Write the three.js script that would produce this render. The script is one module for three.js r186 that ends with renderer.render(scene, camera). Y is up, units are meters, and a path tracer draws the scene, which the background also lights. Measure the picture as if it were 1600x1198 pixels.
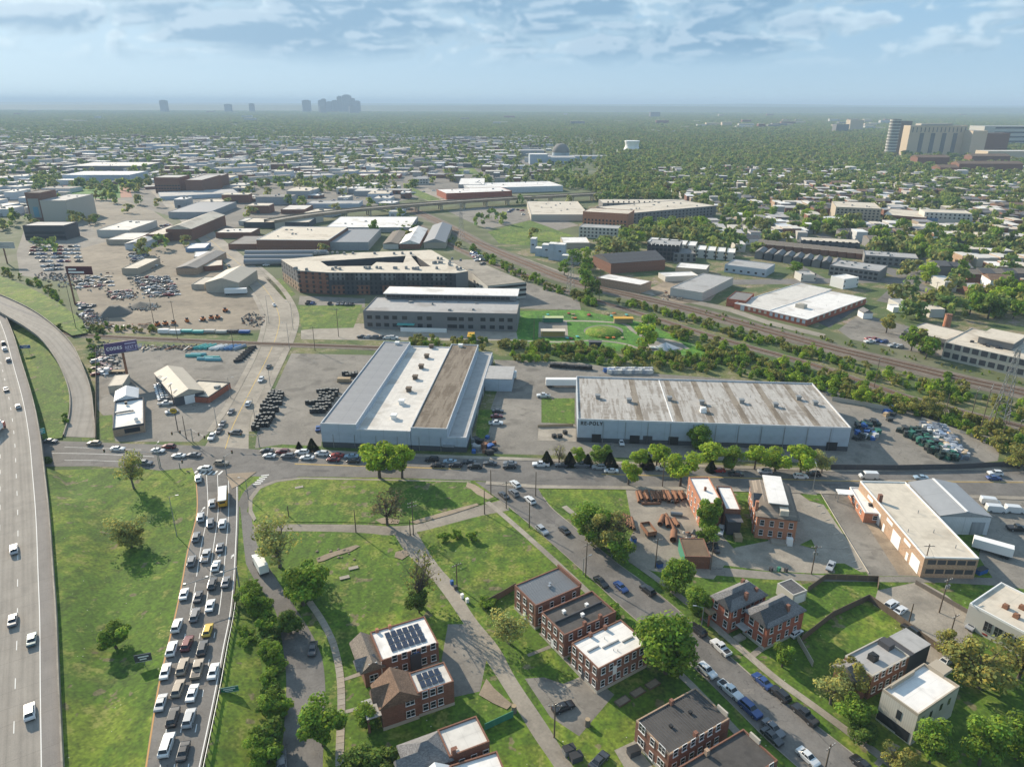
import * as THREE from 'three';
import { mergeGeometries } from 'three/addons/utils/BufferGeometryUtils.js';
import { RoundedBoxGeometry } from 'three/addons/geometries/RoundedBoxGeometry.js';
import { TextGeometry } from 'three/addons/geometries/TextGeometry.js';
import { FontLoader } from 'three/addons/loaders/FontLoader.js';

// ---------------------------------------------------------------- camera, sky, sun, air
const scene = new THREE.Scene();
const EYE = 110,FOCAL = 1110,PITCH = Math.atan((599 - 160) / FOCAL),ROLL = 0.0035;
const camera = new THREE.PerspectiveCamera(2 * Math.atan(599 / FOCAL) * 180 / Math.PI,1600 / 1198,1,60000);
camera.position.set(0,EYE,0);
camera.rotation.order = 'YXZ';
camera.rotation.set(-PITCH,0,ROLL);
camera.updateMatrixWorld();

const renderer = new THREE.WebGLRenderer({ antialias: true });
renderer.toneMapping = THREE.LinearToneMapping;
renderer.toneMappingExposure = 1.42;
renderer.shadowMap.enabled = true;

const SUN_ELEV = 26 * Math.PI / 180,SUN_AZ = 44 * Math.PI / 180;     // low sun ahead and to the left
const SUN = new THREE.Vector3(-Math.sin(SUN_AZ) * Math.cos(SUN_ELEV),Math.sin(SUN_ELEV),-Math.cos(SUN_AZ) * Math.cos(SUN_ELEV));
const sun = new THREE.DirectionalLight(new THREE.Color(1.0,0.87,0.70),5);
sun.position.copy(SUN).multiplyScalar(800);sun.castShadow = true;
sun.shadow.camera.left = -700;sun.shadow.camera.right = 700;sun.shadow.camera.top = 700;sun.shadow.camera.bottom = -700;sun.shadow.camera.far = 3000;
sun.shadow.mapSize.set(4096,4096);
scene.add(sun);scene.add(sun.target);
scene.fog = new THREE.FogExp2(new THREE.Color(0.60,0.80,1.0),0.000115);

// ---------------------------------------------------------------- helpers: random numbers, noise
function rng(seed) { let s = seed >>> 0;return () => { s = (s + 0x6D2B79F5) >>> 0;let t = s;t = Math.imul(t ^ (t >>> 15),t | 1);t ^= t + Math.imul(t ^ (t >>> 7),t | 61);return ((t ^ (t >>> 14)) >>> 0) / 4294967296;};}
function hash2(x,y) { let h = Math.imul(x | 0,374761393) + Math.imul(y | 0,668265263);h = Math.imul(h ^ (h >>> 13),1274126177);return ((h ^ (h >>> 16)) >>> 0) / 4294967296;}
function vnoise(x,y,per) {
let xi = Math.floor(x),yi = Math.floor(y);const fx = x - xi,fy = y - yi;
let x1 = xi + 1,y1 = yi + 1;
if (per) { xi = ((xi % per) + per) % per;yi = ((yi % per) + per) % per;x1 = ((x1 % per) + per) % per;y1 = ((y1 % per) + per) % per;}
const u = fx * fx * (3 - 2 * fx),v = fy * fy * (3 - 2 * fy);
const a = hash2(xi,yi),b = hash2(x1,yi),c = hash2(xi,y1),d = hash2(x1,y1);
return a + (b - a) * u + (c - a) * v + (a - b - c + d) * u * v;
}
function fbm(x,y,oct,per) { let s = 0,a = 0.5,n = 0;for (let i = 0;i < oct;i++) { s += a * vnoise(x,y,per);n += a;x *= 2;y *= 2;if (per) per *= 2;a *= 0.55;} return s / n;}
function billow(x,y,oct,per) { let s = 0,a = 0.5,n = 0;for (let i = 0;i < oct;i++) { s += a * Math.abs(2 * vnoise(x,y,per) - 1);n += a;x *= 2;y *= 2;per *= 2;a *= 0.55;} return s / n;}
const sstep = (a,b,x) => { const t = Math.min(1,Math.max(0,(x - a) / (b - a)));return t * t * (3 - 2 * t);};
const lerp = (a,b,t) => a + (b - a) * t;

// ---------------------------------------------------------------- the sky (air and clouds only), all the way round
const SKYX = 3.1;
{
const W = 3328,Hh = 1664,data = new Float32Array(W * Hh * 4);
const s = SUN.clone().normalize();
for (let j = 0;j < Hh;j++) {
const el = ((j + 0.5) / Hh - 0.5) * Math.PI,y = Math.sin(el),c = Math.cos(el);
for (let i = 0;i < W;i++) {
const k = (j * W + i) * 4;
if (el < -0.03) { data[k] = 0.2;data[k + 1] = 0.24;data[k + 2] = 0.28;data[k + 3] = 1;continue;}
const az = ((i + 0.5) / W - 0.5) * 2 * Math.PI,x = Math.cos(az) * c,z = Math.sin(az) * c;
const cs = x * s.x + y * s.y + z * s.z;
const e = Math.max(0,el);
// clear air: pale near the horizon, bluer above
const t = 1 - Math.exp(-e * 7.5),t2 = sstep(0.15,1.3,e);
let r = lerp(lerp(0.45,0.19,t),0.11,t2),g = lerp(lerp(0.61,0.41,t),0.21,t2),b = lerp(lerp(0.72,0.66,t),0.42,t2);
const glow = Math.exp(-(1 - cs) * 4.6) * 0.34 + Math.exp(-(1 - cs) * 30) * 0.9;
r += glow * 0.86;g += glow * 0.84;b += glow * 0.70;
if (e > 0.02 && e < 1.3) {
// heaps of cloud with flat blue grey bases, seen from the side low down
const low = sstep(0.034,0.07,e),U = (i + .5) / W * 96,Vv = e * 36;
const warp = (fbm(U * .5,Vv * .5 + 9,3,48) - .5) * 1.6;
const big = fbm(U * .25 + SKYX,Vv * .36 + 5.2,3,24),n = (billow(U * .75 + warp,Vv * .95 + warp * .4,6,72) + .2) * .5 + big * .5;
const up = (billow(U * .75 + warp - .12,(Vv + .26) * .95 + warp * .4,5,72) + .2) * .5 + big * .5;
const d = sstep(.415,.51,n + sstep(.05,.14,e) * .03) * low,lit = sstep(-.02,.07,n - up),thick = sstep(.46,.60,n);
const q = [lerp(.40,.20,thick) + lit * .24 + glow * .4,lerp(.56,.36,thick) + lit * .22 + glow * .38,lerp(.69,.53,thick) + lit * .18 + glow * .32];
r = lerp(r,q[0],d * .75);g = lerp(g,q[1],d * .75);b = lerp(b,q[2],d * .75);
}
r *= .80;g *= .80;b *= .80;
data[k] = r;data[k + 1] = g;data[k + 2] = b;data[k + 3] = 1;
}
}
const sky = new THREE.DataTexture(data,W,Hh,THREE.RGBAFormat,THREE.FloatType);
sky.mapping = THREE.EquirectangularReflectionMapping;sky.magFilter = THREE.LinearFilter;sky.minFilter = THREE.LinearFilter;sky.needsUpdate = true;
scene.background = sky;scene.environment = sky;
}

// ---------------------------------------------------------------- survey: where a bearing of the photograph meets a level of the place
const QC = camera.quaternion.clone(),QI = QC.clone().invert();
function P(px,py,h = 0) {
const d = new THREE.Vector3((px - 800) / FOCAL,-(py - 599) / FOCAL,-1).applyQuaternion(QC);
const t = (h - EYE) / d.y;return new THREE.Vector3(d.x * t,h,d.z * t);
}
function proj(v) { const c = new THREE.Vector3(v.x,v.y - EYE,v.z).applyQuaternion(QI);return [800 + FOCAL * c.x / -c.z,599 - FOCAL * c.y / -c.z];}
function heightOf(bx,by,ty) { const b = P(bx,by);let lo = 0,hi = 109;for (let i = 0;i < 40;i++) { const m = (lo + hi) / 2;if (proj(new THREE.Vector3(b.x,m,b.z))[1] > ty) lo = m;else hi = m;} return lo;}

// ---------------------------------------------------------------- helpers: names, things, parts
const taken = {};
function numbered(name) { const n = taken[name] = (taken[name] ?? -1) + 1;return n ? `${name}_${String(n).padStart(3, '0')}` : name;}
function tag(o,label,category,group) { o.userData.label = label;o.userData.category = category;if (group) o.userData.group = group;return o;}
function shadows(o) { o.castShadow = true;o.receiveShadow = true;return o;}
function thing(name,label,category,pos = [0,0,0],turn = 0,group) {
const o = new THREE.Group();o.name = numbered(name);scene.add(o);
if (pos.isVector3) o.position.copy(pos);else o.position.set(...pos);
o.rotation.y = turn;tag(o,label,category,group);return o;
}
function part(parent,name,geo,mat,pos,rotY) {
const m = shadows(new THREE.Mesh(geo,mat));m.name = name;if (pos) m.position.set(...pos);if (rotY) m.rotation.y = rotY;parent.add(m);return m;
}
function solo(name,geo,mat,label,category,group) { const m = shadows(new THREE.Mesh(geo,mat));m.name = numbered(name);scene.add(m);return tag(m,label,category,group);}
function struct(name,geo,mat,label) { const m = shadows(new THREE.Mesh(geo,mat));m.name = numbered(name);m.userData.kind = 'structure';if (label) m.userData.label = label;scene.add(m);return m;}
const boxCache = {};
function box(w,h,d) { const k = [w,h,d].map(v => v.toFixed(3)).join();return boxCache[k] ??= new THREE.BoxGeometry(w,h,d);}
function bx(w,h,d,x = 0,y = 0,z = 0) { return new THREE.BoxGeometry(w,h,d).translate(x,y,z);}
function cyl(r0,r1,h,seg = 8,x = 0,y = 0,z = 0) { return new THREE.CylinderGeometry(r1,r0,h,seg).translate(x,y + h / 2,z);}
function merge(list) { const g = list.map(a => { const b = a.index ? a.toNonIndexed() : a.clone();for (const k of Object.keys(b.attributes)) if (!['position','normal','uv','color'].includes(k)) b.deleteAttribute(k);return b;});if (g.some(a => a.attributes.color) && !g.every(a => a.attributes.color)) for (const a of g) a.deleteAttribute('color');return mergeGeometries(g);}
function tube(a,b,r,seg = 6,r1 = r) { const d = new THREE.Vector3().subVectors(b,a),g = new THREE.CylinderGeometry(r1,r,d.length(),seg,1);g.applyQuaternion(new THREE.Quaternion().setFromUnitVectors(new THREE.Vector3(0,1,0),d.clone().normalize()));return g.translate((a.x + b.x) / 2,(a.y + b.y) / 2,(a.z + b.z) / 2);}
const V = (x,y,z) => new THREE.Vector3(x,y,z);

// box whose uv runs in metres on every face
function mbox(w,h,d,x = 0,y = 0,z = 0) {
const g = new THREE.BoxGeometry(w,h,d),n = g.attributes.normal,p = g.attributes.position,u = g.attributes.uv;
for (let i = 0;i < p.count;i++) { const nx = Math.abs(n.getX(i)),ny = Math.abs(n.getY(i));if (ny > .5) u.setXY(i,p.getX(i),p.getZ(i));else if (nx > .5) u.setXY(i,p.getZ(i),p.getY(i));else u.setXY(i,p.getX(i),p.getY(i));}
return g.translate(x,y,z);
}
// flat sheet through points (Vector3), uv in metres, optional skirt down
function sheetGeo(pts,skirt = 0) {
const c = pts.map(p => new THREE.Vector2(p.x,p.z));
if (THREE.ShapeUtils.area(c) > 0) { pts = [...pts].reverse();c.reverse();}
const f = THREE.ShapeUtils.triangulateShape(c,[]),pos = [],uv = [],idx = [];
for (const p of pts) { pos.push(p.x,p.y,p.z);uv.push(p.x,p.z);}
for (const t of f) { const [a,b,d] = t.map(i => pts[i]);const up = (b.x - a.x) * (d.z - a.z) - (b.z - a.z) * (d.x - a.x);up < 0 ? idx.push(t[0],t[1],t[2]) : idx.push(t[0],t[2],t[1]);}
const g = new THREE.BufferGeometry();g.setAttribute('position',new THREE.Float32BufferAttribute(pos,3));g.setAttribute('uv',new THREE.Float32BufferAttribute(uv,2));g.setIndex(idx);g.computeVertexNormals();
if (!skirt) return g;
const sp = [],su = [];let run = 0;
for (let i = 0;i < pts.length;i++) { const a = pts[i],b = pts[(i + 1) % pts.length],L = a.distanceTo(b);sp.push(a.x,a.y,a.z,b.x,b.y,b.z,b.x,b.y - skirt,b.z,a.x,a.y,a.z,b.x,b.y - skirt,b.z,a.x,a.y - skirt,a.z);su.push(run,0,run + L,0,run + L,-skirt,run,0,run + L,-skirt,run,-skirt);run += L;}
const s = new THREE.BufferGeometry();s.setAttribute('position',new THREE.Float32BufferAttribute(sp,3));s.setAttribute('uv',new THREE.Float32BufferAttribute(su,2));s.computeVertexNormals();
return merge([g,s]);
}
const pp = (list,h = 0) => list.map(([x,y,hh]) => P(x,y,hh ?? h));
// smooth polyline through points
function smooth(pts,n = 6) { return new THREE.CatmullRomCurve3(pts,false,'centripetal').getPoints((pts.length - 1) * n);}
// ribbon between two polylines of equal length; u across in metres, v along in metres
function ribbonGeo(L,R,dy = 0) {
const pos = [],uv = [],idx = [];let run = 0;
for (let i = 0;i < L.length;i++) {
if (i) run += (L[i].distanceTo(L[i - 1]) + R[i].distanceTo(R[i - 1])) / 2;
const w = L[i].distanceTo(R[i]);pos.push(L[i].x,L[i].y + dy,L[i].z,R[i].x,R[i].y + dy,R[i].z);uv.push(0,run,w,run);
if (i) { const a = 2 * i - 2;idx.push(a,a + 1,a + 3,a,a + 3,a + 2);}
}
const g = new THREE.BufferGeometry();g.setAttribute('position',new THREE.Float32BufferAttribute(pos,3));g.setAttribute('uv',new THREE.Float32BufferAttribute(uv,2));g.setIndex(idx);g.computeVertexNormals();
if (g.attributes.normal.getY(0) < 0) { idx.reverse();g.setIndex(idx);g.computeVertexNormals();}
return g;
}
function sideOf(pts,off,dy = 0) { // polyline moved sideways on the level (positive: to the right of travel)
return pts.map((p,i) => { const a = pts[Math.max(0,i - 1)],b = pts[Math.min(pts.length - 1,i + 1)];const tx = b.x - a.x,tz = b.z - a.z,l = Math.hypot(tx,tz) || 1;return V(p.x - tz / l * off,p.y + dy,p.z + tx / l * off);});
}
function along(pts,s) { for (let i = 1;i < pts.length;i++) { const l = pts[i].distanceTo(pts[i - 1]);if (s <= l || i === pts.length - 1) { const t = s / l;return { p: pts[i - 1].clone().lerp(pts[i],t),d: pts[i].clone().sub(pts[i - 1]).normalize() };} s -= l;} }
function lengthOf(pts) { let s = 0;for (let i = 1;i < pts.length;i++) s += pts[i].distanceTo(pts[i - 1]);return s;}

// ---------------------------------------------------------------- materials
const lin = (r,g,b) => new THREE.Color().setRGB(r,g,b);
const sr = v => { v = Math.min(1,Math.max(0,v));return Math.round(255 * (v <= 0.0031308 ? 12.92 * v : 1.055 * Math.pow(v,1 / 2.4) - 0.055));};
function texture(size,metres,fn,sy = size,my = metres) {          // fn(u, v in 0..1) gives a linear colour
const d = new Uint8Array(size * sy * 4);
for (let j = 0;j < sy;j++) for (let i = 0;i < size;i++) { const c = fn((i + .5) / size,(j + .5) / sy,i,j),k = (j * size + i) * 4;d[k] = sr(c[0]);d[k + 1] = sr(c[1]);d[k + 2] = sr(c[2]);d[k + 3] = 255;}
const t = new THREE.DataTexture(d,size,sy,THREE.RGBAFormat);t.colorSpace = THREE.SRGBColorSpace;t.wrapS = t.wrapT = THREE.RepeatWrapping;t.magFilter = THREE.LinearFilter;t.minFilter = THREE.LinearMipmapLinearFilter;t.generateMipmaps = true;t.repeat.set(1 / metres,1 / my);t.needsUpdate = true;return t;
}
function std(color,rough = 0.9,extra = {}) { return new THREE.MeshStandardMaterial({ color: color.isColor ? color : lin(...color),roughness: rough,...extra });}
function mapped(t,rough = 0.95,extra = {}) { return new THREE.MeshStandardMaterial({ map: t,roughness: rough,...extra });}
function tinted(t,color,rough = 0.95) { return new THREE.MeshStandardMaterial({ map: t,color: lin(...color),roughness: rough });}
const mix3 = (a,b,t) => [lerp(a[0],b[0],t),lerp(a[1],b[1],t),lerp(a[2],b[2],t)];
const mul3 = (a,k) => [a[0] * k,a[1] * k,a[2] * k];

const T = {};
T.grass = texture(1024,110,(u,v) => {
const a = fbm(u * 6,v * 6,4,6),b = fbm(u * 40 + 3,v * 40,3,40),c = fbm(u * 230,v * 230,2,230),m = vnoise(u * 90,v * 14 + 5,0 || 90);
let q = mix3([0.084,0.160,0.008],[0.168,0.232,0.018],sstep(.40,.62,a * .6 + b * .4));
q = mix3(q,[0.27,0.235,0.075],sstep(.58,.76,b * .7 + c * .3) * .5);
q = mix3(q,[0.06,0.115,0.010],sstep(.56,.76,fbm(u * 14 + 9,v * 14,3,14)) * .6);
const soil = fbm(u * 34 + 5,v * 34 + 2,4,34);q = mix3(q,[0.23,0.175,0.11],sstep(.73,.78,soil) * .7);
if (hash2(Math.floor(u * 700),Math.floor(v * 700) + 77) > .9994) q = [.6,.58,.52];
return mul3(q,.38 + c * .86 + (m - .5) * .3);
});
T.rough = texture(1024,90,(u,v) => {       // rough weedy ground
const a = fbm(u * 9,v * 9,4,9),b = fbm(u * 60,v * 60,3,60),c = fbm(u * 240,v * 240,2,240);
let q = mix3([0.06,0.10,0.018],[0.15,0.15,0.05],sstep(.35,.65,a));
q = mix3(q,[0.27,0.22,0.15],sstep(.58,.72,b * .6 + a * .4) * .7);
return mul3(q,.6 + c * .75);
});
function paving(base,size,m,stain,crack,seed) {
return texture(size,m,(u,v) => {
const a = fbm(u * 5 + seed,v * 5,4,5),b = fbm(u * 26,v * 26 + seed,4,26),c = fbm(u * 200,v * 200,2,200);
let k = 1 + (a - .5) * .55 + (b - .5) * .42 + (c - .5) * .28;
let q = mul3(base,k);
q = mix3(q,mul3(base,.45),sstep(.62,.78,fbm(u * 11 + seed * 2,v * 11,4,11)) * stain);
if (crack) { const n = Math.abs(fbm(u * 8 + seed,v * 8 + 2,5,8) - .5);q = mix3(q,mul3(base,.4),(1 - sstep(0,.006,n)) * crack);const n2 = Math.abs(fbm(u * 13,v * 13 + seed,4,13) - .5);q = mix3(q,mul3(base,.5),(1 - sstep(0,.004,n2)) * crack * .8);}
return q;
});
}
T.asphalt = paving([0.165,0.153,0.138],1024,60,.4,.8,1);
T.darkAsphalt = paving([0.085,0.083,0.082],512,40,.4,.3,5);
T.lot = paving([0.215,0.195,0.165],1024,90,.6,.8,3);
T.concrete = paving([0.30,0.265,0.215],1024,60,.3,.25,8);
T.gravel = paving([0.285,0.25,0.20],1024,80,.35,0,12);
T.dirt = paving([0.30,0.235,0.165],512,50,.4,0,17);
T.ballast = paving([0.165,0.135,0.105],512,30,.5,0,21);
T.highway = texture(512,15.2,(u,v) => {    // worn concrete lanes, darker where the wheels and oil run
const x = u * 15.2,lane = ((x - 3.0) % 4.05 + 4.05) % 4.05;
const tr = Math.exp(-((lane - 1.05) ** 2) / .16) + Math.exp(-((lane - 2.95) ** 2) / .16),oil = Math.exp(-((lane - 2.0) ** 2) / .08);
const a = fbm(u * 8,v * 30,4),b = fbm(u * 150,v * 20,3),c = fbm(u * 150,v * 900,2);
let k = 1 - (x > 3 ? .16 * tr + .1 * oil : 0) + (a - .5) * .3 + (b - .5) * .14 + (c - .5) * .22;
const joint = (v * 120 / 4.6) % 1;if (joint < .02) k *= .78;
return mul3(x < 3.0 ? [0.22,0.20,0.18] : [0.30,0.27,0.23],k);
},1024,120);
T.roof = texture(1024,70,(u,v) => {        // white membrane, dirty in patches
const a = fbm(u * 7,v * 7,5,7),b = fbm(u * 50,v * 50,3,50);
let q = mul3([0.60,0.565,0.51],.86 + b * .28);
q = mix3(q,[0.36,0.32,0.27],sstep(.52,.74,a) * .6);
const sx = (u * 28) % 1,sy = (v * 10) % 1;if (sx < .03 || sy < .012) q = mul3(q,.86);
return q;
});
T.oldRoof = texture(1024,48,(u,v) => {     // pale sheet roof, brown moss and dirt in seams
const a = fbm(u * 6,v * 6,5,6),b = fbm(u * 60,v * 6,4,60),c = fbm(u * 160,v * 160,2,160);
let q = mul3([0.40,0.375,0.34],.8 + c * .4);
const gx = Math.abs(((u * 16 + (b - .5) * .5) % 1) - .5),gy = Math.abs(((v * 16 + (b - .5) * .5) % 1) - .5);
const line = Math.max(1 - sstep(.03,.10,gx),(1 - sstep(.03,.10,gy)));
q = mix3(q,[0.13,0.095,0.06],sstep(.40,.60,a * .35 + b * .65) * .55);
q = mix3(q,[0.52,0.50,0.46],line * sstep(.45,.6,fbm(u * 20,v * 20,3,20)) * .55);
return q;
});
T.brick = texture(512,2.4,(u,v) => {
const row = Math.floor(v * 32),off = row % 2 ? .5 : 0,bxi = Math.floor(u * 10 + off),fx = (u * 10 + off) % 1,fy = (v * 32) % 1;
const n = hash2(bxi % 10,row),m = fbm(u * 6,v * 6,3,6);
if (fx < .06 || fy < .14) return [0.22,0.17,0.14];
return mul3(mix3([0.20,0.075,0.045],[0.27,0.125,0.08],n),.75 + m * .5);
});
T.shingle = texture(512,6,(u,v) => { const row = Math.floor(v * 40),n = hash2(Math.floor(u * 24 + (row % 2) * .5) % 24,row),e = (v * 40) % 1;return mul3([.62,.6,.57],(.7 + n * .5) * (e < .15 ? .72 : 1) * (.75 + .5 * fbm(u * 5,v * 5,4,5)));});
T.tar = paving([0.075,0.068,0.062],512,20,.4,0,31);
T.panel = texture(256,8,(u,v) => { const s = (u * 20) % 1,k = (.93 + .07 * Math.cos(s * 6.283)) * (u < .012 ? .7 : 1) * (v > .74 && v < .752 ? .85 : 1),n = fbm(u * 4,v * 4,3,4);return mul3([.9,.9,.9],k * (.9 + n * .2));});
T.rust = texture(256,3,(u,v) => mix3([.16,.07,.035],[.30,.15,.085],fbm(u * 8,v * 8,5,8)));
T.land = texture(1024,5200,(u,v) => {
const a = fbm(u * 12,v * 12,5,12),b = fbm(u * 110,v * 110,4,110),c = fbm(u * 420,v * 420,2,420);
let q = mix3([0.060,0.085,0.026],[0.105,0.12,0.045],a);
q = mix3(q,[0.17,0.155,0.11],sstep(.56,.68,b * .6 + c * .4) * .55);
return mul3(q,.7 + c * .6);
});

const M = {
grass: mapped(T.grass),rough: mapped(T.rough),asphalt: mapped(T.asphalt),dark: mapped(T.darkAsphalt),lot: mapped(T.lot),concrete: mapped(T.concrete),gravel: mapped(T.gravel),dirt: mapped(T.dirt),ballast: mapped(T.ballast),highway: mapped(T.highway),land: mapped(T.land),forest: tinted(T.land,[.55,.75,.7]),
turf: tinted(T.grass,[0.75,1.25,1.1]),
white: std([0.78,0.77,0.74],.7),paint: std([0.74,0.73,0.69],.8),yellow: std([0.55,0.36,0.06],.8),orange: std([0.50,0.27,0.09],.85),
roofWhite: mapped(T.roof,.8),roofBright: tinted(T.roof,[1.25,1.27,1.32],.8),roofGrey: tinted(T.roof,[.62,.64,.68],.8),roofTan: tinted(T.roof,[.98,.92,.82],.85),roofDirty: mapped(T.oldRoof,.9),roofBrown: tinted(T.oldRoof,[.52,.45,.37],.95),roofDark: tinted(T.roof,[.34,.34,.35],.85),tar: mapped(T.tar,.9),
brick: mapped(T.brick),brickRed: tinted(T.brick,[1.55,1.05,.9]),brickBrown: tinted(T.brick,[.95,.95,.9]),brickTan: tinted(T.brick,[1.75,2.5,2.5]),brickOrange: tinted(T.brick,[1.9,1.75,1.5]),
shGrey: tinted(T.shingle,[.32,.32,.33]),shBrown: tinted(T.shingle,[.34,.22,.15]),shDark: tinted(T.shingle,[.16,.165,.18]),shTan: tinted(T.shingle,[.36,.31,.26]),
panelWhite: tinted(T.panel,[.66,.68,.70],.6),panelGrey: tinted(T.panel,[.36,.37,.38],.6),panelBlue: tinted(T.panel,[.46,.53,.60],.6),panelDark: tinted(T.panel,[.10,.105,.115],.7),panelTan: tinted(T.panel,[.52,.46,.37],.7),metalRoof: tinted(T.panel,[.29,.29,.295],.55),panelBeige: tinted(T.panel,[.60,.56,.48],.7),
stone: std([0.46,0.42,0.35]),stucco: std([0.5,0.48,0.43]),greyWall: std([0.19,0.185,0.18]),base: std([0.075,0.08,0.088],.85),charcoal: std([0.06,0.06,0.065],.8),tanWall: std([0.40,0.34,0.26]),hospital: std([0.58,0.47,0.34]),blueWall: std([0.16,0.24,0.36]),
glass: new THREE.MeshPhysicalMaterial({ color: lin(.02,.025,.03),roughness: .08,metalness: 0,specularIntensity: 1 }),windowDark: std([.03,.033,.038],.25),
black: std([.02,.02,.021],.6),rubber: std([.022,.022,.022],.9),metal: std([.42,.43,.44],.4,{ metalness: .7 }),steel: std([.27,.28,.28],.55,{ metalness: .4 }),wood: std([.135,.10,.07]),woodLight: std([.36,.27,.165]),rust: mapped(T.rust),
green: std([.05,.22,.14],.6),signGreen: std([.02,.16,.10],.5),blue: std([.03,.11,.34],.55),red: std([.36,.04,.03],.6),teal: std([.10,.42,.38],.6),orangePaint: std([.55,.16,.03],.6),gold: std([.55,.36,.03],.5),bus: std([.60,.33,.02],.5),
solar: new THREE.MeshPhysicalMaterial({ color: lin(.03,.04,.07),roughness: .18,clearcoat: .6 }),trunk: std([.10,.078,.058]),bark: std([.16,.135,.11]),
};
// grain of the leaves: each leaf face has its own green
const leafMat = (c,tr = .35) => new THREE.MeshPhysicalMaterial({ color: lin(...c),vertexColors: true,roughness: .95,transmission: tr,thickness: 0,side: THREE.DoubleSide,specularIntensity: .2 });
const LEAF = { spring: leafMat([.29,.42,.04],.42),green: leafMat([.175,.29,.036],.42),dark: leafMat([.11,.18,.032],.36),olive: leafMat([.27,.28,.075]),pale: leafMat([.34,.37,.12]),brown: leafMat([.2,.17,.09],.25),wood: leafMat([.27,.37,.10],.42),woodOlive: leafMat([.33,.36,.13],.42),woodDark: leafMat([.20,.29,.085],.4) };
// ================================================================ THE GROUND
{ // one sheet of land to the horizon, and the low ridge that closes it
const g = new THREE.PlaneGeometry(50000,34000,8,8).rotateX(-Math.PI / 2).translate(0,0,-16400);
const p = g.attributes.position,u = g.attributes.uv;for (let i = 0;i < p.count;i++) u.setXY(i,p.getX(i),p.getZ(i));
struct('ground',g,M.land,'wide plain of town land reaching the horizon');
const hill = (z0,depth,hmax,seed,nx = 160) => {
const pos = [],uv = [],idx = [],rows = 7;
for (let j = 0;j < rows;j++) for (let i = 0;i <= nx;i++) {
const x = (i / nx - .5) * 42000,t = j / (rows - 1),k = Math.sin(Math.min(1,t * 1.6) * Math.PI / 2),hh = hmax * (.62 + .55 * (fbm(x / 2600 + seed,seed * 3 + j * .05,4) - .2));
const z = z0 - t * depth - fbm(x / 1500,seed,3) * 900;pos.push(x,k * hh - .5,z);uv.push(x,z);
if (j && i) { const a = (j - 1) * (nx + 1) + i - 1,b = a + 1,c = a + nx + 1,d = c + 1;idx.push(a,b,d,a,d,c);}
}
const gg = new THREE.BufferGeometry();gg.setAttribute('position',new THREE.Float32BufferAttribute(pos,3));gg.setAttribute('uv',new THREE.Float32BufferAttribute(uv,2));gg.setIndex(idx);gg.computeVertexNormals();
return gg;
};
struct('hills',hill(-8200,3600,82,4),M.forest,'low wooded rise on the far plain');
struct('hills',hill(-12500,6000,112,9),M.forest,'long low wooded ridge along the horizon');
}
const embank = [];
const caster = new THREE.Raycaster();
function onBank(px,py) { const d = new THREE.Vector3((px - 800) / FOCAL,-(py - 599) / FOCAL,-1).applyQuaternion(QC).normalize();caster.set(V(0,EYE,0),d);const m = new THREE.Mesh(embank[0],new THREE.MeshBasicMaterial({ side: THREE.DoubleSide }));const hit = caster.intersectObject(m)[0];return hit ? hit.point : P(px,py);}
function area(name,list,h,mat,label,skirt) { return struct(name,sheetGeo(pp(list,h),skirt),mat,label);}

area('lawn',[[-60,1230],[60,735],[300,728],[470,735],[790,742],[1000,748],[1300,755],[1640,765],[1760,1260],[-60,1260]],.010,M.grass,'mown grass over the near blocks below the main street');
area('rough_ground',[[60,735],[-40,520],[-60,440],[120,505],[300,520],[420,520],[470,470],[800,480],[905,480],[1100,505],[1640,640],[1680,770],[60,740]],.006,M.rough,'weedy ground between the yards and the railway');

const HW = 5.0;
const hwEdge = smooth(pp([[-85,330],[-50,400],[-22,445],[2,484],[19,522],[32,565],[50,625],[61,680],[68,737],[75,800],[82,900],[86,960],[90,1063],[96,1198],[101,1330]],HW),5).reverse();  // travels away from the camera
{
const road = struct('interstate_highway',ribbonGeo(sideOf(hwEdge,-30),hwEdge),M.highway,'wide pale concrete interstate carriageway on the left edge');
const uv = road.geometry.attributes.uv;for (let i = 0;i < uv.count;i += 2) { uv.setX(i,30);uv.setX(i + 1,0);}
const line = (off,w,mat,name) => part(road,name,ribbonGeo(sideOf(hwEdge,-off - w / 2,.012),sideOf(hwEdge,-off + w / 2,.012)),mat);
line(2.95,.16,M.paint,'edge_line');
const dash = box(.15,.006,3.2),L = lengthOf(hwEdge);
for (const off of [7.05,11.1,15.2]) for (let s = 6;s < L - 160;s += 12.2) { const q = along(sideOf(hwEdge,-off),s + (off * 3.1) % 7);if (!q) continue;const m = part(road,'lane_dash',dash,M.paint,[q.p.x,q.p.y + .014,q.p.z],Math.atan2(q.d.x,q.d.z));}
// parapet along the edge
const bar = thing('highway_barrier','concrete barrier along the right edge of the interstate','barrier');
const top = sideOf(hwEdge,.0,.85),out = sideOf(hwEdge,.3,.85),botIn = sideOf(hwEdge,-.12,0.0),botOut = sideOf(hwEdge,.34,-1.2);
part(bar,'wall',merge([ribbonGeo(top,out),ribbonGeo(botIn,top),ribbonGeo(out,botOut)]),M.concrete);
}
const rampH = y => lerp(0.03,3.4,sstep(770,1230,y));
const rampPts = [[304,742,306 + 66,742],[306,800,372,800],[291,862,370,862],[282,912,367,912],[272,960,362,960],[260,1010,352,1010],[246,1070,341,1070],[235,1138,327,1138],[226,1198,314,1198],[216,1270,300,1270]];
const rampL = smooth(rampPts.map(p => P(p[0],p[1],rampH(p[1]))),5).reverse(),rampR = smooth(rampPts.map(p => P(p[2],p[3],rampH(p[3]))),5).reverse();
const rampAt = (f,dy = 0) => rampL.map((p,i) => p.clone().lerp(rampR[i],f).add(V(0,dy,0)));
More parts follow.
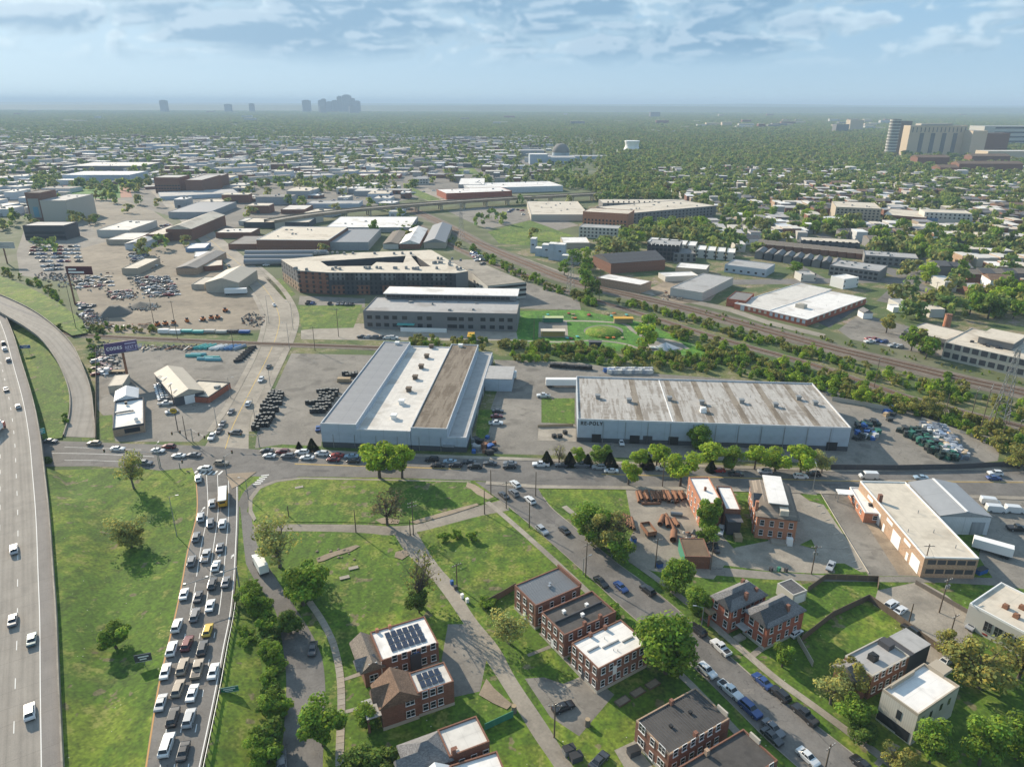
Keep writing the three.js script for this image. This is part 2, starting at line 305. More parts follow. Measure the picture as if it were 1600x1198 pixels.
{
const road = struct('off_ramp',ribbonGeo(rampL,rampR,.02),M.asphalt,'grey off ramp with a queue of traffic');
const stripe = (f,w,mat,name) => { const c = rampAt(f,.034);part(road,name,ribbonGeo(sideOf(c,-w / 2),sideOf(c,w / 2)),mat);};
stripe(.02,.28,M.orange,'edge_line');stripe(.965,.2,M.paint,'edge_line');
for (const [f,s0] of [[.27,62],[.52,60],[.77,78]]) {
const c = rampAt(f,.034),L = lengthOf(c);let i0 = 0;
const solid = c.slice(Math.floor(c.length * .55));part(road,'lane_line',ribbonGeo(sideOf(solid,-.08),sideOf(solid,.08)),M.paint);
for (let s = 8;s < L * .52;s += 9) { const q = along(c,s);part(road,'lane_dash',box(.15,.006,3),M.paint,[q.p.x,q.p.y,q.p.z],Math.atan2(q.d.x,q.d.z));}
}
// turn arrow and stop bar
for (const [x,y] of [[362,870],[317,795],[341,870]]) { const q = P(x,y,rampH(y) + .036);const s = new THREE.Shape();s.moveTo(-.1,-1.4);s.lineTo(.1,-1.4);s.lineTo(.1,.3);s.lineTo(.45,.3);s.lineTo(0,1.4);s.lineTo(-.45,.3);s.lineTo(-.1,.3);part(road,'lane_arrow',new THREE.ShapeGeometry(s).rotateX(-Math.PI / 2),M.paint,[q.x,q.y,q.z]);}
// guard rail on the right side
const rail = thing('guard_rail','steel guard rail on timber posts along the right side of the off ramp','guard rail');
const c = sideOf(rampR,.55).slice(0,Math.floor(rampR.length * .62));
part(rail,'beam',merge([ribbonGeo(sideOf(c,-.04,.42),sideOf(c,-.06,.75)),ribbonGeo(sideOf(c,.04,.75),sideOf(c,.05,.42)),ribbonGeo(sideOf(c,-.06,.75),sideOf(c,.04,.75))]),M.metal);
const L = lengthOf(c);for (let s = 1;s < L;s += 1.95) { const q = along(c,s);part(rail,'post',box(.16,.9,.2),M.wood,[q.p.x + q.d.z * -.12,q.p.y + .36,q.p.z]);}
// embankments: between interstate and ramp, and right of the ramp
const rows = 44,cols = 18,pos = [],uv = [],idx = [];
const yAt = t => lerp(731,1290,t * t * .3 + t * .7);
const edgeX = (list,y) => { for (let i = 1;i < list.length;i++) if (y <= list[i][1] || i === list.length - 1) return lerp(list[i - 1][0],list[i][0],(y - list[i - 1][1]) / (list[i][1] - list[i - 1][1]));};
const le = [[71,731],[76,800],[83,900],[87,960],[91,1063],[97,1198],[102,1300]],re = [[299,731],[304,742],[306,800],[291,862],[282,912],[272,960],[260,1010],[246,1070],[235,1138],[226,1198],[214,1300]];
for (let j = 0;j <= rows;j++) for (let i = 0;i <= cols;i++) {
const y = yAt(j / rows),s = i / cols,top = sstep(731,800,y),hl = HW - .5,hr = rampH(y) - .02;
const a = P(edgeX(le,y) + 1.5,y,hl),b = P(edgeX(re,y) + .5,y,hr);
const q = a.clone().lerp(b,s),mid = lerp(hl,hr,sstep(0,.5,s)) - Math.sin(s * Math.PI) * .5;
const low = lerp(0.12,mid,lerp(sstep(0,1,top),1,1 - sstep(0,.16,s)));
q.y = low + (fbm(q.x / 6,q.z / 6,3) - .5) * .35 * Math.sin(s * Math.PI);
pos.push(q.x,q.y,q.z);uv.push(q.x,q.z);
if (j && i) { const A = (j - 1) * (cols + 1) + i - 1,B = A + 1,C = A + cols + 1,D = C + 1;idx.push(A,D,B,A,C,D);}
}
const g = new THREE.BufferGeometry();g.setAttribute('position',new THREE.Float32BufferAttribute(pos,3));g.setAttribute('uv',new THREE.Float32BufferAttribute(uv,2));g.setIndex(idx);g.computeVertexNormals();
embank.push(g);struct('grass_embankment',g,M.grass,'sloping grass between interstate and off ramp');
const sl = sideOf(rampR,.2,-.02),bl = sideOf(rampR,1,0).map((p,i) => { const q = sideOf(rampR,.6 + Math.min(9,rampR[i].y * 3.2))[i];return V(q.x,.02,q.z);});
struct('grass_embankment',ribbonGeo(sl,bl),M.grass,'grass bank falling away right of the off ramp');
}
{
const lo = [[128,688],[140,690]];
const hOf = y => lerp(.05,6.5,1 - sstep(470,690,y));
const Lp = [[-60,462],[-25,472],[0,489],[35,510],[62,530],[85,560],[100,590],[108,620],[107,650],[98,682]],Rp = [[-60,444],[-20,455],[4,463],[50,485],[87,512],[113,540],[130,575],[142,610],[147,650],[150,684]];
const L = smooth(Lp.map(p => P(p[0],p[1],hOf(p[1]))),5),R = smooth(Rp.map(p => P(p[0],p[1],hOf(p[1]))),5);
const road = struct('entry_ramp',ribbonGeo(L,R,.02),M.highway,'curved pale concrete ramp at the upper left');
const uv = road.geometry.attributes.uv;for (let i = 0;i < uv.count;i++) uv.setX(i,uv.getX(i) * .6 + 3.2);
for (const [c,w,n] of [[L,-1,'left'],[R,1,'right']]) {
const b = thing('ramp_parapet',n === 'left' ? 'low concrete parapet on the inner side of the curved ramp' : 'low concrete parapet on the outer side of the curved ramp','parapet');
const o = sideOf(c,w * .35);part(b,'wall',merge([ribbonGeo(c.map(p => p.clone().add(V(0,.8,0))),o.map(p => p.clone().add(V(0,.8,0)))),ribbonGeo(c,c.map(p => p.clone().add(V(0,.8,0)))),ribbonGeo(o.map(p => p.clone().add(V(0,.8,0))),o.map(p => p.clone().add(V(0,-.9,0))))]),M.concrete);
}
// bank on the far side, bank on the near side
struct('grass_embankment',ribbonGeo(R.map(p => p.clone().add(V(0,-.12,0))),R.map((p,i) => { const k = Math.min(1,p.y / 3),q = sideOf(R,4 + 14 * k)[i];return V(q.x,.03,q.z);})),M.grass,'bright grass bank beyond the curved ramp');
const inner = pp([[-60,470],[-25,480],[8,500],[22,522],[35,565],[52,625],[63,680],[66,692]],0).map(p => V(p.x,.05,p.z));
area('lawn',[[19,540],[60,532],[84,560],[99,592],[107,622],[106,650],[96,684],[66,686],[50,625],[34,565]],.5,M.grass,'grass wedge between interstate and curved ramp');
area('grass_hill',[[-80,425],[-10,428],[40,446],[90,472],[128,500],[135,520],[112,524],[60,492],[0,464],[-80,445]],1.2,M.grass,'green slope at the upper left');
}
const kerbTop = [[60,688],[100,689],[200,693],[310,696],[400,702],[550,710],[800,719],[1000,727],[1300,737],[1640,734]];
const kerbBot = [[60,729],[140,728],[215,731],[300,741],[400,744],[600,746],[735,750],[840,758],[1075,761],[1300,767],[1640,777]];
const sample = (list,x) => { for (let i = 1;i < list.length;i++) if (x <= list[i][0] || i === list.length - 1) return lerp(list[i - 1][1],list[i][1],(x - list[i - 1][0]) / (list[i][0] - list[i - 1][0]));};
const xs = [];for (let x = 60;x <= 1640;x += 20) xs.push(x);
const stTop = xs.map(x => P(x,sample(kerbTop,x),.036)),stBot = xs.map(x => P(x,sample(kerbBot,x),.036));
{
const road = struct('main_street',ribbonGeo(stTop,stBot),M.asphalt,'broad grey street crossing the picture');
const uv = road.geometry.attributes.uv,ps = road.geometry.attributes.position;for (let i = 0;i < uv.count;i++) uv.setXY(i,ps.getX(i),ps.getZ(i));
const at = (f,i0,i1,w,mat,name) => { const c = stTop.slice(i0,i1).map((p,i) => p.clone().lerp(stBot[i + i0],f).add(V(0,.012,0)));part(road,name,ribbonGeo(sideOf(c,-w),sideOf(c,w)),mat);};
at(.50,20,34,.1,M.yellow,'centre_line');at(.52,20,34,.1,M.yellow,'centre_line');at(.46,44,78,.1,M.yellow,'centre_line');at(.49,44,78,.1,M.yellow,'centre_line');at(.5,1,10,.1,M.paint,'lane_line');at(.25,2,9,.08,M.paint,'lane_line');at(.77,2,9,.08,M.paint,'lane_line');at(.44,62,78,.35,M.concrete,'median_strip');
// crosswalk at the ramp mouth and the one on the slip road
for (let i = 0;i < 6;i++) { const p = P(304 + i * 8,738.5,.05);part(road,'crosswalk_bar',box(.6,.006,2.6),M.paint,[p.x,p.y,p.z],-.15);}
for (let i = 0;i < 5;i++) { const p = P(401 + i * 3.2,756 - i * 3.4,.06);part(road,'crosswalk_bar',box(2.4,.006,.55),M.paint,[p.x,p.y,p.z],.3);}
}
function street(name,Lp,Rp,h,mat,label,n = 5) { const L = smooth(pp(Lp,h),n),R = smooth(pp(Rp,h),n);const o = struct(name,ribbonGeo(L,R),mat,label);const uv = o.geometry.attributes.uv,ps = o.geometry.attributes.position;for (let i = 0;i < uv.count;i++) uv.setXY(i,ps.getX(i),ps.getZ(i));return { o,L,R };}
const nwL = [[318,700],[338,668],[357,640],[378,602],[397,565],[411,530],[416,500],[410,480],[392,450],[362,420],[322,386],[287,350],[252,316],[228,290],[205,262],[190,240]];
const nwR = [[388,702],[389,668],[396,640],[414,602],[436,558],[451,527],[458,497],[449,470],[430,444],[400,416],[360,384],[325,354],[285,321],[250,292],[224,264],[204,240]];
const nw = street('curving_street',nwL,nwR,.030,M.concrete,'pale concrete street curving away up the left');
{ const c = nw.L.map((p,i) => p.clone().lerp(nw.R[i],.48).add(V(0,.014,0)));part(nw.o,'centre_line',ribbonGeo(sideOf(c,-.12),sideOf(c,.12)),M.yellow);}
const dgL = [[742,752],[783,782],[850,838],[920,900],[985,960],[1040,1006],[1087,1045],[1140,1096],[1200,1156],[1247,1198],[1330,1275]];
const dgR = [[838,758],[858,790],[895,822],[960,877],[1005,910],[1055,950],[1082,975],[1140,1026],[1200,1078],[1292,1145],[1360,1200],[1450,1275]];
const diag = street('side_street',dgL.slice(0,11),[dgR[0],dgR[1],dgR[2],dgR[3],dgR[4],dgR[5],dgR[7],dgR[8],[1250,1115],dgR[10],dgR[11]],.030,M.asphalt,'grey side street running to the lower right with parked cars');
street('lane',[[372,820],[430,819],[497,819],[575,820],[607,822],[650,819],[700,804],[750,790],[790,779]],[[372,832],[430,830],[497,830],[575,833],[607,836],[652,831],[700,819],[750,806],[796,797]],.022,M.gravel,'narrow pale lane crossing the grass');
street('alley',[[612,828],[632,860],[660,890],[685,917],[725,975],[762,1035],[800,1095],[832,1148],[867,1200],[900,1260]],[[650,830],[672,865],[690,890],[706,908],[742,965],[780,1012],[805,1058],[855,1133],[897,1200],[940,1260]],.026,M.gravel,'gravel alley running down behind the brick flats');
street('service_road',[[362,800],[368,838],[380,872],[400,910],[428,950],[440,1000],[447,1063],[444,1130],[437,1200],[430,1260]],[[392,800],[398,840],[412,872],[434,908],[458,945],[484,985],[502,1025],[508,1075],[506,1130],[504,1200],[502,1260]],.028,M.asphalt,'quiet residential street at the lower left');
street('slip_road',[[368,850],[366,812],[372,785],[386,762],[410,746],[440,738]],[[388,850],[384,812],[388,790],[400,770],[420,758],[470,744]],.032,M.asphalt,'right turn slip lane round the traffic island');
area('pavement',[[352,740],[400,737],[374,757],[362,763]],.15,M.dirt,'tan traffic island at the ramp mouth',.14);
// raised lawns with their kerbs
area('lawn',[[402,760],[430,750],[470,745.5],[600,747.5],[735,752],[742,757],[778,779],[750,787],[700,801],[652,815],[607,818],[575,816],[497,815],[405,816],[388,800],[388,778]],.14,M.grass,'oval lawn between the main street and the lane',.13);
area('sidewalk',[[388,778],[402,760],[430,750],[470,745.5],[735,751.5],[735,753],[470,748],[432,753],[407,763],[394,780],[394,797],[400,810],[396,814],[388,800]],.165,M.concrete,'pale sidewalk round the oval lawn',.15);
// sidewalks along the side street
{
const w = (line,o1,o2,a,b,lab) => { const c = line.slice(a,b);struct('sidewalk',merge([ribbonGeo(sideOf(c,o1,.10),sideOf(c,o2,.10)),ribbonGeo(sideOf(c,o1,.0),sideOf(c,o1,.10))]),M.concrete,lab);};
w(diag.L,3.1,4.7,4,48,'sidewalk along the near side of the side street');w(diag.R,-3.0,-4.7,6,48,'sidewalk along the far side of the side street');
const e = (line,o,lab) => { const c = line.slice(3,49);struct('kerb',merge([ribbonGeo(sideOf(c,0,.11),sideOf(c,o,.11)),ribbonGeo(sideOf(c,0,-.02),sideOf(c,0,.11))]),M.concrete,lab);};
e(diag.L,.22,'kerb on the near side of the side street');e(diag.R,-.22,'kerb on the far side of the side street');
const k1 = stTop.slice(18),k2 = stBot.slice(35);struct('sidewalk',merge([ribbonGeo(sideOf(k1,0,.11),sideOf(k1,-2.0,.11)),ribbonGeo(sideOf(k1,0,-.02),sideOf(k1,0,.11))]),M.concrete,'sidewalk in front of the warehouses');
struct('sidewalk',merge([ribbonGeo(sideOf(k2,.0,.11),sideOf(k2,2.0,.11)),ribbonGeo(sideOf(k2,0,-.02),sideOf(k2,0,.11))]),M.concrete,'sidewalk along the near side of the main street');
const n1 = nw.R.slice(4,46);struct('sidewalk',ribbonGeo(sideOf(n1,.1,.09),sideOf(n1,3.2,.09)),M.concrete,'sidewalk on the right of the curving street');
const n2 = nw.L.slice(4,40);struct('sidewalk',ribbonGeo(sideOf(n2,-2.6,.09),sideOf(n2,-.1,.09)),M.concrete,'sidewalk on the left of the curving street');
// slab walk by the quiet street: each slab its own piece
const walk = struct('slab_walk',sheetGeo(pp([[480,940],[484,938],[519,1000],[532,1060],[533,1200],[529,1200],[528,1062],[515,1002]],.012)),M.dirt,'walk of worn concrete slabs in front of the houses');
const c = smooth(pp([[483,940],[502,968],[519,1002],[528,1036],[532,1066],[533,1110],[531,1160],[530,1215]],.06),6),L = lengthOf(c),r = rng(5),mats = [M.concrete,tinted(T.concrete,[.9,.88,.86]),tinted(T.concrete,[1.08,1.04,1])];
const slab = mbox(1.5,.12,1.42);
for (let s = .8;s < L;s += 1.5) { const q = along(c,s),m = part(walk,'slab',slab,mats[Math.floor(r() * 3)],[q.p.x,.05 + r() * .03,q.p.z],Math.atan2(q.d.x,q.d.z) + (r() - .5) * .05);m.rotation.x = (r() - .5) * .02;}
}
area('yard',[[398,700],[404,660],[428,610],[455,552],[640,556],[560,640],[502,690],[502,706],[440,700]],.020,M.lot,'grey yard left of the long warehouse');
area('yard',[[742,714],[748,690],[782,596],[772,562],[905,566],[1000,582],[1200,596],[1300,604],[1330,628],[1420,640],[1500,660],[1565,690],[1560,720],[1490,728],[1300,730],[1000,722]],.022,M.lot,'grey yard between and behind the two warehouses');
area('lawn',[[846,622],[898,622],[898,662],[846,660]],.05,M.grass,'small square lawn beside the second warehouse');
area('lawn',[[748,640],[772,640],[762,682],[742,690]],.05,M.grass,'shaded grass strip beside the long warehouse');
area('lawn',[[402,700],[500,706],[502,697],[440,694]],.06,M.grass,'grass verge in front of the grey yard');
area('lawn',[[742,717],[800,716],[900,720],[1300,734],[1300,724],[1000,716],[900,712],[742,708]],.06,M.rough,'verge planted with street trees');
area('patio',[[842,664],[900,664],[900,690],[840,688]],.07,M.concrete,'pale concrete patio beside the second warehouse');
area('yard',[[150,545],[395,545],[398,560],[385,600],[350,655],[310,690],[180,690],[172,660],[152,640],[148,590]],.018,M.lot,'gravel and asphalt yard behind the billboard');
area('lawn',[[152,650],[175,648],[177,688],[158,686]],.05,M.grass,'grass corner beside the flat white shop');
area('yard',[[110,430],[100,395],[175,375],[245,358],[300,372],[350,412],[395,455],[412,490],[408,515],[280,522],[170,520],[135,500]],.016,tinted(T.gravel,[.84,.79,.72]),'pale gravel salvage yard');
area('parking_lot',[[25,395],[40,350],[130,345],[170,380],[172,430],[100,440],[30,430]],.014,M.lot,'car park in front of the dark office block');
area('yard',[[20,330],[160,300],[240,330],[300,372],[240,360],[170,380],[130,345]],.012,tinted(T.gravel,[.8,.78,.74]),'pale yards among the workshops');
area('lawn',[[462,478],[566,476],[552,512],[472,514]],.03,M.grass,'grass beside the grey school building');
area('parking_lot',[[470,516],[560,505],[700,515],[840,520],[830,532],[640,532],[470,530]],.024,M.concrete,'drive in front of the grey school building');
area('parking_lot',[[468,462],[570,466],[570,480],[466,476]],.028,M.lot,'parking row beside the apartment block');
area('lawn',[[412,432],[440,436],[462,460],[445,468]],.03,M.grass,'grass corner by the apartment block');
area('parking_lot',[[795,452],[822,440],[905,470],[908,484],[812,482]],.026,M.lot,'empty grey car park by the playground');
area('yard',[[470,600],[498,640],[560,560]],.026,M.lot,'yard corner');
area('playground',[[800,486],[905,484],[1010,505],[1085,538],[1130,560],[1040,552],[960,548],[810,534]],.028,M.turf,'green playground turf');
area('field',[[762,362],[828,344],[905,372],[830,384],[780,380]],.03,M.grass,'bright green open field by the railway');
area('parking_lot',[[700,330],[760,322],[840,328],[905,352],[860,362],[828,344],[762,358],[730,345]],.026,M.lot,'large car park beyond the railway');
area('yard',[[640,300],[668,294],[710,312],[690,318],[672,316]],.026,M.concrete,'loading yard by the white distribution sheds');
area('parking_lot',[[1310,515],[1345,490],[1430,512],[1520,540],[1500,562],[1420,548],[1330,530]],.026,M.lot,'car park of the grey loft building');
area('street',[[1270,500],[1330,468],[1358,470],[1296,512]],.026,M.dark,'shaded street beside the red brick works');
area('yard',[[1010,452],[1045,438],[1130,448],[1110,470],[1050,476]],.02,M.dirt,'tan gravel yard with stored material');
area('gravel_track',[[740,374],[800,396],[870,421],[960,443],[1050,461],[1140,480],[1200,500],[1290,522],[1290,528],[1200,507],[1140,487],[1050,467],[960,450],[870,427],[795,402],[735,380]],.02,M.gravel,'gravel track along the railway');
area('yard',[[995,762],[1090,764],[1095,800],[1150,860],[1115,905],[1020,892],[985,880],[968,872],[990,830],[978,765]],.016,M.gravel,'gravel yard stacked with rusty pipes');
area('parking_lot',[[1112,880],[1150,855],[1200,845],[1236,762],[1275,770],[1358,893],[1280,896],[1200,892]],.018,M.concrete,'pale concrete car park beside the brick flats');
area('driveway',[[1282,770],[1330,770],[1440,900],[1358,900]],.016,M.lot,'grey drive along the tan brick workshop');
area('pavement',[[1352,815],[1366,818],[1440,890],[1438,900],[1405,898]],.024,M.dirt,'brown brick apron along the tan workshop');
area('alley',[[1110,885],[1200,893],[1280,898],[1360,901],[1470,900],[1620,905],[1620,918],[1470,910],[1280,908],[1200,905],[1110,898]],.030,M.lot,'back lane behind the tan workshop');
area('parking_lot',[[1480,765],[1640,770],[1680,930],[1560,915],[1530,870],[1545,800]],.018,M.lot,'grey yard with white vans');
area('parking_lot',[[1372,922],[1440,908],[1480,930],[1520,965],[1520,1010],[1470,1020],[1400,965],[1365,945]],.018,M.concrete,'pale car park behind the white garage');
area('driveway',[[880,1068],[920,1052],[960,1085],[905,1150],[860,1120],[820,1060],[850,1058]],.022,M.lot,'old concrete pads behind the flats');
area('driveway',[[700,975],[735,975],[760,1030],[750,1080],[705,1090],[690,1030]],.018,M.lot,'worn parking pad behind the solar roofed flats');
area('driveway',[[960,1172],[990,1158],[1020,1198],[985,1215]],.02,M.concrete,'tan patio behind the corner flats');
area('driveway',[[1428,1002],[1470,1005],[1492,1036],[1440,1056],[1412,1040]],.016,M.concrete,'concrete drive between the two flats');
for (const [l,p] of [['bare soil worn at the corner of the oval lawn',[[730,753],[742,757],[772,776],[762,780],[745,772],[736,764],[728,760]]],['strip of bare soil along an old foundation',[[494,872],[508,866],[530,859],[556,851],[562,853],[548,861],[524,868],[505,876],[496,878]]],['bare patch beside the alley mouth',[[618,862],[634,858],[640,866],[628,874],[616,870]]],['worn verge of the lane',[[640,815],[700,798],[745,786],[748,789],[702,804],[650,818]]],['bare soil by the lane junction',[[586,812],[600,808],[625,812],[622,818],[596,818]]],['soil strip behind the solar roofed flats',[[748,1085],[760,1060],[772,1075],[800,1100],[792,1108],[770,1098]]]]) area('bare_soil',p,.155,M.dirt,l);
for (const [l,p] of [['garden walk to the flats with eighteen panels',[[530,1066],[532,1061],[571,1046],[574,1052]]],['garden walk to the gabled flats',[[534,1116],[536,1110],[590,1096],[592,1101]]],['walk behind the nearest flats of the three',[[875,1082],[872,1078],[904,1058],[908,1062]]],['walk between the brick flats',[[826,1026],[823,1022],[858,1008],[862,1012]]],['front walk of the first red brick house',[[1128,994],[1122,990],[1142,978],[1148,983]]],['front walk of the slate gabled house',[[1176,1030],[1168,1024],[1188,1008],[1197,1014]]],['back walk along the row of flats',[[842,990],[846,987],[886,1028],[934,1078],[930,1084],[884,1034]]],['front walk of the beige house',[[1374,1198],[1366,1192],[1396,1160],[1408,1166]]]]) area('garden_walk',p,.05,M.concrete,l);
{ const roads = [['asphalt_patch',M.dark,.044],['asphalt_patch',M.lot,.046]];[[300,712,8,2],[500,735,14,1.6],[700,741,10,2],[900,748,16,1.6],[1100,752,9,2],[1300,757,14,2],[1480,757,12,2],[860,815,7,3],[960,905,8,3],[1060,985,7,3],[1170,1080,9,4],[470,1040,8,5],[470,1120,10,3],[310,905,7,5],[290,1010,9,3]].forEach(([x,y,w,h],i) => area('asphalt_patch',[[x - w,y - h],[x + w,y - h * .8],[x + w * 1.1,y + h],[x - w * .9,y + h * .9]].map(([a,b]) => [a,b,x < 320 && y > 800 ? rampH(b) + .05 : roads[i % 2][2] + .006]),0,i % 2 ? tinted(T.asphalt,[.78,.78,.8]) : tinted(T.asphalt,[1.2,1.18,1.15]),'patched rectangle in the asphalt'));}
// ================================================================ BUILDINGS: how they are put together
// a building stands on its own frame: x along the front from left to right, -z into the depth, y up from the ground
function frameOf(p0,p1,p2,h) {
const A = P(p0[0],p0[1],h),B = P(p1[0],p1[1],h),C = P(p2[0],p2[1],h);
const ux = B.x - A.x,uz = B.z - A.z,W = Math.hypot(ux,uz),th = Math.atan2(-uz,ux);
const nx = uz / W,nz = -ux / W;                      // into the depth
const D = (C.x - A.x) * nx + (C.z - A.z) * nz;
return { A,th,W,D: Math.abs(D),local: q => { const dx = q.x - A.x,dz = q.z - A.z;return [(dx * ux + dz * uz) / W,(dx * nx + dz * nz)];} };
}
const winGeo = {};
function windowGeo(w,h,st) {
const k = `${w.toFixed(2)},${h.toFixed(2)},${st}`;if (winGeo[k]) return winGeo[k];
const f = .065,d = .10,list = [bx(w + 2 * f,f,d,0,h / 2 + f / 2,d / 2),bx(f,h,d,-w / 2 - f / 2,0,d / 2),bx(f,h,d,w / 2 + f / 2,0,d / 2),bx(w + 2 * f + .12,.12,d + .08,0,-h / 2 - .06,d / 2 + .04)];
if (st === 'sash') list.push(bx(w,.06,.06,0,0,.05));
if (st === 'pair') list.push(bx(.08,h,.07,0,0,.05),bx(w,.05,.05,0,0,.045));
return winGeo[k] = { frame: merge(list),pane: new THREE.BoxGeometry(w,h,.04).translate(0,0,.025) };
}
const faceAt = (o,face,s,y,out = 0) => face === 'f' ? [[s,y,out],0] : face === 'b' ? [[s,y,-o.D - out],Math.PI] : face === 'l' ? [[-out,y,-s],-Math.PI / 2] : [[o.W + out,y,-s],Math.PI / 2];
function windowOn(o,face,s,y,w,h,st = 'sash',frameMat = M.white,paneMat = M.glass) {
const [p,r] = faceAt(o,face,s,y);const g = windowGeo(w,h,st);
const m = part(o.root,'window',g.frame,frameMat,p,r);part(m,'pane',g.pane,paneMat);return m;
}
function paneOn(o,face,s,y,w,h,mat = M.windowDark,name = 'window') { const [p,r] = faceAt(o,face,s,y,.0);return part(o.root,name,box(w,h,.12),mat,p,r);}
function doorOn(o,face,s,w,h,mat = M.white,name = 'door',y0 = .05) { const [p,r] = faceAt(o,face,s,y0 + h / 2,.02);return part(o.root,name,box(w,h,.12),mat,p,r);}
function windowRow(o,face,n,from,to,y,w,h,st,fm,pm) { for (let i = 0;i < n;i++) { const s = n === 1 ? (from + to) / 2 : lerp(from,to,i / (n - 1));st === 'pane' ? paneOn(o,face,s,y,w,h,pm) : windowOn(o,face,s,y,w,h,st,fm,pm);} }
function ringGeo(W,D,t,h,y) { return merge([mbox(W,h,t,W / 2,y + h / 2,-t / 2),mbox(W,h,t,W / 2,y + h / 2,-D + t / 2),mbox(t,h,D - 2 * t,t / 2,y + h / 2,-D / 2),mbox(t,h,D - 2 * t,W - t / 2,y + h / 2,-D / 2)]);}
// flat roofed building
function flat(q) {
const f = frameOf(q.p0,q.p1,q.p2,q.h),{ W,D } = { W: q.W ?? f.W,D: q.D ?? f.D },h = q.h,pr = q.parapet ?? .45;
const root = thing(q.name,q.label,q.cat ?? 'building',[f.A.x,0,f.A.z],f.th,q.group);
const o = { root,W,D,h,th: f.th,local: f.local };
part(root,'wall',mbox(W,h - pr,D,W / 2,(h - pr) / 2,-D / 2),q.wall);
part(root,'roof',mbox(W - .5,.06,D - .5,W / 2,h - pr + .035,-D / 2),q.roof);
part(root,'parapet',ringGeo(W,D,.25,pr,h - pr),q.coping ?? q.wall);
if (q.base) part(root,'foundation',merge([mbox(W + .08,q.base,.04,W / 2,q.base / 2,.02),mbox(.04,q.base,D,-.02,q.base / 2,-D / 2),mbox(.04,q.base,D,W + .02,q.base / 2,-D / 2)]),q.baseMat ?? M.stone);
if (q.units) { const r = rng(q.seed ?? Math.round(W * 77));for (let i = 0;i < q.units;i++) { const s = .8 + r() * 1.2;roofBox(o,W * (.12 + .76 * r()),D * (.12 + .76 * r()),s,.6 + r() * .7,s);} }
return o;
}
const ventG = merge([bx(1,.7,1,0,.35,0),bx(1.25,.28,1.25,0,.84,0)]),pipeG = cyl(.07,.07,.8,6),acG = merge([bx(1,.85,1,0,.5,0),cyl(.38,.38,.1,10,0,.93,0),bx(1.1,.1,1.1,0,.05,0)]);
function roofBox(o,x,d,w,h,dd,mat = M.steel,name = 'roof_unit',y) { const m = part(o.root,name,name === 'roof_vent' ? ventG : name === 'vent_pipe' ? pipeG : acG,mat,[x,(y ?? o.h - (o.pr ?? .45)) + .05,-d]);m.scale.set(w,h,dd);return m;}
// prism roof over the rectangle x0..x1, depth z0..z1 (metres into the depth), ridge along 'x' or 'z'
function gableGeo(x0,x1,d0,d1,y0,rise,along,over = .35) {
x0 -= over;x1 += over;d0 -= over;d1 += over;const t = .16,xm = (x0 + x1) / 2,dm = (d0 + d1) / 2,pos = [],uv = [];
const quad = (a,b,c,d) => { const L = a.distanceTo(b),H = a.distanceTo(d);for (const [p,u,v] of [[a,0,0],[b,L,0],[c,L,H],[a,0,0],[c,L,H],[d,0,H]]) { pos.push(p.x,p.y,p.z);uv.push(u,v);} };
const tri = (a,b,c) => { for (const p of [a,b,c]) { pos.push(p.x,p.y,p.z);uv.push(p.x,p.y);} };
const q = (x,y,d) => V(x,y,-d);
if (along === 'z') { const r0 = q(xm,y0 + rise,d0),r1 = q(xm,y0 + rise,d1);quad(q(x0,y0,d1),q(x0,y0,d0),r0,r1);quad(q(x1,y0,d0),q(x1,y0,d1),r1,r0);quad(q(x0,y0 - t,d0),q(x0,y0 - t,d1),q(x1,y0 - t,d1),q(x1,y0 - t,d0));tri(q(x0,y0 - t,d0),q(x1,y0 - t,d0),r0);tri(q(x1,y0 - t,d1),q(x0,y0 - t,d1),r1);}
else if (along === 'x') { const r0 = q(x0,y0 + rise,dm),r1 = q(x1,y0 + rise,dm);quad(q(x0,y0,d0),q(x1,y0,d0),r1,r0);quad(q(x1,y0,d1),q(x0,y0,d1),r0,r1);quad(q(x0,y0 - t,d0),q(x0,y0 - t,d1),q(x1,y0 - t,d1),q(x1,y0 - t,d0));tri(q(x0,y0 - t,d1),q(x0,y0 - t,d0),r0);tri(q(x1,y0 - t,d0),q(x1,y0 - t,d1),r1);}
else { const k = Math.min(x1 - x0,d1 - d0) / 2,long = (x1 - x0) >= (d1 - d0),r0 = long ? q(x0 + k,y0 + rise,dm) : q(xm,y0 + rise,d0 + k),r1 = long ? q(x1 - k,y0 + rise,dm) : q(xm,y0 + rise,d1 - k);const a = q(x0,y0,d0),b = q(x1,y0,d0),c = q(x1,y0,d1),d = q(x0,y0,d1);
const fin = (a,b,r) => { const L = a.distanceTo(b);for (const [p,u,v] of [[a,0,0],[b,L,0],[r,L / 2,L / 2]]) { pos.push(p.x,p.y,p.z);uv.push(u,v);} };
if (long) { quad(a,b,r1,r0);quad(c,d,r0,r1);fin(b,c,r1);fin(d,a,r0);} else { quad(b,c,r1,r0);quad(d,a,r0,r1);fin(a,b,r0);fin(c,d,r1);}
quad(q(x0,y0 - t,d0),q(x0,y0 - t,d1),q(x1,y0 - t,d1),q(x1,y0 - t,d0));}
const g = new THREE.BufferGeometry();g.setAttribute('position',new THREE.Float32BufferAttribute(pos,3));g.setAttribute('uv',new THREE.Float32BufferAttribute(uv,2));g.computeVertexNormals();return g;
}
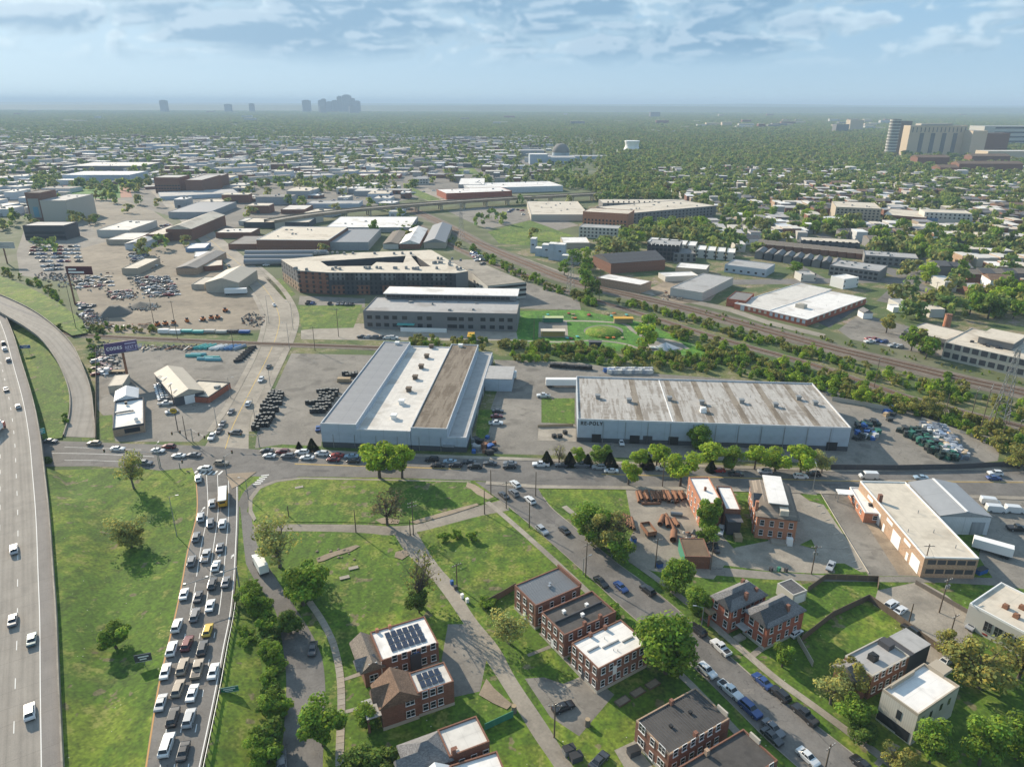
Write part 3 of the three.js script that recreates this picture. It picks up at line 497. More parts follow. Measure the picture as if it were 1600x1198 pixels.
// walls with a pitched roof
function pitched(q) {
const f = frameOf(q.p0,q.p1,q.p2,q.h),W = q.W ?? f.W,D = q.D ?? f.D,root = thing(q.name,q.label,q.cat ?? 'building',[f.A.x,0,f.A.z],f.th,q.group),o = { root,W,D,h: q.h,th: f.th,local: f.local };
const body = [mbox(W,q.h,D,W / 2,q.h / 2,-D / 2)];
part(root,'wall',merge(body),q.wall);
if (q.ridge !== 'hip') { const gb = gableGeo(.04,W - .04,.04,D - .04,q.h + .02,q.rise - .2,q.ridge,0);part(root,'gable',gb,q.gable ?? q.wall);}
part(root,'roof',gableGeo(0,W,0,D,q.h + .16,q.rise,q.ridge,q.over ?? .4),q.roof);
return o;
}
// polygonal block: corners in the photograph at roof level
function block(q) {
const pts = pp(q.roofPx,q.h),c = pts.reduce((a,p) => a.add(p),V(0,0,0)).multiplyScalar(1 / pts.length);
const root = thing(q.name,q.label,q.cat ?? 'building',[c.x,0,c.z],0,q.group),loc = pts.map(p => V(p.x - c.x,p.y,p.z - c.z));
const mk = (list,y0,y1) => { const sh = new THREE.Shape(list.map(p => new THREE.Vector2(p.x,-p.z)));if (q.holePx) sh.holes.push(...q.holePx.map(hp => new THREE.Path(pp(hp,q.h).map(p => new THREE.Vector2(p.x - c.x,-(p.z - c.z))))));return new THREE.ExtrudeGeometry(sh,{ depth: y1 - y0,bevelEnabled: false }).rotateX(-Math.PI / 2).translate(0,y0,0);};
part(root,'wall',mk(loc,0,q.h - .05),q.wall);part(root,'roof',mk(loc,q.h - .045,q.h + .25),q.roof);
return { root,c,loc,h: q.h };
}
// windows along an edge a->b of a block (local points), outward to the right of travel
function edgeWindows(o,a,b,n,ys,w,h,mat = M.windowDark,from = .04,to = .96) {
const d = V(b.x - a.x,0,b.z - a.z),L = d.length();d.normalize();const th = Math.atan2(-d.z,d.x);
for (const y of ys) for (let i = 0;i < n;i++) { const s = lerp(from,to,n === 1 ? .5 : i / (n - 1)) * L;part(o.root,'window',box(w,h,.16),mat,[a.x + d.x * s,y,a.z + d.z * s],th);}
}
function chimney(o,x,d,y,h = 1.6,mat = M.brick,w = .7) { part(o.root,'chimney',mbox(w,h,w,x,y + h / 2,-d),mat);}
function stack(o,x,d,w,dd,y,h,mat,name) { return part(o.root,name,mbox(w,h,dd,x + w / 2,y + h / 2,-d - dd / 2),mat);}

// ================================================================ THE NEAR BUILDINGS
const font = await new FontLoader().loadAsync('fonts/droid/droid_sans_bold.typeface.json');
function lettersOn(parent,text,size,mat,pos,rotY = 0,depth = .06,name = 'lettering') { const g = new TextGeometry(text,{ font,size,depth,curveSegments: 3 });return part(parent,name,g,mat,pos,rotY);}

{ // ---- long warehouse, four bays of different height
const h = 9,f = frameOf([500,661],[642,666],[600,533],h),D = f.D;
const root = thing('warehouse','long white warehouse of four parallel roofs with a row of roof vents','warehouse',[f.A.x,0,f.A.z],f.th),o = { root,D };
const xa = (x,y,hh) => f.local(P(x,y,hh))[0];
const bays = [[0,xa(556,662.5,9),9,M.metalRoof],[xa(556,662.5,9),xa(642,671,7.2),7.2,M.roofWhite],[xa(642,666,8.6),xa(699,667.5,8.6),8.6,M.roofBrown],[xa(699,667.5,8.6),xa(729,682,5.6),5.6,M.roofGrey]];
const streaked = tinted(T.roof,[1.0,.99,.96],.85);
bays.forEach(([x0,x1,hh,rm],i) => {
const w = x1 - x0,dd = i === 3 ? D * .985 : D;
part(root,'wall',mbox(w - .02,hh - 2.0 - .5,dd,(x0 + x1) / 2,2.0 + (hh - 2.5) / 2,-dd / 2),M.panelBlue);
part(root,'plinth',mbox(w - .02,2.0,dd - .1,(x0 + x1) / 2,1.0,-dd / 2),M.base);
part(root,'roof',mbox(w - .6,.08,dd - .6,(x0 + x1) / 2,hh - .45,-dd / 2),rm);
part(root,'parapet',ringGeo(w - .03,dd,.3,.5,hh - .5).translate(x0 + .015,0,0),M.panelWhite);
});
for (const [zx,zy] of [[1097,412],[1067,474],[1033,539],[995,607],[955,683],[910,762],[862,853]]) { const [lx,ld] = f.local(P(400 + zx / 4,440 + zy / 4,6.9));const m = part(root,'roof_vent',ventG,zy > 700 ? M.white : M.wood,[lx,6.8,-ld]);m.scale.set(1.7,1.7,1.7);}
for (const [zx,zy] of [[882,388],[1278,398]]) { const [lx,ld] = f.local(P(400 + zx / 4,440 + zy / 4,8.8));const m = part(root,'roof_vent',ventG,M.white,[lx,zx < 1000 ? 8.6 : 8.2,-ld]);m.scale.set(1.6,1.2,1.6);}
const W = bays[3][1];o.W = W;
for (let i = 0;i < 5;i++) part(root,'roller_door',box(.14,3.2,3.6),M.panelGrey,[W + .05,1.7,-12 - i * 19]);
part(root,'canopy',mbox(4,.15,1.6,W - 6,2.6,.8),M.steel);
for (let i = 0;i < 6;i++) part(root,'downpipe',box(.16,5,.14),M.steel,[4 + i * 7.4,2.5,.08]);
part(root,'back_annex',mbox(11,5.2,15,W + 5.6,2.6,-D + 26),M.panelBlue);part(root,'annex_roof',mbox(11.3,.2,15.3,W + 5.6,5.32,-D + 26),M.roofGrey);
}
{ // ---- second warehouse with its sign
const h = heightOf(903,690,654),o = flat({ name: 'warehouse',label: 'wide low white warehouse with stained roof and dark lettering at its corner',cat: 'warehouse',p0: [903,654],p1: [1331,668],p2: [901.5,587.5],h,wall: M.panelBlue,roof: M.roofDirty,parapet: .6,coping: M.panelWhite,base: 1.7,baseMat: M.base });
lettersOn(o.root,'RE-POLY',1.4,M.black,[.9,h - 2.3,.03]);
for (const [x,w] of [[931.5,3.2],[991,3.4],[1011,3.2],[1051,3.4],[1295,3.6]]) { const [lx] = o.local(P(x,690 + (x - 903) * .024,0));part(o.root,'roller_door',box(w,3.1,.2),x > 1000 && x < 1020 ? M.charcoal : M.black,[lx,1.62,.07]);}
for (const [x,y] of [[934,618],[983,624],[1046,621],[1096.5,627],[1159,625],[1212,631],[1274,628],[1248,620]]) { const [lx,ld] = o.local(P(x,y + 2,h));roofBox(o,lx,ld,1.5,1.5,1.5,M.steel,'roof_vent',h - .6);}
{ const [lx,ld] = o.local(P(1099,641,h));roofBox(o,lx,ld,2,1.7,2,M.white,'air_conditioner',h - .6);}
for (const [a,b,m] of [[[1032,598],[1052,657],M.white]]) { const [ax,ad] = o.local(P(...a,h)),[bx_] = o.local(P(...b,h));part(o.root,'roof_seam',mbox(.4,.12,o.D - 1,ax,h - .5,-o.D / 2),m);}
for (let i = 1;i < 12;i++) part(o.root,'downpipe',box(.16,h - .7,.14),M.steel,[o.W * i / 12 + 1.2,(h - .7) / 2,.1]);
for (let i = 0;i < 9;i++) roofBox(o,o.W * (.06 + i * .107),o.D * (.2 + (i * 37 % 60) / 100),1,1.2,1,M.steel,'vent_pipe',h - .6);
// brown troughs between the roof panels
for (const x of [.235,.385,.50,.63,.76,.885]) part(o.root,'roof_trough',mbox(2.2,.05,o.D - 1.2,o.W * x,h - .53,-o.D / 2),tinted(T.oldRoof,[.62,.56,.48],.95));
}
{ // ---- grey school with its long glazed monitor
const h = heightOf(568,513,485),o = flat({ name: 'school_building',label: 'long grey two storey block with a raised white monitor roof',p0: [567,485],p1: [808,490],p2: [583,463],h,wall: M.greyWall,roof: M.roofGrey,parapet: .5,units: 7 });
for (const y of [2.2,6.2]) for (const s of [.04,.095,.15,.205,.27,.37,.43,.58,.64,.70,.78,.84,.9,.955]) paneOn(o,'f',o.W * s,y,s > .55 && s < .6 ? 5 : 2.6,1.9);
part(o.root,'clerestory',mbox(o.W - 8,2.6,14,o.W / 2 + 2,h + 1.3,-o.D - 3),M.greyWall);
for (let i = 0;i < 26;i++) part(o.root,'window',box(2.4,1.7,.14),M.glass,[8 + i * (o.W - 12) / 26,h + 1.4,-o.D + 4.06]);
part(o.root,'monitor_roof',mbox(o.W - 6,.35,16,o.W / 2 + 2,h + 2.85,-o.D - 3.4),M.roofBright);
part(o.root,'canopy',mbox(9,.25,3,o.W * .28,3.2,1.5),M.teal);
part(o.root,'screen_wall',mbox(24,2.2,.3,o.W * .4,1.1,4),M.white);
}
{ // ---- courtyard apartments, five storeys
const h = heightOf(467,457,423),o = block({ name: 'apartment_block',label: 'large five storey apartment block round a courtyard',roofPx: [[439,406],[465,423],[512,426],[712,427],[731,424],[674,391],[560,395]],holePx: [[[500,408.5],[512,416.5],[580,416],[588,410],[630,411],[634,400]],[[642,400],[656,417],[674,417],[650,400]]],h,wall: M.charcoal,roof: M.roofTan });
const [a,b,c,d,e] = o.loc,ys = [1.7,4.5,7.3,10.1,12.6];
const panel = (p,q,s0,s1,y0,y1,mat,name) => { const dd = V(q.x - p.x,0,q.z - p.z),L = dd.length();dd.normalize();const m = part(o.root,name,box((s1 - s0) * L,y1 - y0,.3),mat,[p.x + dd.x * L * (s0 + s1) / 2 - dd.z * .05,(y0 + y1) / 2,p.z + dd.z * L * (s0 + s1) / 2 + dd.x * .05],Math.atan2(-dd.z,dd.x));};
panel(b,c,0,1,0.1,h - .4,M.brickBrown,'brick_bay');panel(a,b,.0,1,6,h - .4,M.greyWall,'stucco_bay');panel(a,b,0,1,.1,5.9,M.brickTan,'brick_bay');
for (const s of [0,.2,.4,.6,.8]) { panel(c,d,s + .01,s + .13,h - 4.4,h - .4,M.greyWall,'stucco_bay');panel(c,d,s + .02,s + .12,.2,6,M.brickBrown,'brick_bay');panel(c,d,s + .145,s + .185,.1,h - .2,M.charcoal,'balcony_bay');}
panel(d,e,0,1,.1,h - .2,M.greyWall,'end_bay');
const off = (p,q) => { const dd = V(q.x - p.x,0,q.z - p.z).normalize();return V(-dd.z * .2,0,dd.x * .2);};
const ow = (p,q,n,w,hh) => { const t = off(p,q);edgeWindows(o,p.clone().add(t),q.clone().add(t),n,ys,w,hh);};
ow(b,c,5,1.6,1.7);ow(c,d,26,1.2,1.6);ow(a,b,7,1.4,1.6);
const r = rng(8);for (let i = 0;i < 46;i++) { const t = r(),q = t < .5 ? P(lerp(450,720,r()),lerp(419.5,423,r()),h) : t < .75 ? P(lerp(480,660,r()),lerp(396.5,398.5,r()),h) : P(lerp(676,720,r()),lerp(405,418,r()),h);const m = part(o.root,'roof_unit',acG,M.steel,[q.x - o.c.x,h + .25,q.z - o.c.z]);m.scale.setScalar(1.5);}
}
{ // ---- its parking garage
const h = 9.5,o = block({ name: 'parking_garage',label: 'pale concrete parking garage joined to the apartment block',roofPx: [[702,407],[738,427],[762,447],[822,441],[740,406]],h,wall: M.stucco,roof: M.concrete });
const [a,b,c,d] = o.loc;for (const y of [2.2,5.2,8]) { const q = V(c.x,0,c.z + .2),e2 = V(d.x,0,d.z + .2);edgeWindows(o,q,e2,5,[y],5.5,1.3,M.black,.12,.9);}
edgeWindows(o,V(b.x - .1,0,b.z + .1),V(c.x - .1,0,c.z + .1),4,[2.5,5.5],4,1.4,M.black,.15,.85);
}
const HB = (bx_,by,ty) => heightOf(bx_,by,ty);
{ // three in a row
const a = flat({ name: 'brick_flats',label: 'brick flats with ribbed grey metal roof, farthest of the row of three',cat: 'house',p0: [804,914],p1: [837,946],p2: [872,885],h: HB(836,984,946),wall: M.brick,roof: M.metalRoof,parapet: .35,base: .7,baseMat: M.stone });
for (const y of [2.0,5.1]) { windowRow(a,'f',3,a.W * .2,a.W * .8,y,1.0,1.6);windowRow(a,'r',4,a.D * .1,a.D * .85,y,.9,1.4);}
doorOn(a,'f',a.W * .5,1,2.1);for (let i = 1;i < 22;i++) part(a.root,'roof_rib',box(.07,.07,a.D - .6),M.steel,[i * a.W / 22,a.h - .26,-a.D / 2]);
roofBox(a,a.W * .5,a.D * .55,.5,.9,.5,M.metal,'roof_vent');roofBox(a,a.W * .58,a.D * .5,.5,.9,.5,M.metal,'roof_vent');part(a.root,'front_cornice',mbox(a.W + .3,1.1,.4,a.W / 2,a.h + .2,-a.D + .1),M.brickBrown);
const b = flat({ name: 'brick_flats',label: 'brick flats with black tar roof, middle of the row of three',cat: 'house',p0: [846,956],p1: [882,992],p2: [924,921],h: HB(884,1030,992),wall: M.brick,roof: M.tar,parapet: .5,base: .6 });
for (const y of [2.0,5.2]) { windowRow(b,'f',4,b.W * .12,b.W * .88,y,.95,1.6);windowRow(b,'r',5,b.D * .12,b.D * .8,y,.9,1.4);}
doorOn(b,'f',b.W * .52,1,2.1);part(b.root,'fire_wall',mbox(.35,.6,b.D * .9,b.W * .5,b.h - .1,-b.D * .5),M.charcoal);for (const [s,t] of [[.3,.3],[.65,.5],[.4,.7]]) { roofBox(b,b.W * s,b.D * t,.6,.8,.6,M.white,'roof_vent');} chimney(b,b.W - .4,b.D * .4,b.h - .3,1);chimney(b,b.W - .4,b.D * .7,b.h - .3,1);
const c = flat({ name: 'brick_flats',label: 'brick flats with bright white roof, nearest of the row of three',cat: 'house',p0: [893,1004],p1: [935,1045],p2: [970,967],h: HB(935,1084,1045),wall: M.brick,roof: M.roofBright,parapet: .35,coping: M.brickBrown,base: .8 });
for (const y of [2.1,5.2]) { windowRow(c,'f',4,c.W * .12,c.W * .88,y,.95,1.6);windowRow(c,'r',6,c.D * .1,c.D * .86,y,.95,1.5);}
doorOn(c,'f',c.W * .47,1,2.1,M.charcoal);doorOn(c,'r',c.D * .33,1,2.2,M.white,'door',2.8);
for (const [s,d0,d1] of [[.42,.1,.32],[.52,.34,.66],[.62,.68,.9]]) part(c.root,'roof_step',mbox(.3,.4,(d1 - d0) * c.D,c.W * s,c.h - .2,-(d0 + d1) / 2 * c.D),M.roofGrey);chimney(c,.4,c.D * .35,c.h - .3,1,M.brick);chimney(c,.4,c.D * .65,c.h - .3,1,M.brick);
for (const [s,t] of [[.72,.45],[.78,.5],[.3,.5]]) roofBox(c,c.W * s,c.D * t,1,.7,1,M.steel,'vent_pipe');
}
{ // corner flats below
const d = flat({ name: 'brick_flats',label: 'brick corner flats with dark ribbed roof and tan patio behind',cat: 'house',p0: [994,1125],p1: [1046,1179],p2: [1085,1072],h: HB(992,1161,1125),wall: M.brick,roof: M.tar,parapet: .3,coping: M.brickTan,base: .7 });
for (const y of [2.0,5.2]) { windowOn(d,'f',d.W * .2,y,1.5,1.6,'pair');windowOn(d,'f',d.W * .52,y - .6,.9,1.5);windowOn(d,'f',d.W * .8,y,1.5,1.6,'pair');windowRow(d,'r',6,d.D * .1,d.D * .8,y,1.0,1.5);}
for (let i = 1;i < 26;i++) part(d.root,'roof_rib',box(d.W - .6,.05,.12),M.shDark,[d.W / 2,d.h - .2,-i * d.D / 26]);
chimney(d,.5,d.D * .55,d.h - .3,1.2);chimney(d,d.W - .5,d.D * .45,d.h - .3,1.2);roofBox(d,d.W * .5,d.D * .3,.5,.7,.5,M.black,'roof_vent');roofBox(d,d.W * .45,d.D * .65,.5,.7,.5,M.black,'roof_vent');part(d.root,'front_pediment',mbox(2.4,1.0,.35,d.W * .8,d.h + .3,-d.D + .1),M.stone);
const e = flat({ name: 'brick_flats',label: 'dark roofed brick flats cut by the lower edge beside the corner flats',cat: 'house',p0: [1048,1205],p1: [1100,1262],p2: [1162,1138],h: d.h,wall: M.brick,roof: M.tar,parapet: .4,coping: M.brickBrown,base: .7 });
chimney(e,.5,e.D * .45,e.h - .3,1.2,M.brickTan);for (const y of [2,5.2]) windowRow(e,'r',5,e.D * .1,e.D * .9,y,1,1.5);part(e.root,'front_pediment',mbox(2.2,1.0,.35,e.W * .35,e.h + .3,-e.D + .1),M.stone);
}
const solarG = mbox(1.0,.05,1.7),solarLeg = merge([bx(1.0,.35,.06,0,-.19,-.8),bx(.06,.2,1.6,-.45,-.1,0),bx(.06,.2,1.6,.45,-.1,0)]);
function solarArray(o,x0,d0,nx,nd,y,sx = 1.75,sd = 2.35,skip = []) {
for (let j = 0;j < nd;j++) for (let i = 0;i < nx;i++) { if (skip.some(([a,b]) => a === i && b === j)) continue;const m = part(o.root,'solar_panel',solarG,M.solar,[x0 + i * sx,y + .42,-(d0 + j * sd)],0);m.scale.set(sx * .84,1,sd * .44);m.rotation.x = .16;part(m,'mounting_frame',solarLeg,M.metal);}
}
{
const h = 7.6,a = flat({ name: 'brick_flats',label: 'brick flats with eighteen solar panels on a white roof',cat: 'house',p0: [596,1032],p1: [685,1004],p2: [575,988],h: HB(685,1037,1004),wall: M.brickBrown,roof: M.roofBright,parapet: .35,base: .6 });
for (const y of [2.1,5.2]) { windowRow(a,'f',5,a.W * .22,a.W * .9,y,1.0,1.5);}
doorOn(a,'f',a.W * .6,1.1,2.3,M.blue,'door',2.7);part(a.root,'porch_bay',mbox(2.2,a.h - .8,.5,a.W * .58,(a.h - .8) / 2,.25),M.charcoal);
solarArray(a,a.W * .26,a.D * .27,6,3,a.h - .35,a.W * .105,a.D * .22,[]);
// mansard front on the left with a gable dormer
part(a.root,'front_wing',mbox(3.6,a.h - 1.6,a.D,-1.8,(a.h - 1.6) / 2,-a.D / 2),M.brickBrown);part(a.root,'front_roof',gableGeo(-4.2,.4,0,a.D,a.h - 1.5,2.0,'z',.3),M.shTan);part(a.root,'front_dormer',gableGeo(-4.8,-1.0,a.D * .08,a.D * .42,a.h - 1.4,1.6,'x',.2),M.shGrey);
for (const y of [2,4.9]) windowRow({ ...a,W: a.W },'f',1,-2,-1.6,y,1.6,1.5,'pair');part(a.root,'downpipe',box(.1,a.h - .5,.1),M.white,[-.1,a.h / 2,.08]);chimney(a,a.W * .35,a.D - .4,a.h - .3,.9,M.brickOrange,.6);chimney(a,a.W * .12,a.D - .4,a.h - .3,.9,M.brickOrange,.6);
const b = flat({ name: 'brick_flats',label: 'brick flats with eight solar panels and a brown gabled front',cat: 'house',p0: [652,1083],p1: [709,1064],p2: [635,1052],h: HB(710,1101,1064),wall: M.brickBrown,roof: M.roofWhite,parapet: .35,base: .7 });
for (const y of [2.0,5.1]) { windowRow(b,'f',3,b.W * .2,b.W * .62,y,1.0,1.5);}
solarArray(b,b.W * .22,b.D * .30,4,2,b.h - .35,b.W * .16,b.D * .34);
part(b.root,'front_wing',mbox(7,b.h - .6,b.D + .6,-3.5,(b.h - .6) / 2,-b.D / 2),M.brickBrown);part(b.root,'front_roof',gableGeo(-7.2,.2,-.2,b.D + .2,b.h - .5,2.9,'z',.35),M.shBrown);part(b.root,'front_gable',gableGeo(-7,0,-.28,b.D + .28,b.h - .62,2.7,'z',0),M.brickBrown);part(b.root,'roof_dormer',gableGeo(-8,-4,b.D * .3,b.D * .75,b.h - .5,2.2,'x',.2),M.shBrown);
for (const y of [2,4.9]) { const g = windowGeo(1.6,1.5,'pair');const m = part(b.root,'window',g.frame,M.white,[-1.6,y,.32]);part(m,'pane',g.pane,M.glass);}
part(b.root,'porch_roof',mbox(2.8,.2,b.D * .85,-8.4,3.4,-b.D * .45),M.roofGrey);for (const t of [.08,.5,.9]) part(b.root,'porch_post',mbox(.45,3.3,.45,-9.5,1.65,-b.D * t * .9),M.brickBrown);part(b.root,'foundation',mbox(7.06,.8,.06,-3.5,.4,.36),M.stone);
}
{ // house at the lower edge, grey hip front and white flat roof, and the next one
const c = flat({ name: 'brick_flats',label: 'flats with grey hipped front and patched white roof at the lower edge',cat: 'house',p0: [702,1182],p1: [765,1158],p2: [682,1140],h: 7.4,wall: M.brickBrown,roof: M.roofWhite,parapet: .4,base: .7 });
windowRow(c,'f',3,c.W * .3,c.W * .9,5,1,1.5);part(c.root,'front_wing',mbox(7,c.h - .8,c.D,-3.5,(c.h - .8) / 2,-c.D / 2),M.brickBrown);part(c.root,'front_roof',gableGeo(-7,.3,0,c.D,c.h - .7,2.6,'hip',.4),M.shGrey);part(c.root,'front_gable',gableGeo(-8.5,-3.5,c.D * .05,c.D * .55,c.h - .7,2.2,'x',.25),M.shGrey);chimney(c,c.W * .12,.4,c.h - .3,1.3);chimney(c,1.5,c.D * .2,c.h,.01,M.brick);
const d = flat({ name: 'brick_flats',label: 'white roofed flats cut by the lower edge of the picture',cat: 'house',p0: [715,1235],p1: [792,1210],p2: [700,1196],h: 7.2,wall: M.brickBrown,roof: M.roofBright,parapet: .4,base: .7 });
part(d.root,'front_gable',gableGeo(-5,.2,0,d.D,d.h - .6,2.0,'z',.3),M.white);
}
{ // red brick houses across the side street
const mk = (q) => { const o = pitched({ ...q,ridge: 'hip',wall: M.brickRed,cat: 'house' });return o;};
const a = mk({ name: 'brick_house',label: 'red brick house with grey hip roof and wooden porch balcony',p0: [1113,932],p1: [1143,955],p2: [1160,900],D: 11,h: HB(1143,990,955),rise: 2.8,roof: M.shGrey });
for (const y of [1.9,5]) { windowRow(a,'f',2,a.W * .25,a.W * .8,y,1,1.7);windowRow(a,'r',4,a.D * .12,a.D * .85,y,.9,1.5);}
part(a.root,'porch_deck',mbox(2.6,.2,2.2,a.W * .1,3.2,1.1),M.woodLight);part(a.root,'porch_rail',merge([bx(2.6,.8,.06,a.W * .1,3.75,2.2),bx(.06,.8,2.2,a.W * .1 - 1.3,3.75,1.1)]),M.woodLight);for (const s of [-1.1,1.1]) part(a.root,'porch_post',mbox(.35,3.1,.35,a.W * .1 + s,1.55,2.0),M.brickRed);part(a.root,'roof_gable',gableGeo(a.W * .35,a.W * .95,-.2,a.D * .5,a.h + .2,2.2,'z',.25),M.shDark);chimney(a,a.W * .9,a.D * .45,a.h + .5,2.2);chimney(a,a.W * .8,a.D * .8,a.h + .3,1.8);chimney(a,a.W * .2,a.D * .75,a.h + .6,1.8);
const b = mk({ name: 'brick_house',label: 'red brick house with slate gable and white stone trim',p0: [1166,955],p1: [1200,981],p2: [1205,930],D: 11.5,h: HB(1203,1019,984),rise: 3.0,roof: M.shGrey });
for (const y of [1.9,4.8]) { windowRow(b,'f',2,b.W * .3,b.W * .75,y,1.2,1.7);windowRow(b,'r',4,b.D * .12,b.D * .8,y,.9,1.5);} part(b.root,'roof_gable',gableGeo(b.W * .3,b.W * .98,-.25,b.D * .55,b.h + .2,2.9,'z',.25),M.shDark);part(b.root,'gable_trim',gableGeo(b.W * .34,b.W * .94,-.3,-.2,b.h + .15,2.6,'z',0),M.white);part(b.root,'porch_roof',mbox(2.6,.14,2,b.W * .1,2.7,1.0),M.roofGrey);part(b.root,'foundation',mbox(b.W + .1,.7,b.D + .1,b.W / 2,.35,-b.D / 2),M.stone);chimney(b,b.W * .85,b.D * .6,b.h + .5,2.2);part(b.root,'front_steps',mbox(1.6,.5,2.4,b.W * .15,.25,2),M.concrete);
}
{ // flats and beige house at the lower right
const a = flat({ name: 'brick_flats',label: 'brick flats with pale roof, roof deck and small gabled front',cat: 'house',p0: [1321,1024],p1: [1364,1056],p2: [1376,993],h: HB(1356,1090,1053),wall: M.brickBrown,roof: M.roofGrey,parapet: .4,coping: M.stone });
for (const y of [2,5.2]) windowRow(a,'r',5,a.D * .12,a.D * .85,y,1,1.5);roofBox(a,a.W * .5,a.D * .38,1.5,1.4,1.5,M.black,'air_conditioner');part(a.root,'front_wing',mbox(a.W * .9,a.h - 1.4,2.6,a.W * .45,(a.h - 1.4) / 2,1.3),M.brick);part(a.root,'front_gable',gableGeo(0,a.W * .9,-3,.2,a.h - 1.3,2,'z',.3),M.shGrey);
part(a.root,'deck_room',mbox(a.W * .9,5.4,7.5,a.W * .5,2.7,-a.D - 3.75),M.charcoal);part(a.root,'deck_roof',mbox(a.W * .9,.15,5.5,a.W * .5,5.5,-a.D - 4.9),M.roofGrey);part(a.root,'deck_hatch',mbox(a.W * .4,1.5,1.8,a.W * .32,a.h + .2,-a.D + 1.5),M.charcoal);
const b = flat({ name: 'stucco_house',label: 'beige stucco house with angled white flat roof among trees',cat: 'house',p0: [1380,1076],p1: [1436,1116],p2: [1452,1040],h: 7.6,wall: M.panelBeige,roof: M.roofBright,parapet: .6,coping: M.tanWall });
paneOn(b,'f',b.W * .55,4.6,.9,2);paneOn(b,'f',b.W * .3,1.5,4,2);paneOn(b,'f',b.W * .75,1.4,2.4,2.3);for (const s of [.15,.35,.6,.8]) paneOn(b,'r',b.D * s,5.2,.8,1.5);part(b.root,'raised_parapet',mbox(.3,.9,b.D * .55,b.W * .08,b.h + .1,-b.D * .4),M.tanWall);part(b.root,'stair_head',mbox(b.W * .45,.8,3,b.W * .35,b.h,-b.D - 1.2),M.tanWall);
const c = flat({ name: 'garage_building',label: 'white painted garage with dark windows at the right edge',p0: [1516,942],p1: [1625,1000],p2: [1563,908],h: 6.2,wall: M.stucco,roof: M.roofTan,parapet: .5,coping: M.white });
for (const s of [.33,.48,.62,.76]) { windowOn(c,'f',c.W * s,2.8,1.5,2.4,'pair',M.steel);} for (const [s,t] of [[.35,.4],[.5,.6],[.55,.3],[.7,.5]]) roofBox(c,c.W * s,c.D * t,1.1,.9,1.1,M.rust);
}
{ // tan brick workshop and its sheds
const h = HB(1441,902,870),a = flat({ name: 'brick_workshop',label: 'long tan brick workshop with white roof and three white roller doors',p0: [1446,870],p1: [1531,872],p2: [1351,751],h,wall: M.brickTan,roof: M.roofTan,parapet: .4,coping: M.white });
for (const [t,w,hh] of [[.09,4.2,3.6],[.36,4.4,3.8],[.66,4,3.6]]) doorOn(a,'l',a.D * t,w,hh,M.white,'roller_door');for (const t of [.19,.54]) doorOn(a,'l',a.D * t,1.1,2.2);for (const t of [.22,.48,.8]) paneOn(a,'l',a.D * t,h - 1.6,3.4,1.0,M.white);
for (const y of [1.9,4.6]) windowRow(a,'f',5,a.W * .15,a.W * .88,y,2.0,1.3,'pane',null,M.charcoal);for (const [s,t] of [[.6,.3],[.75,.12],[.65,.55],[.1,.3]]) roofBox(a,a.W * s,a.D * t,1.4,1.3,1.4,M.steel,'vent_pipe');chimney(a,.6,a.D * .7,h - .2,2.2,M.brickBrown,1);
const b = flat({ name: 'brick_annex',label: 'low red brick office annex with white roof and entrance canopy',p0: [1352,800],p1: [1379,802],p2: [1325,760],h: HB(1351,816,800),wall: M.brickOrange,roof: M.roofBright,parapet: .35,coping: M.white });
windowRow(b,'f',1,b.W * .6,b.W * .7,1.8,1.2,1.3);windowRow(b,'l',4,b.D * .2,b.D * .85,1.9,1.2,1.2);part(b.root,'canopy',mbox(4.2,.2,3,-2.1,2.8,-b.D + 2.6),M.white);for (const z of [1.4,3.8]) part(b.root,'canopy_post',box(.15,2.7,.15),M.steel,[-4,1.35,-b.D + z]);roofBox(b,b.W * .6,b.D * .3,.8,.8,.8,M.black,'roof_vent');
const c = pitched({ name: 'metal_shed',label: 'pale grey gabled metal shed joined to the tan workshop',p0: [1470,806],p1: [1550,808],p2: [1421,754],h: HB(1542,836,808),rise: 1.4,ridge: 'z',wall: M.panelWhite,roof: M.panelGrey,over: .2 });
doorOn(c,'f',c.W * .78,3.6,4,M.panelGrey,'roller_door');part(c.root,'ridge_cap',mbox(.6,.14,c.D,c.W / 2,c.h + 1.62,-c.D / 2),M.white);
}
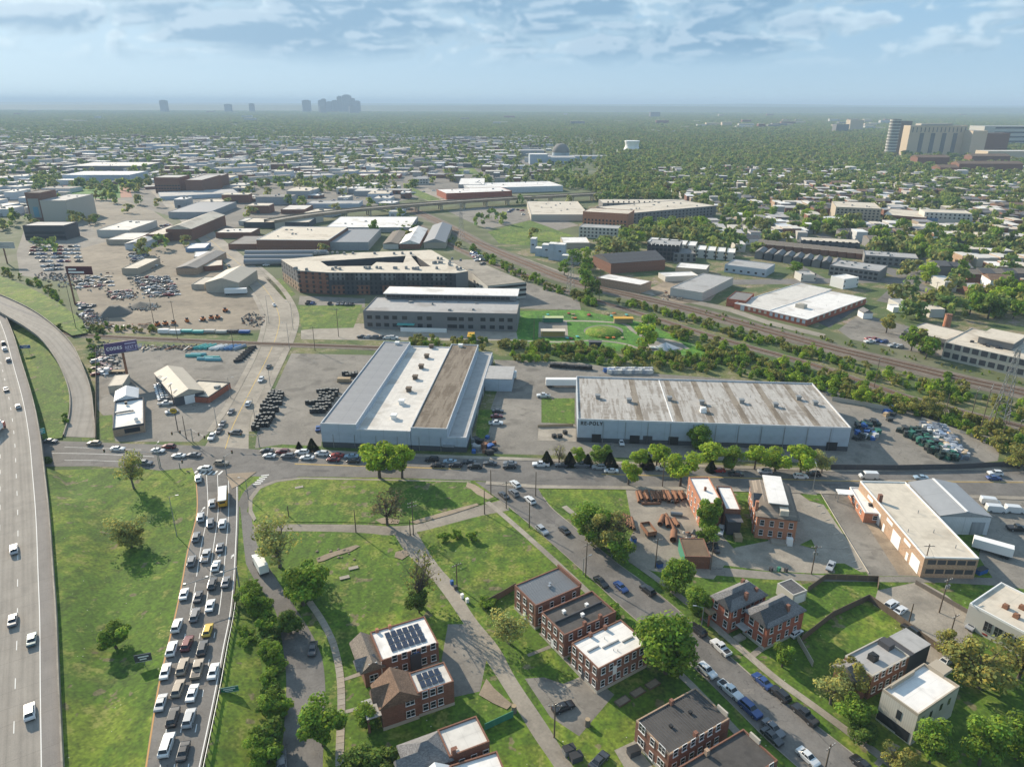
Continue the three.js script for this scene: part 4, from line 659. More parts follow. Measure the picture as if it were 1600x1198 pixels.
{ // flats along the main street and the little brown shed
const a = flat({ name: 'brick_flats',label: 'narrow brick flats with white roof beside the pipe yard',cat: 'house',p0: [1096,786],p1: [1130,786],p2: [1082,745],h: HB(1105,822,786),wall: M.brickOrange,roof: M.roofBright,parapet: .4,coping: M.brickOrange });
chimney(a,a.W * .5,a.D * .5,a.h - .4,1.2,M.brick,.6);for (const y of [2,5]) { windowRow(a,'f',2,a.W * .3,a.W * .75,y,1,1.5);windowRow(a,'l',4,a.D * .15,a.D * .85,y,.9,1.4);}
const b = flat({ name: 'brick_flats',label: 'slim flats with long white roof and dark rear porch',cat: 'house',p0: [1134,795],p1: [1158,796],p2: [1121,759],h: HB(1136,826,795),wall: M.brickBrown,roof: M.roofBright,parapet: .35 });
part(b.root,'porch_roof',mbox(b.W,.2,4,b.W / 2,b.h - 1.6,2),M.shDark);part(b.root,'porch_wall',mbox(b.W - .6,b.h - 2,3,b.W / 2,(b.h - 2) / 2,1.5),M.charcoal);part(b.root,'stairs',mbox(2,1.4,2.4,b.W * .7,.7,5),M.woodLight);
const h = HB(1184,840,806),c = pitched({ name: 'brick_flats',label: 'large orange brick house with dark hip roof around a white flat top',cat: 'house',p0: [1184,806],p1: [1247,813],p2: [1156,750],h,rise: .4,ridge: 'hip',wall: M.brickOrange,roof: M.shTan,over: .5 });
part(c.root,'hip_roof',(() => { const g = new THREE.CylinderGeometry(.62,1,1,4,1).rotateY(Math.PI / 4).scale(c.W * .7071 + .2,2.6,c.D * .7071 + .2);return g.translate(c.W / 2,h + 1.45,-c.D / 2);})(),M.shTan);
part(c.root,'flat_top',mbox(c.W * .50,.25,c.D * .82,c.W * .52,h + 2.9,-c.D * .54),M.roofBright);part(c.root,'dormer',mbox(2.2,1.5,3,c.W * .66,h + 1.4,-c.D * .1),M.roofTan);part(c.root,'side_gable',gableGeo(-.4,c.W * .32,c.D * .25,c.D * .55,h + .1,2.6,'x',.2),M.shDark);part(c.root,'wall_chimney',mbox(.8,h + 3,1,-.1,(h + 3) / 2,-c.D * .14),M.brickOrange);
for (const y of [2,5]) { windowRow(c,'f',4,c.W * .14,c.W * .86,y,1,1.6);windowRow(c,'l',5,c.D * .1,c.D * .9,y,1,1.6);} part(c.root,'landing',mbox(4,.6,2.4,c.W * .6,.3,1.2),M.concrete);part(c.root,'utility_box',mbox(1.6,2.2,1.2,c.W * .85,1.1,1.6),M.white);
const d = flat({ name: 'brick_shed',label: 'small brown brick shed with flat brown roof in the pipe yard',cat: 'shed',p0: [1071,869],p1: [1111,870],p2: [1064,840],h: HB(1072,888,869),wall: M.brickBrown,roof: tinted(T.dirt,[.55,.48,.42]),parapet: .2 });
part(d.root,'side_cladding',box(.1,d.h - .3,d.D - .3),M.green,[-.06,d.h / 2,-d.D / 2]);
const e = flat({ name: 'garage',label: 'low grey roofed garage by the back lane',cat: 'garage',p0: [1240,930],p1: [1262,922],p2: [1212,912],h: 3,wall: M.stucco,roof: M.shDark,parapet: .15 });doorOn(e,'f',e.W * .5,3.4,2.2,M.white,'garage_door');
}
{ // behind the billboard: shop, sheds, gabled workshop
const a = flat({ name: 'corner_shop',label: 'flat white roofed corner shop with dark fascia by the street',cat: 'shop',p0: [175,669],p1: [224,661],p2: [170,628],h: HB(178,683,669),wall: M.brickTan,roof: M.roofBright,parapet: .8,coping: M.base });
paneOn(a,'f',a.W * .6,1.6,a.W * .5,1.7);roofBox(a,a.W * .35,a.D * .55,6,.6,.8,M.steel);roofBox(a,a.W * .75,a.D * .2,1.2,1,1.2,M.white,'air_conditioner');roofBox(a,a.W * .4,a.D * .85,.8,1,.8,M.black,'roof_vent');
const b = pitched({ name: 'metal_shed',label: 'little white gabled shed behind the corner shop',cat: 'shed',p0: [179,627],p1: [214,622],p2: [180,612],h: 3.2,rise: 1.8,ridge: 'z',wall: M.panelWhite,roof: M.panelWhite });
const b2 = flat({ name: 'metal_shed',label: 'square pale roofed shed under the billboard',cat: 'shed',p0: [168,603],p1: [191,601],p2: [168,587],h: 3.4,wall: M.panelTan,roof: M.roofTan,parapet: .15 });
const c = pitched({ name: 'gabled_workshop',label: 'tan metal workshop with long gabled roof behind the parked row',cat: 'workshop',p0: [272,621],p1: [318,611],p2: [253,581],h: HB(277,635,621),rise: 2.2,ridge: 'z',wall: M.base,roof: M.panelTan,over: .3 });
doorOn(c,'f',c.W * .5,4,3.4,M.white,'roller_door');for (const t of [.15,.4,.65]) part(c.root,'skylight',mbox(4,.08,.7,c.W * .22,c.h + 1.2,-c.D * t),M.white).rotation.z = .0;
const d = flat({ name: 'brick_store',label: 'brown flat roofed brick store beside the gabled workshop',cat: 'store',p0: [325,620],p1: [359,597],p2: [308,594],h: HB(326,630,620),wall: M.brickRed,roof: M.roofTan,parapet: .4,coping: M.charcoal,units: 3 });
}
// ================================================================ VEHICLES (front towards +x)
const paintMat = {};
const CARS = { white: [.70,.70,.69],silver: [.40,.41,.42],grey: [.15,.155,.165],dark: [.05,.052,.058],black: [.018,.018,.02],red: [.30,.025,.02],maroon: [.13,.015,.018],blue: [.03,.07,.22],paleblue: [.32,.42,.50],teal: [.06,.12,.13],yellow: [.62,.42,.04],tan: [.30,.25,.19],green: [.04,.10,.06],orange: [.5,.13,.03] };
for (const k in CARS) paintMat[k] = new THREE.MeshPhysicalMaterial({ color: lin(...CARS[k]),roughness: .35,metalness: .15,clearcoat: .8,clearcoatRoughness: .12 });
const lampWhite = std([.75,.76,.78],.2),lampRed = std([.35,.015,.012],.3),trimMat = std([.03,.03,.032],.6);
function profileGeo(pts,width,bevel = .09) {       // side outline drawn in x (length) and y, given width across
const s = new THREE.Shape(pts.map(p => new THREE.Vector2(p[0],p[1])));const g = new THREE.ExtrudeGeometry(s,{ depth: width - 2 * bevel,bevelEnabled: true,bevelThickness: bevel,bevelSize: bevel * .7,bevelSegments: 2,curveSegments: 4 });return g.translate(0,0,-width / 2 + bevel);
}
function arch(x,r,y0) { const a = [];for (let i = 0;i <= 6;i++) { const t = Math.PI * (1 - i / 6);a.push([x - r * Math.cos(t),y0 + r * Math.sin(t) * .95]);} return a;}
function loftGeo(b,t) { // truncated wedge between the rectangle b = [x0, x1, halfwidth, y] and t
const q = (r,i) => [[r[0],r[3],r[2]],[r[1],r[3],r[2]],[r[1],r[3],-r[2]],[r[0],r[3],-r[2]]][i],pos = [],f = (a,b2,c,d) => pos.push(...a,...b2,...c,...a,...c,...d);
for (let i = 0;i < 4;i++) f(q(b,i),q(b,(i + 1) % 4),q(t,(i + 1) % 4),q(t,i));f(q(t,0),q(t,1),q(t,2),q(t,3));
const g = new THREE.BufferGeometry();g.setAttribute('position',new THREE.Float32BufferAttribute(pos,3));g.setAttribute('uv',new THREE.Float32BufferAttribute(new Array(pos.length / 3 * 2).fill(0),2));g.computeVertexNormals();return g;
}
const SPEC = {
sedan: { L: 4.75,w: 1.82,belt: .92,hood: .88,tail: .98,roof: 1.43,b: [-1.75,1.25],t: [-.85,.3],wr: .33,ax: [1.42,-1.38] },
hatch: { L: 4.25,w: 1.78,belt: .95,hood: .93,tail: 1.0,roof: 1.5,b: [-1.98,1.2],t: [-1.4,.3],wr: .33,ax: [1.3,-1.25] },
suv: { L: 4.8,w: 1.92,belt: 1.08,hood: 1.05,tail: 1.12,roof: 1.72,b: [-2.28,1.18],t: [-1.72,.28],wr: .37,ax: [1.45,-1.42] },
large: { L: 5.5,w: 2.02,belt: 1.15,hood: 1.14,tail: 1.2,roof: 1.88,b: [-2.62,1.3],t: [-2.1,.42],wr: .4,ax: [1.7,-1.6] },
pickup: { L: 5.75,w: 2.0,belt: 1.14,hood: 1.12,tail: 1.1,roof: 1.84,b: [-.75,1.35],t: [-.55,.62],wr: .4,ax: [1.8,-1.75] },
van: { L: 5.6,w: 2.0,belt: 1.25,hood: 1.2,tail: 1.3,roof: 2.25,b: [1.05,2.1],t: [1.05,1.35],wr: .36,ax: [1.75,-1.7] },
};
const wheelG = (() => { const g = {};return r => g[r] ??= merge([new THREE.CylinderGeometry(r,r,.24,14).rotateX(Math.PI / 2)]);})(),rimG = (() => { const g = {};return r => g[r] ??= new THREE.CylinderGeometry(r * .6,r * .55,.26,8).rotateX(Math.PI / 2);})();
const carGeo = {};
for (const k in SPEC) {
const s = SPEC[k],x1 = s.L / 2,x0 = -s.L / 2,y0 = .26;
const out = [[x0 + .08,y0 + .12],...arch(s.ax[1],s.wr + .07,y0),...arch(s.ax[0],s.wr + .07,y0),[x1 - .06,y0 + .1],[x1,.52],[x1 - .05,s.hood - .18],[x1 - .35,s.hood - .06],[s.b[1] + .05,s.hood + .06]];
if (k === 'pickup') out.push([s.b[0] - .05,s.belt],[x0 + .02,s.tail],[x0,.6]);
else if (k === 'van') out.push([s.b[1] - .1,s.belt],[s.t[1] + .1,s.roof - .12],[s.t[1] - .35,s.roof],[x0 + .2,s.roof],[x0 + .05,s.roof - .15],[x0,.6]);
else out.push([s.b[0] + .02,s.tail],[x0 + .12,s.tail - .05],[x0,s.tail - .28],[x0 + .02,.55]);
const body = [profileGeo(out,s.w)];
if (k === 'pickup') body.length = 0,body.push(profileGeo(out,s.w));
const hw = s.w / 2 - .1,tw = hw - (k === 'van' ? .05 : .2);
carGeo[k] = {
body: merge(body),
glass: k === 'van' ? loftGeo([s.t[1] - .3,s.b[1] + .02,hw + .06,s.belt + .05],[s.t[1] - .2,s.t[1] + .18,hw + .02,s.roof - .14]) : loftGeo([s.b[0],s.b[1],hw,s.belt - .06],[s.t[0],s.t[1],tw,s.roof - .04]),
roof: merge([new RoundedBoxGeometry(s.t[1] - s.t[0] + .16,.1,2 * tw + .1,2,.045).translate((s.t[0] + s.t[1]) / 2,s.roof - .02,0),...(k === 'van' ? [] : [-1,1].flatMap(z => [tube(V(s.b[1] - .04,s.belt - .04,z * hw),V(s.t[1],s.roof - .04,z * tw),.045,5),tube(V(s.b[0] + .04,s.belt - .04,z * hw),V(s.t[0],s.roof - .04,z * tw),.07,5),tube(V((s.b[0] + s.b[1]) / 2 - .1,s.belt - .04,z * (hw + .01)),V((s.t[0] + s.t[1]) / 2 - .05,s.roof - .04,z * (tw + .01)),.05,5)]))]),
trim: merge([bx(.12,.16,s.w * .86,x1 - .0,.42,0),bx(.12,.16,s.w * .86,x0 + .0,.45,0),bx(s.L - .1,.1,s.w * .9,0,.4,0)]),
bed: k === 'pickup' ? bx(s.L / 2 + s.b[0] - .3,.06,s.w - .45,(x0 + s.b[0]) / 2 - .02,s.belt + .02,0) : null,
lampF: new THREE.BoxGeometry(.14,.16,.36),lampR: new THREE.BoxGeometry(.1,.2,.3),s,x0,x1,
};
}
function makeCar(kind,color) {
const g = carGeo[kind],s = g.s,o = new THREE.Group();
const body = part(o,'body',g.body,paintMat[color]);part(o,'windows',g.glass,M.glass);part(o,'roof',g.roof,paintMat[color]);part(o,'bumper_trim',g.trim,trimMat);
if (g.bed) part(o,'cargo_bed',g.bed,trimMat);
for (const x of s.ax) for (const z of [-1,1]) { const w = part(o,'wheel',wheelG(s.wr),M.rubber,[x,s.wr,z * (s.w / 2 - .1)]);part(w,'rim',rimG(s.wr),M.metal);}
for (const z of [-1,1]) { part(o,'headlight',g.lampF,lampWhite,[g.x1 - .1,s.hood - .2,z * (s.w / 2 - .28)]);part(o,'taillight',g.lampR,lampRed,[g.x0 + .04,s.tail - .22,z * (s.w / 2 - .24)]);}
return o;
}
const carProto = {},KINDNAME = { sedan: 'sedan',hatch: 'hatchback',suv: 'sport_utility_car',large: 'large_sport_utility_car',pickup: 'pickup_truck',van: 'panel_van' },KINDWORD = { sedan: 'sedan',hatch: 'hatchback',suv: 'SUV',large: 'large SUV',pickup: 'pickup truck',van: 'panel van' },COLORWORD = { paleblue: 'pale blue',dark: 'dark grey',teal: 'dark teal' };
const CW = c => COLORWORD[c] ?? c;
function car(kind,color,pos,dir,label,group,pitchUp = 0) {   // dir: unit vector of travel on the level
const key = kind + color,o = (carProto[key] ??= makeCar(kind,color)).clone();
o.name = numbered(KINDNAME[kind]);scene.add(o);o.position.copy(pos);o.rotation.order = 'YZX';const jit = rng(scene.children.length * 13 + 5);o.rotation.y = Math.atan2(-dir.z,dir.x) + (jit() - .5) * .09;o.rotation.z = pitchUp;o.scale.set(.88 + jit() * .1,.9 + jit() * .08,.91 + jit() * .05);
return tag(o,label,kind === 'pickup' ? 'pickup' : kind === 'van' ? 'van' : 'car',group);
}
const ORD = ['first','second','third','fourth','fifth','sixth','seventh','eighth','ninth','tenth','eleventh','twelfth','thirteenth','fourteenth','fifteenth','sixteenth','seventeenth','eighteenth','nineteenth','twentieth'];
const dirPx = (a,b,h = 0) => P(...b,h).sub(P(...a,h)).setY(0).normalize();

{
const lanes = { left: [],'second': [],'third': [],right: [] };
const list = [ // pixel of the car's middle on the road, kind, colour, lane
[310,750,'suv','white','left'],[314,811,'suv','silver','left'],[307,842,'suv','grey','left'],[300,880,'suv','grey','left'],[288,931,'sedan','white','left'],[277,981,'suv','white','left'],[269,1017,'suv','white','left'],[259,1052,'sedan','white','left'],[252,1101,'sedan','silver','left'],[261,1168,'large','white','left'],
[332,789,'suv','silver','second'],[329,820,'suv','grey','second'],[322,871,'pickup','silver','second'],[310,935,'sedan','dark','second'],[305,964,'suv','grey','second'],[293,1009,'suv','maroon','second'],[286,1045,'suv','tan','second'],[279,1079,'suv','tan','second'],[271,1124,'suv','black','second'],[287,1177,'sedan','black','second'],
[348,821,'suv','white','third'],[344,858,'sedan','grey','third'],[338,887,'suv','white','third'],[332,915,'suv','dark','third'],[329,949,'sedan','white','third'],[325,988,'hatch','yellow','third'],[317,1016,'suv','dark','third'],[309,1049,'pickup','tan','third'],[301,1086,'sedan','white','third'],[296,1126,'suv','silver','third'],
[353,912,'sedan','grey','right'],[334,1052,'sedan','white','right'],
];
const word = { left: 'left lane',second: 'second lane',third: 'third lane',right: 'right lane' },n = { left: 0,second: 0,third: 0,right: 0 };
for (const [x,y,k,c,l] of list) { const h = rampH(y) + .03;const i = n[l]++;car(k,c,P(x,y,h),dirPx([x,y],[x + (y > 870 ? 9.5 : y > 820 ? 5 : 2),y - 30],h),`${CW(c)} ${KINDWORD[k]}, ${ORD[i]} in the ${word[l]} of the off ramp queue`,'cars queueing on the off ramp',.015);}
}
{
const up = [[22,861,'suv','silver','grey SUV beside the long grass, middle of the interstate'],[20,972,'sedan','grey','grey sedan in the left visible lane of the interstate'],[50,1002,'sedan','teal','dark green sedan in the right lane of the interstate'],[47,1116,'suv','white','white SUV nearest the camera on the interstate'],[28,637,'hatch','silver','silver hatchback on the interstate beside the curved ramp'],[9,610,'sedan','grey','grey sedan on the interstate near the dark underpass'],[13,564,'suv','grey','grey SUV on the interstate next to the blue road sign'],[7,547,'suv','white','white SUV on the interstate ahead of the grey one'],[5,538,'suv','black','black SUV on the interstate close behind the lorry']];
for (const [x,y,k,c,l] of up) { let best = 0,bd = 1e9;const p = P(x,y,HW + .03);hwEdge.forEach((q,i) => { const d = q.distanceTo(p);if (d < bd) { bd = d;best = i;} });const a = hwEdge[Math.max(0,best - 1)],b = hwEdge[Math.min(hwEdge.length - 1,best + 1)];car(k,c,p,b.clone().sub(a).setY(0).normalize(),l,'cars on the interstate');}
}
{
const R = V(1,0,.0),Lf = V(-1,0,0),row = (list,group,fn) => list.forEach((e,i) => { const [x,y,k,c,d] = e;const dir = d === 'l' ? dirPx([x,y],[x - 30,y - 1]) : dirPx([x,y],[x + 30,y + 1]);car(k,c,P(x,y,.05),dir,fn(e,i),group);});
row([[79,691,'sedan','grey','r','grey sedan coming out of the underpass'],[147,695,'suv','tan','l','tan SUV at the foot of the curved ramp'],[184,703,'sedan','white','r','white sedan in front of the corner shop'],[247,706,'sedan','white','r','white sedan nearing the crossing'],[264,700,'suv','maroon','l','dark red SUV beside the signal arm at the crossing'],[227,726,'suv','grey','r','grey SUV under the bare tree by the grass'],[279,714,'sedan','white','l','white sedan turning in the crossing'],[303,713,'sedan','grey','l','grey sedan turning in the crossing'],[320,735,'suv','white','l','white SUV on the crosswalk at the ramp mouth'],[346,726,'suv','tan','r','beige SUV in the middle of the crossing'],[368,678,'suv','dark','l','dark SUV waiting behind the signals']],'cars at the crossing',e => e[5]);
row([[417,706,'sedan','dark','l'],[442,708,'suv','maroon','l'],[472,709,'suv','white','l'],[503,711,'suv','white','l'],[527,713,'sedan','red','l'],[549,715,'sedan','paleblue','l'],[582,717,'hatch','white','l'],[617,717,'suv','white','l'],[675,720,'suv','black','l'],[703,723,'sedan','paleblue','l'],[734,724,'sedan','dark','l'],[766,726,'sedan','dark','l'],[797,726,'sedan','grey','l']],'upper row of cars queueing along the main street',(e,i) => `${CW(e[3])} ${KINDWORD[e[2]]}, ${ORD[i]} from the left in the upper queue along the main street`);
row([[421,714,'sedan','white','l'],[450,715,'suv','grey','l'],[480,717,'sedan','white','l'],[521,720,'sedan','maroon','l'],[552,722,'sedan','black','l'],[602,732,'suv','white','r'],[684,729,'sedan','black','l'],[712,729,'suv','black','l'],[742,731,'suv','black','l'],[796,731,'suv','black','l']],'lower row of cars queueing along the main street',(e,i) => `${CW(e[3])} ${KINDWORD[e[2]]}, ${ORD[i]} from the left in the lower queue along the main street`);
row([[845,728,'pickup','white','l','white pickup truck below the little fir trees on the main street'],[878,729,'sedan','dark','l','dark sedan behind the white pickup on the main street'],[909,729,'pickup','grey','l','grey pickup truck on the main street below a dark fir'],[936,732,'suv','silver','l','silver SUV on the main street under the street trees'],[955,738,'sedan','white','l','white sedan pulling out on the main street'],[1035,734,'suv','white','l','white SUV half hidden by the street tree'],[1122,737,'sedan','red','l','red sedan on the main street above the brick flats'],[1150,743,'sedan','dark','l','dark sedan in tree shade on the main street'],[1195,739,'suv','silver','l','silver SUV passing above the orange brick house'],[1251,747,'suv','white','r','white SUV on the main street near the lamp post'],[1271,743,'suv','black','l','black SUV under the last street trees'],[1357,747,'van','white','l','white panel van on the main street above the brick annex'],[1439,748,'sedan','paleblue','l','pale sedan on the main street above the tan workshop'],[1555,742,'suv','white','l','white SUV beside the blue car at the right edge of the main street'],[1553,749,'sedan','blue','r','blue car on the main street at the right edge']],'cars along the main street',e => e[5]);
// curving street
for (const [x,y,k,c,l,d] of [[388,633,'suv','white','white SUV heading up the curving street',1],[348,664,'sedan','grey','grey sedan leading the three at the signals',0],[342,675,'sedan','dark','dark sedan in the middle of the three at the signals',0],[331,685,'suv','white','white SUV nearest the signals on the curving street',0],[361,645,'sedan','grey','grey sedan descending the curving street',0],[408,595,'suv','white','white SUV beside the yard fence on the curving street',0],[420,574,'sedan','dark','dark sedan on the curving street by the yard fence',1],[428,478,'hatch','white','white hatchback rounding the bend of the curving street',0],[357,416,'sedan','grey','dark car on the far stretch of the curving street',0],[334,397,'sedan','silver','silver car on the far stretch of the curving street',0],[326,386,'suv','dark','farthest dark car on the curving street',1]]) car(k,c,P(x,y,.05),dirPx([x,y],[x + (y < 500 ? -20 : 18) * (d ? 1 : -1),y - 28 * (d ? 1 : -1) * (y < 500 ? .6 : 1)]),l,'cars on the curving street');
// side street
const q = (x,y,k,c,l,back) => car(k,c,P(x,y,.05),dirPx([x,y],back ? [x - 34,y - 30] : [x + 34,y + 30]),l,'cars along the side street');
q(787,776,'sedan','dark','dark sedan at the mouth of the side street',1);q(803,773,'suv','grey','grey SUV turning out of the side street',1);q(805,759,'suv','white','white SUV at the corner of the side street',1);q(828,784,'suv','white','white SUV entering the side street by the pole',1);q(847,831,'suv','silver','silver SUV driving down the side street',0);q(882,831,'sedan','black','black sedan driving up the side street',1);q(939,912,'sedan','black','black sedan parked outside the far brick flats',0);q(970,920,'sedan','blue','dark blue sedan driving in the side street',0);q(1012,925,'suv','black','black SUV parked beside the sycamore',1);
q(1090,987,'suv','black','black SUV parked outside the red brick house',1);q(1126,1015,'pickup','white','white pickup truck parked outside the slate gabled house',1);q(1104,1051,'suv','white','white SUV parked under the big green tree',0);q(1141,1082,'pickup','white','white pickup with loaded bed parked above the corner flats',0);q(1172,1111,'large','blue','blue SUV parked above the corner flats',0);q(1208,1141,'sedan','grey','grey sedan behind the blue SUV',0);q(1191,1067,'sedan','blue','bright blue sedan parked on the far kerb',1);q(1219,1088,'suv','black','black SUV parked behind the bright blue sedan',1);q(1257,1120,'pickup','black','black pickup truck parked on the far kerb',1);q(1262,1186,'sedan','white','white sedan at the lower edge of the side street',0);q(1206,1142 + 12,'sedan','dark','dark sedan parked at the near kerb by the pole',0);q(1348,1199,'sedan','black','black sedan cut by the lower edge',1);
// lots and drives
const w = (x,y,k,c,l,a,b,g = 'cars parked on lots and drives') => car(k,c,P(x,y,.05),dirPx([x,y],[x + a,y + b]),l,g);
w(489,1016,'sedan','dark','dark car parked on the quiet residential street',5,-30);w(440,1192,'suv','grey','grey SUV cut by the lower edge on the quiet street',0,-30);w(880,1108,'sedan','black','black car on the old concrete pad behind the flats',26,-10);w(936,1192,'sedan','dark','dark car near the alley at the lower edge',20,-20);w(1392,948,'suv','white','white SUV in the pale car park, left of two',22,-14);w(1406,957,'sedan','white','white sedan in the pale car park, right of two',22,-14);w(1521,980,'sedan','silver','silver sedan parked by the white garage',20,-16);w(1544,988,'suv','red','red SUV parked by the white garage',20,-14);w(1298,887,'sedan','silver','silver car by the pole in the pale concrete car park',-10,18);w(1126,832,'suv','white','white SUV parked behind the brick flats',-5,20);w(1118,858,'sedan','black','black car parked beside the brown shed',-4,-20);w(1589,828,'pickup','black','black pickup truck in the van yard',30,2);w(1478,1035,'sedan','white','white car on the drive behind the beige house',20,-14);w(1243,992,'hatch','white','white hatchback beside the slate gabled house',16,-10);w(1424,988,'suv','black','black SUV behind the roof deck flats',-20,-14);
w(259,632,'pickup','white','white pickup truck beside the gabled workshop',30,-3);w(268,645,'sedan','white','white sedan under the round yellow sign',30,-6);
for (let i = 0;i < 8;i++) w(251 + i * .9 - 2,603 + i * 3.1,'sedan',['silver','paleblue','silver','paleblue','white','silver','paleblue','silver'][i],`${i % 2 ? 'pale' : 'silver'} sedan, ${ORD[i]} from the top of the row by the gabled workshop`,30,-8,'row of cars by the gabled workshop');
[[778,644,'sedan','dark'],[776,652,'sedan','maroon'],[775,663,'pickup','white']].forEach(([x,y,k,c],i) => w(x,y,k,c,`${CW(c)} ${KINDWORD[k]} parked in the row beside the long warehouse`,30,0));
[[1547,787],[1556,799],[1585,800]].forEach(([x,y],i) => w(x,y,'van','white',['white van, uppermost of three in the yard','white van, left of the lower two in the yard','white van, right of the lower two in the yard'][i],30,3));
w(849,620,'pickup','white','white pickup truck between trailer and small lawn',-30,0);w(971,694,'hatch','white','small white cart beside the loading doors',3,12);w(497,671,'sedan','blue','blue car half hidden behind the long warehouse',2,-20);
}
function truckBox(name,label,px,dir,L,W,H,boxMat,cab,cat = 'truck',group) {
const o = thing(name,label,cat,P(...px,.04),0,group);o.rotation.y = Math.atan2(-dir.z,dir.x);
part(o,'cargo_box',new RoundedBoxGeometry(L,H,W,1,.06).translate(0,.95 + H / 2,0),boxMat);part(o,'chassis',bx(L,.25,W * .7,0,.75,0),trimMat);
const axles = cab ? [-L / 2 + .9,-L / 2 + 2,L / 2 + 1.2] : [-L / 2 + 1,-L / 2 + 2.1];for (const x of axles) for (const z of [-1,1]) part(o,'wheel',wheelG(.48),M.rubber,[x,.48,z * (W / 2 - .16)]);
if (cab) { part(o,'cab',new RoundedBoxGeometry(2,1.9,W * .92,2,.15).translate(L / 2 + 1.1,1.45,0),cab);part(o,'windscreen',bx(.1,.7,W * .8,L / 2 + 2.08,1.95,0),M.glass);} else part(o,'landing_leg',bx(.15,.8,1.2,L / 2 - 1.6,.4,0),M.steel);
return o;
}
truckBox('box_truck','white box truck parked under trees on the quiet street',[409,892],dirPx([409,892],[398,872]),5.4,2.3,2.3,M.white,paintMat.white);
truckBox('semi_trailer','white trailer with a small brown badge behind the tan workshop',[1549,864],dirPx([1552,864],[1520,855]),9,2.4,2.5,M.white,null,'trailer');
truckBox('semi_trailer','white trailer parked behind the small square lawn',[877,604],V(1,0,0),13,2.5,2.7,M.white,null,'trailer');truckBox('semi_trailer','white trailer at the back of the long warehouse',[787,592],V(1,0,.05),11,2.5,2.7,M.white,null,'trailer');
truckBox('box_truck','lorry with a white box on the interstate at the left edge',[-3,700],V(-.2,0,-1),8,2.5,2.8,M.white,paintMat.red).position.y = HW + .04;
truckBox('semi_trailer','white trailer beside the tan gabled salvage shed',[369,460],V(1,0,-.12),13,2.6,2.9,M.white,null,'trailer');
{ // school bus on the ramp
const o = thing('school_bus','yellow school bus with white roof near the top of the off ramp','bus',P(349,783,rampH(783) + .03)),d = dirPx([349,790],[350.5,760]);o.rotation.y = Math.atan2(-d.z,d.x);
part(o,'body',new RoundedBoxGeometry(9,2.1,2.4,2,.14).translate(0,1.55,0),M.bus);part(o,'roof',new RoundedBoxGeometry(8.9,.3,2.36,2,.14).translate(0,2.68,0),M.white);part(o,'hood',new RoundedBoxGeometry(1.4,1.1,2.1,2,.12).translate(5,1.1,0),M.bus);
for (let i = 0;i < 9;i++) for (const z of [-1,1]) part(o,'window',box(.72,.6,.05),M.glass,[-3.9 + i * .95,2.1,z * 1.2]);part(o,'rear_window',box(.05,.6,1.6),M.glass,[-4.51,2.1,0]);for (const z of [-.9,.9]) { part(o,'taillight',box(.06,.25,.25),lampRed,[-4.51,1.3,z]);part(o,'warning_light',box(.06,.2,.3),lampRed,[-4.5,2.55,z]);} part(o,'rear_bumper',bx(.15,.3,2.3,-4.55,.65,0),M.black);
for (const x of [-2.6,3.8]) for (const z of [-1,1]) part(o,'wheel',wheelG(.48),M.rubber,[x,.48,z * 1.05]);
}
const farCar = {};function paintGeo(g,c) { const n = g.attributes.position.count,a = new Float32Array(n * 3);for (let i = 0;i < n;i++) a.set(c,i * 3);g.setAttribute('color',new THREE.BufferAttribute(a,3));return g;}
const farMat = new THREE.MeshPhysicalMaterial({ vertexColors: true,roughness: .4,clearcoat: .5 });
function smallCar(kind,color,pos,ang,label,group) {
const g = farCar[kind + color] ??= (() => { const c = carGeo[kind],b = x => x.index ? x.toNonIndexed() : x.clone();return merge([paintGeo(b(c.body),CARS[color]),paintGeo(b(c.glass),[.02,.025,.03]),paintGeo(b(c.roof),CARS[color]),...c.s.ax.flatMap(x => [-1,1].map(z => paintGeo(b(new THREE.CylinderGeometry(c.s.wr,c.s.wr,.24,8).rotateX(Math.PI / 2).translate(x,c.s.wr,z * (c.s.w / 2 - .1))),[.02,.02,.02])))]);})();
const m = solo('parked_car',g,farMat,label,'car',group);m.position.copy(pos);m.rotation.y = ang;return m;
}
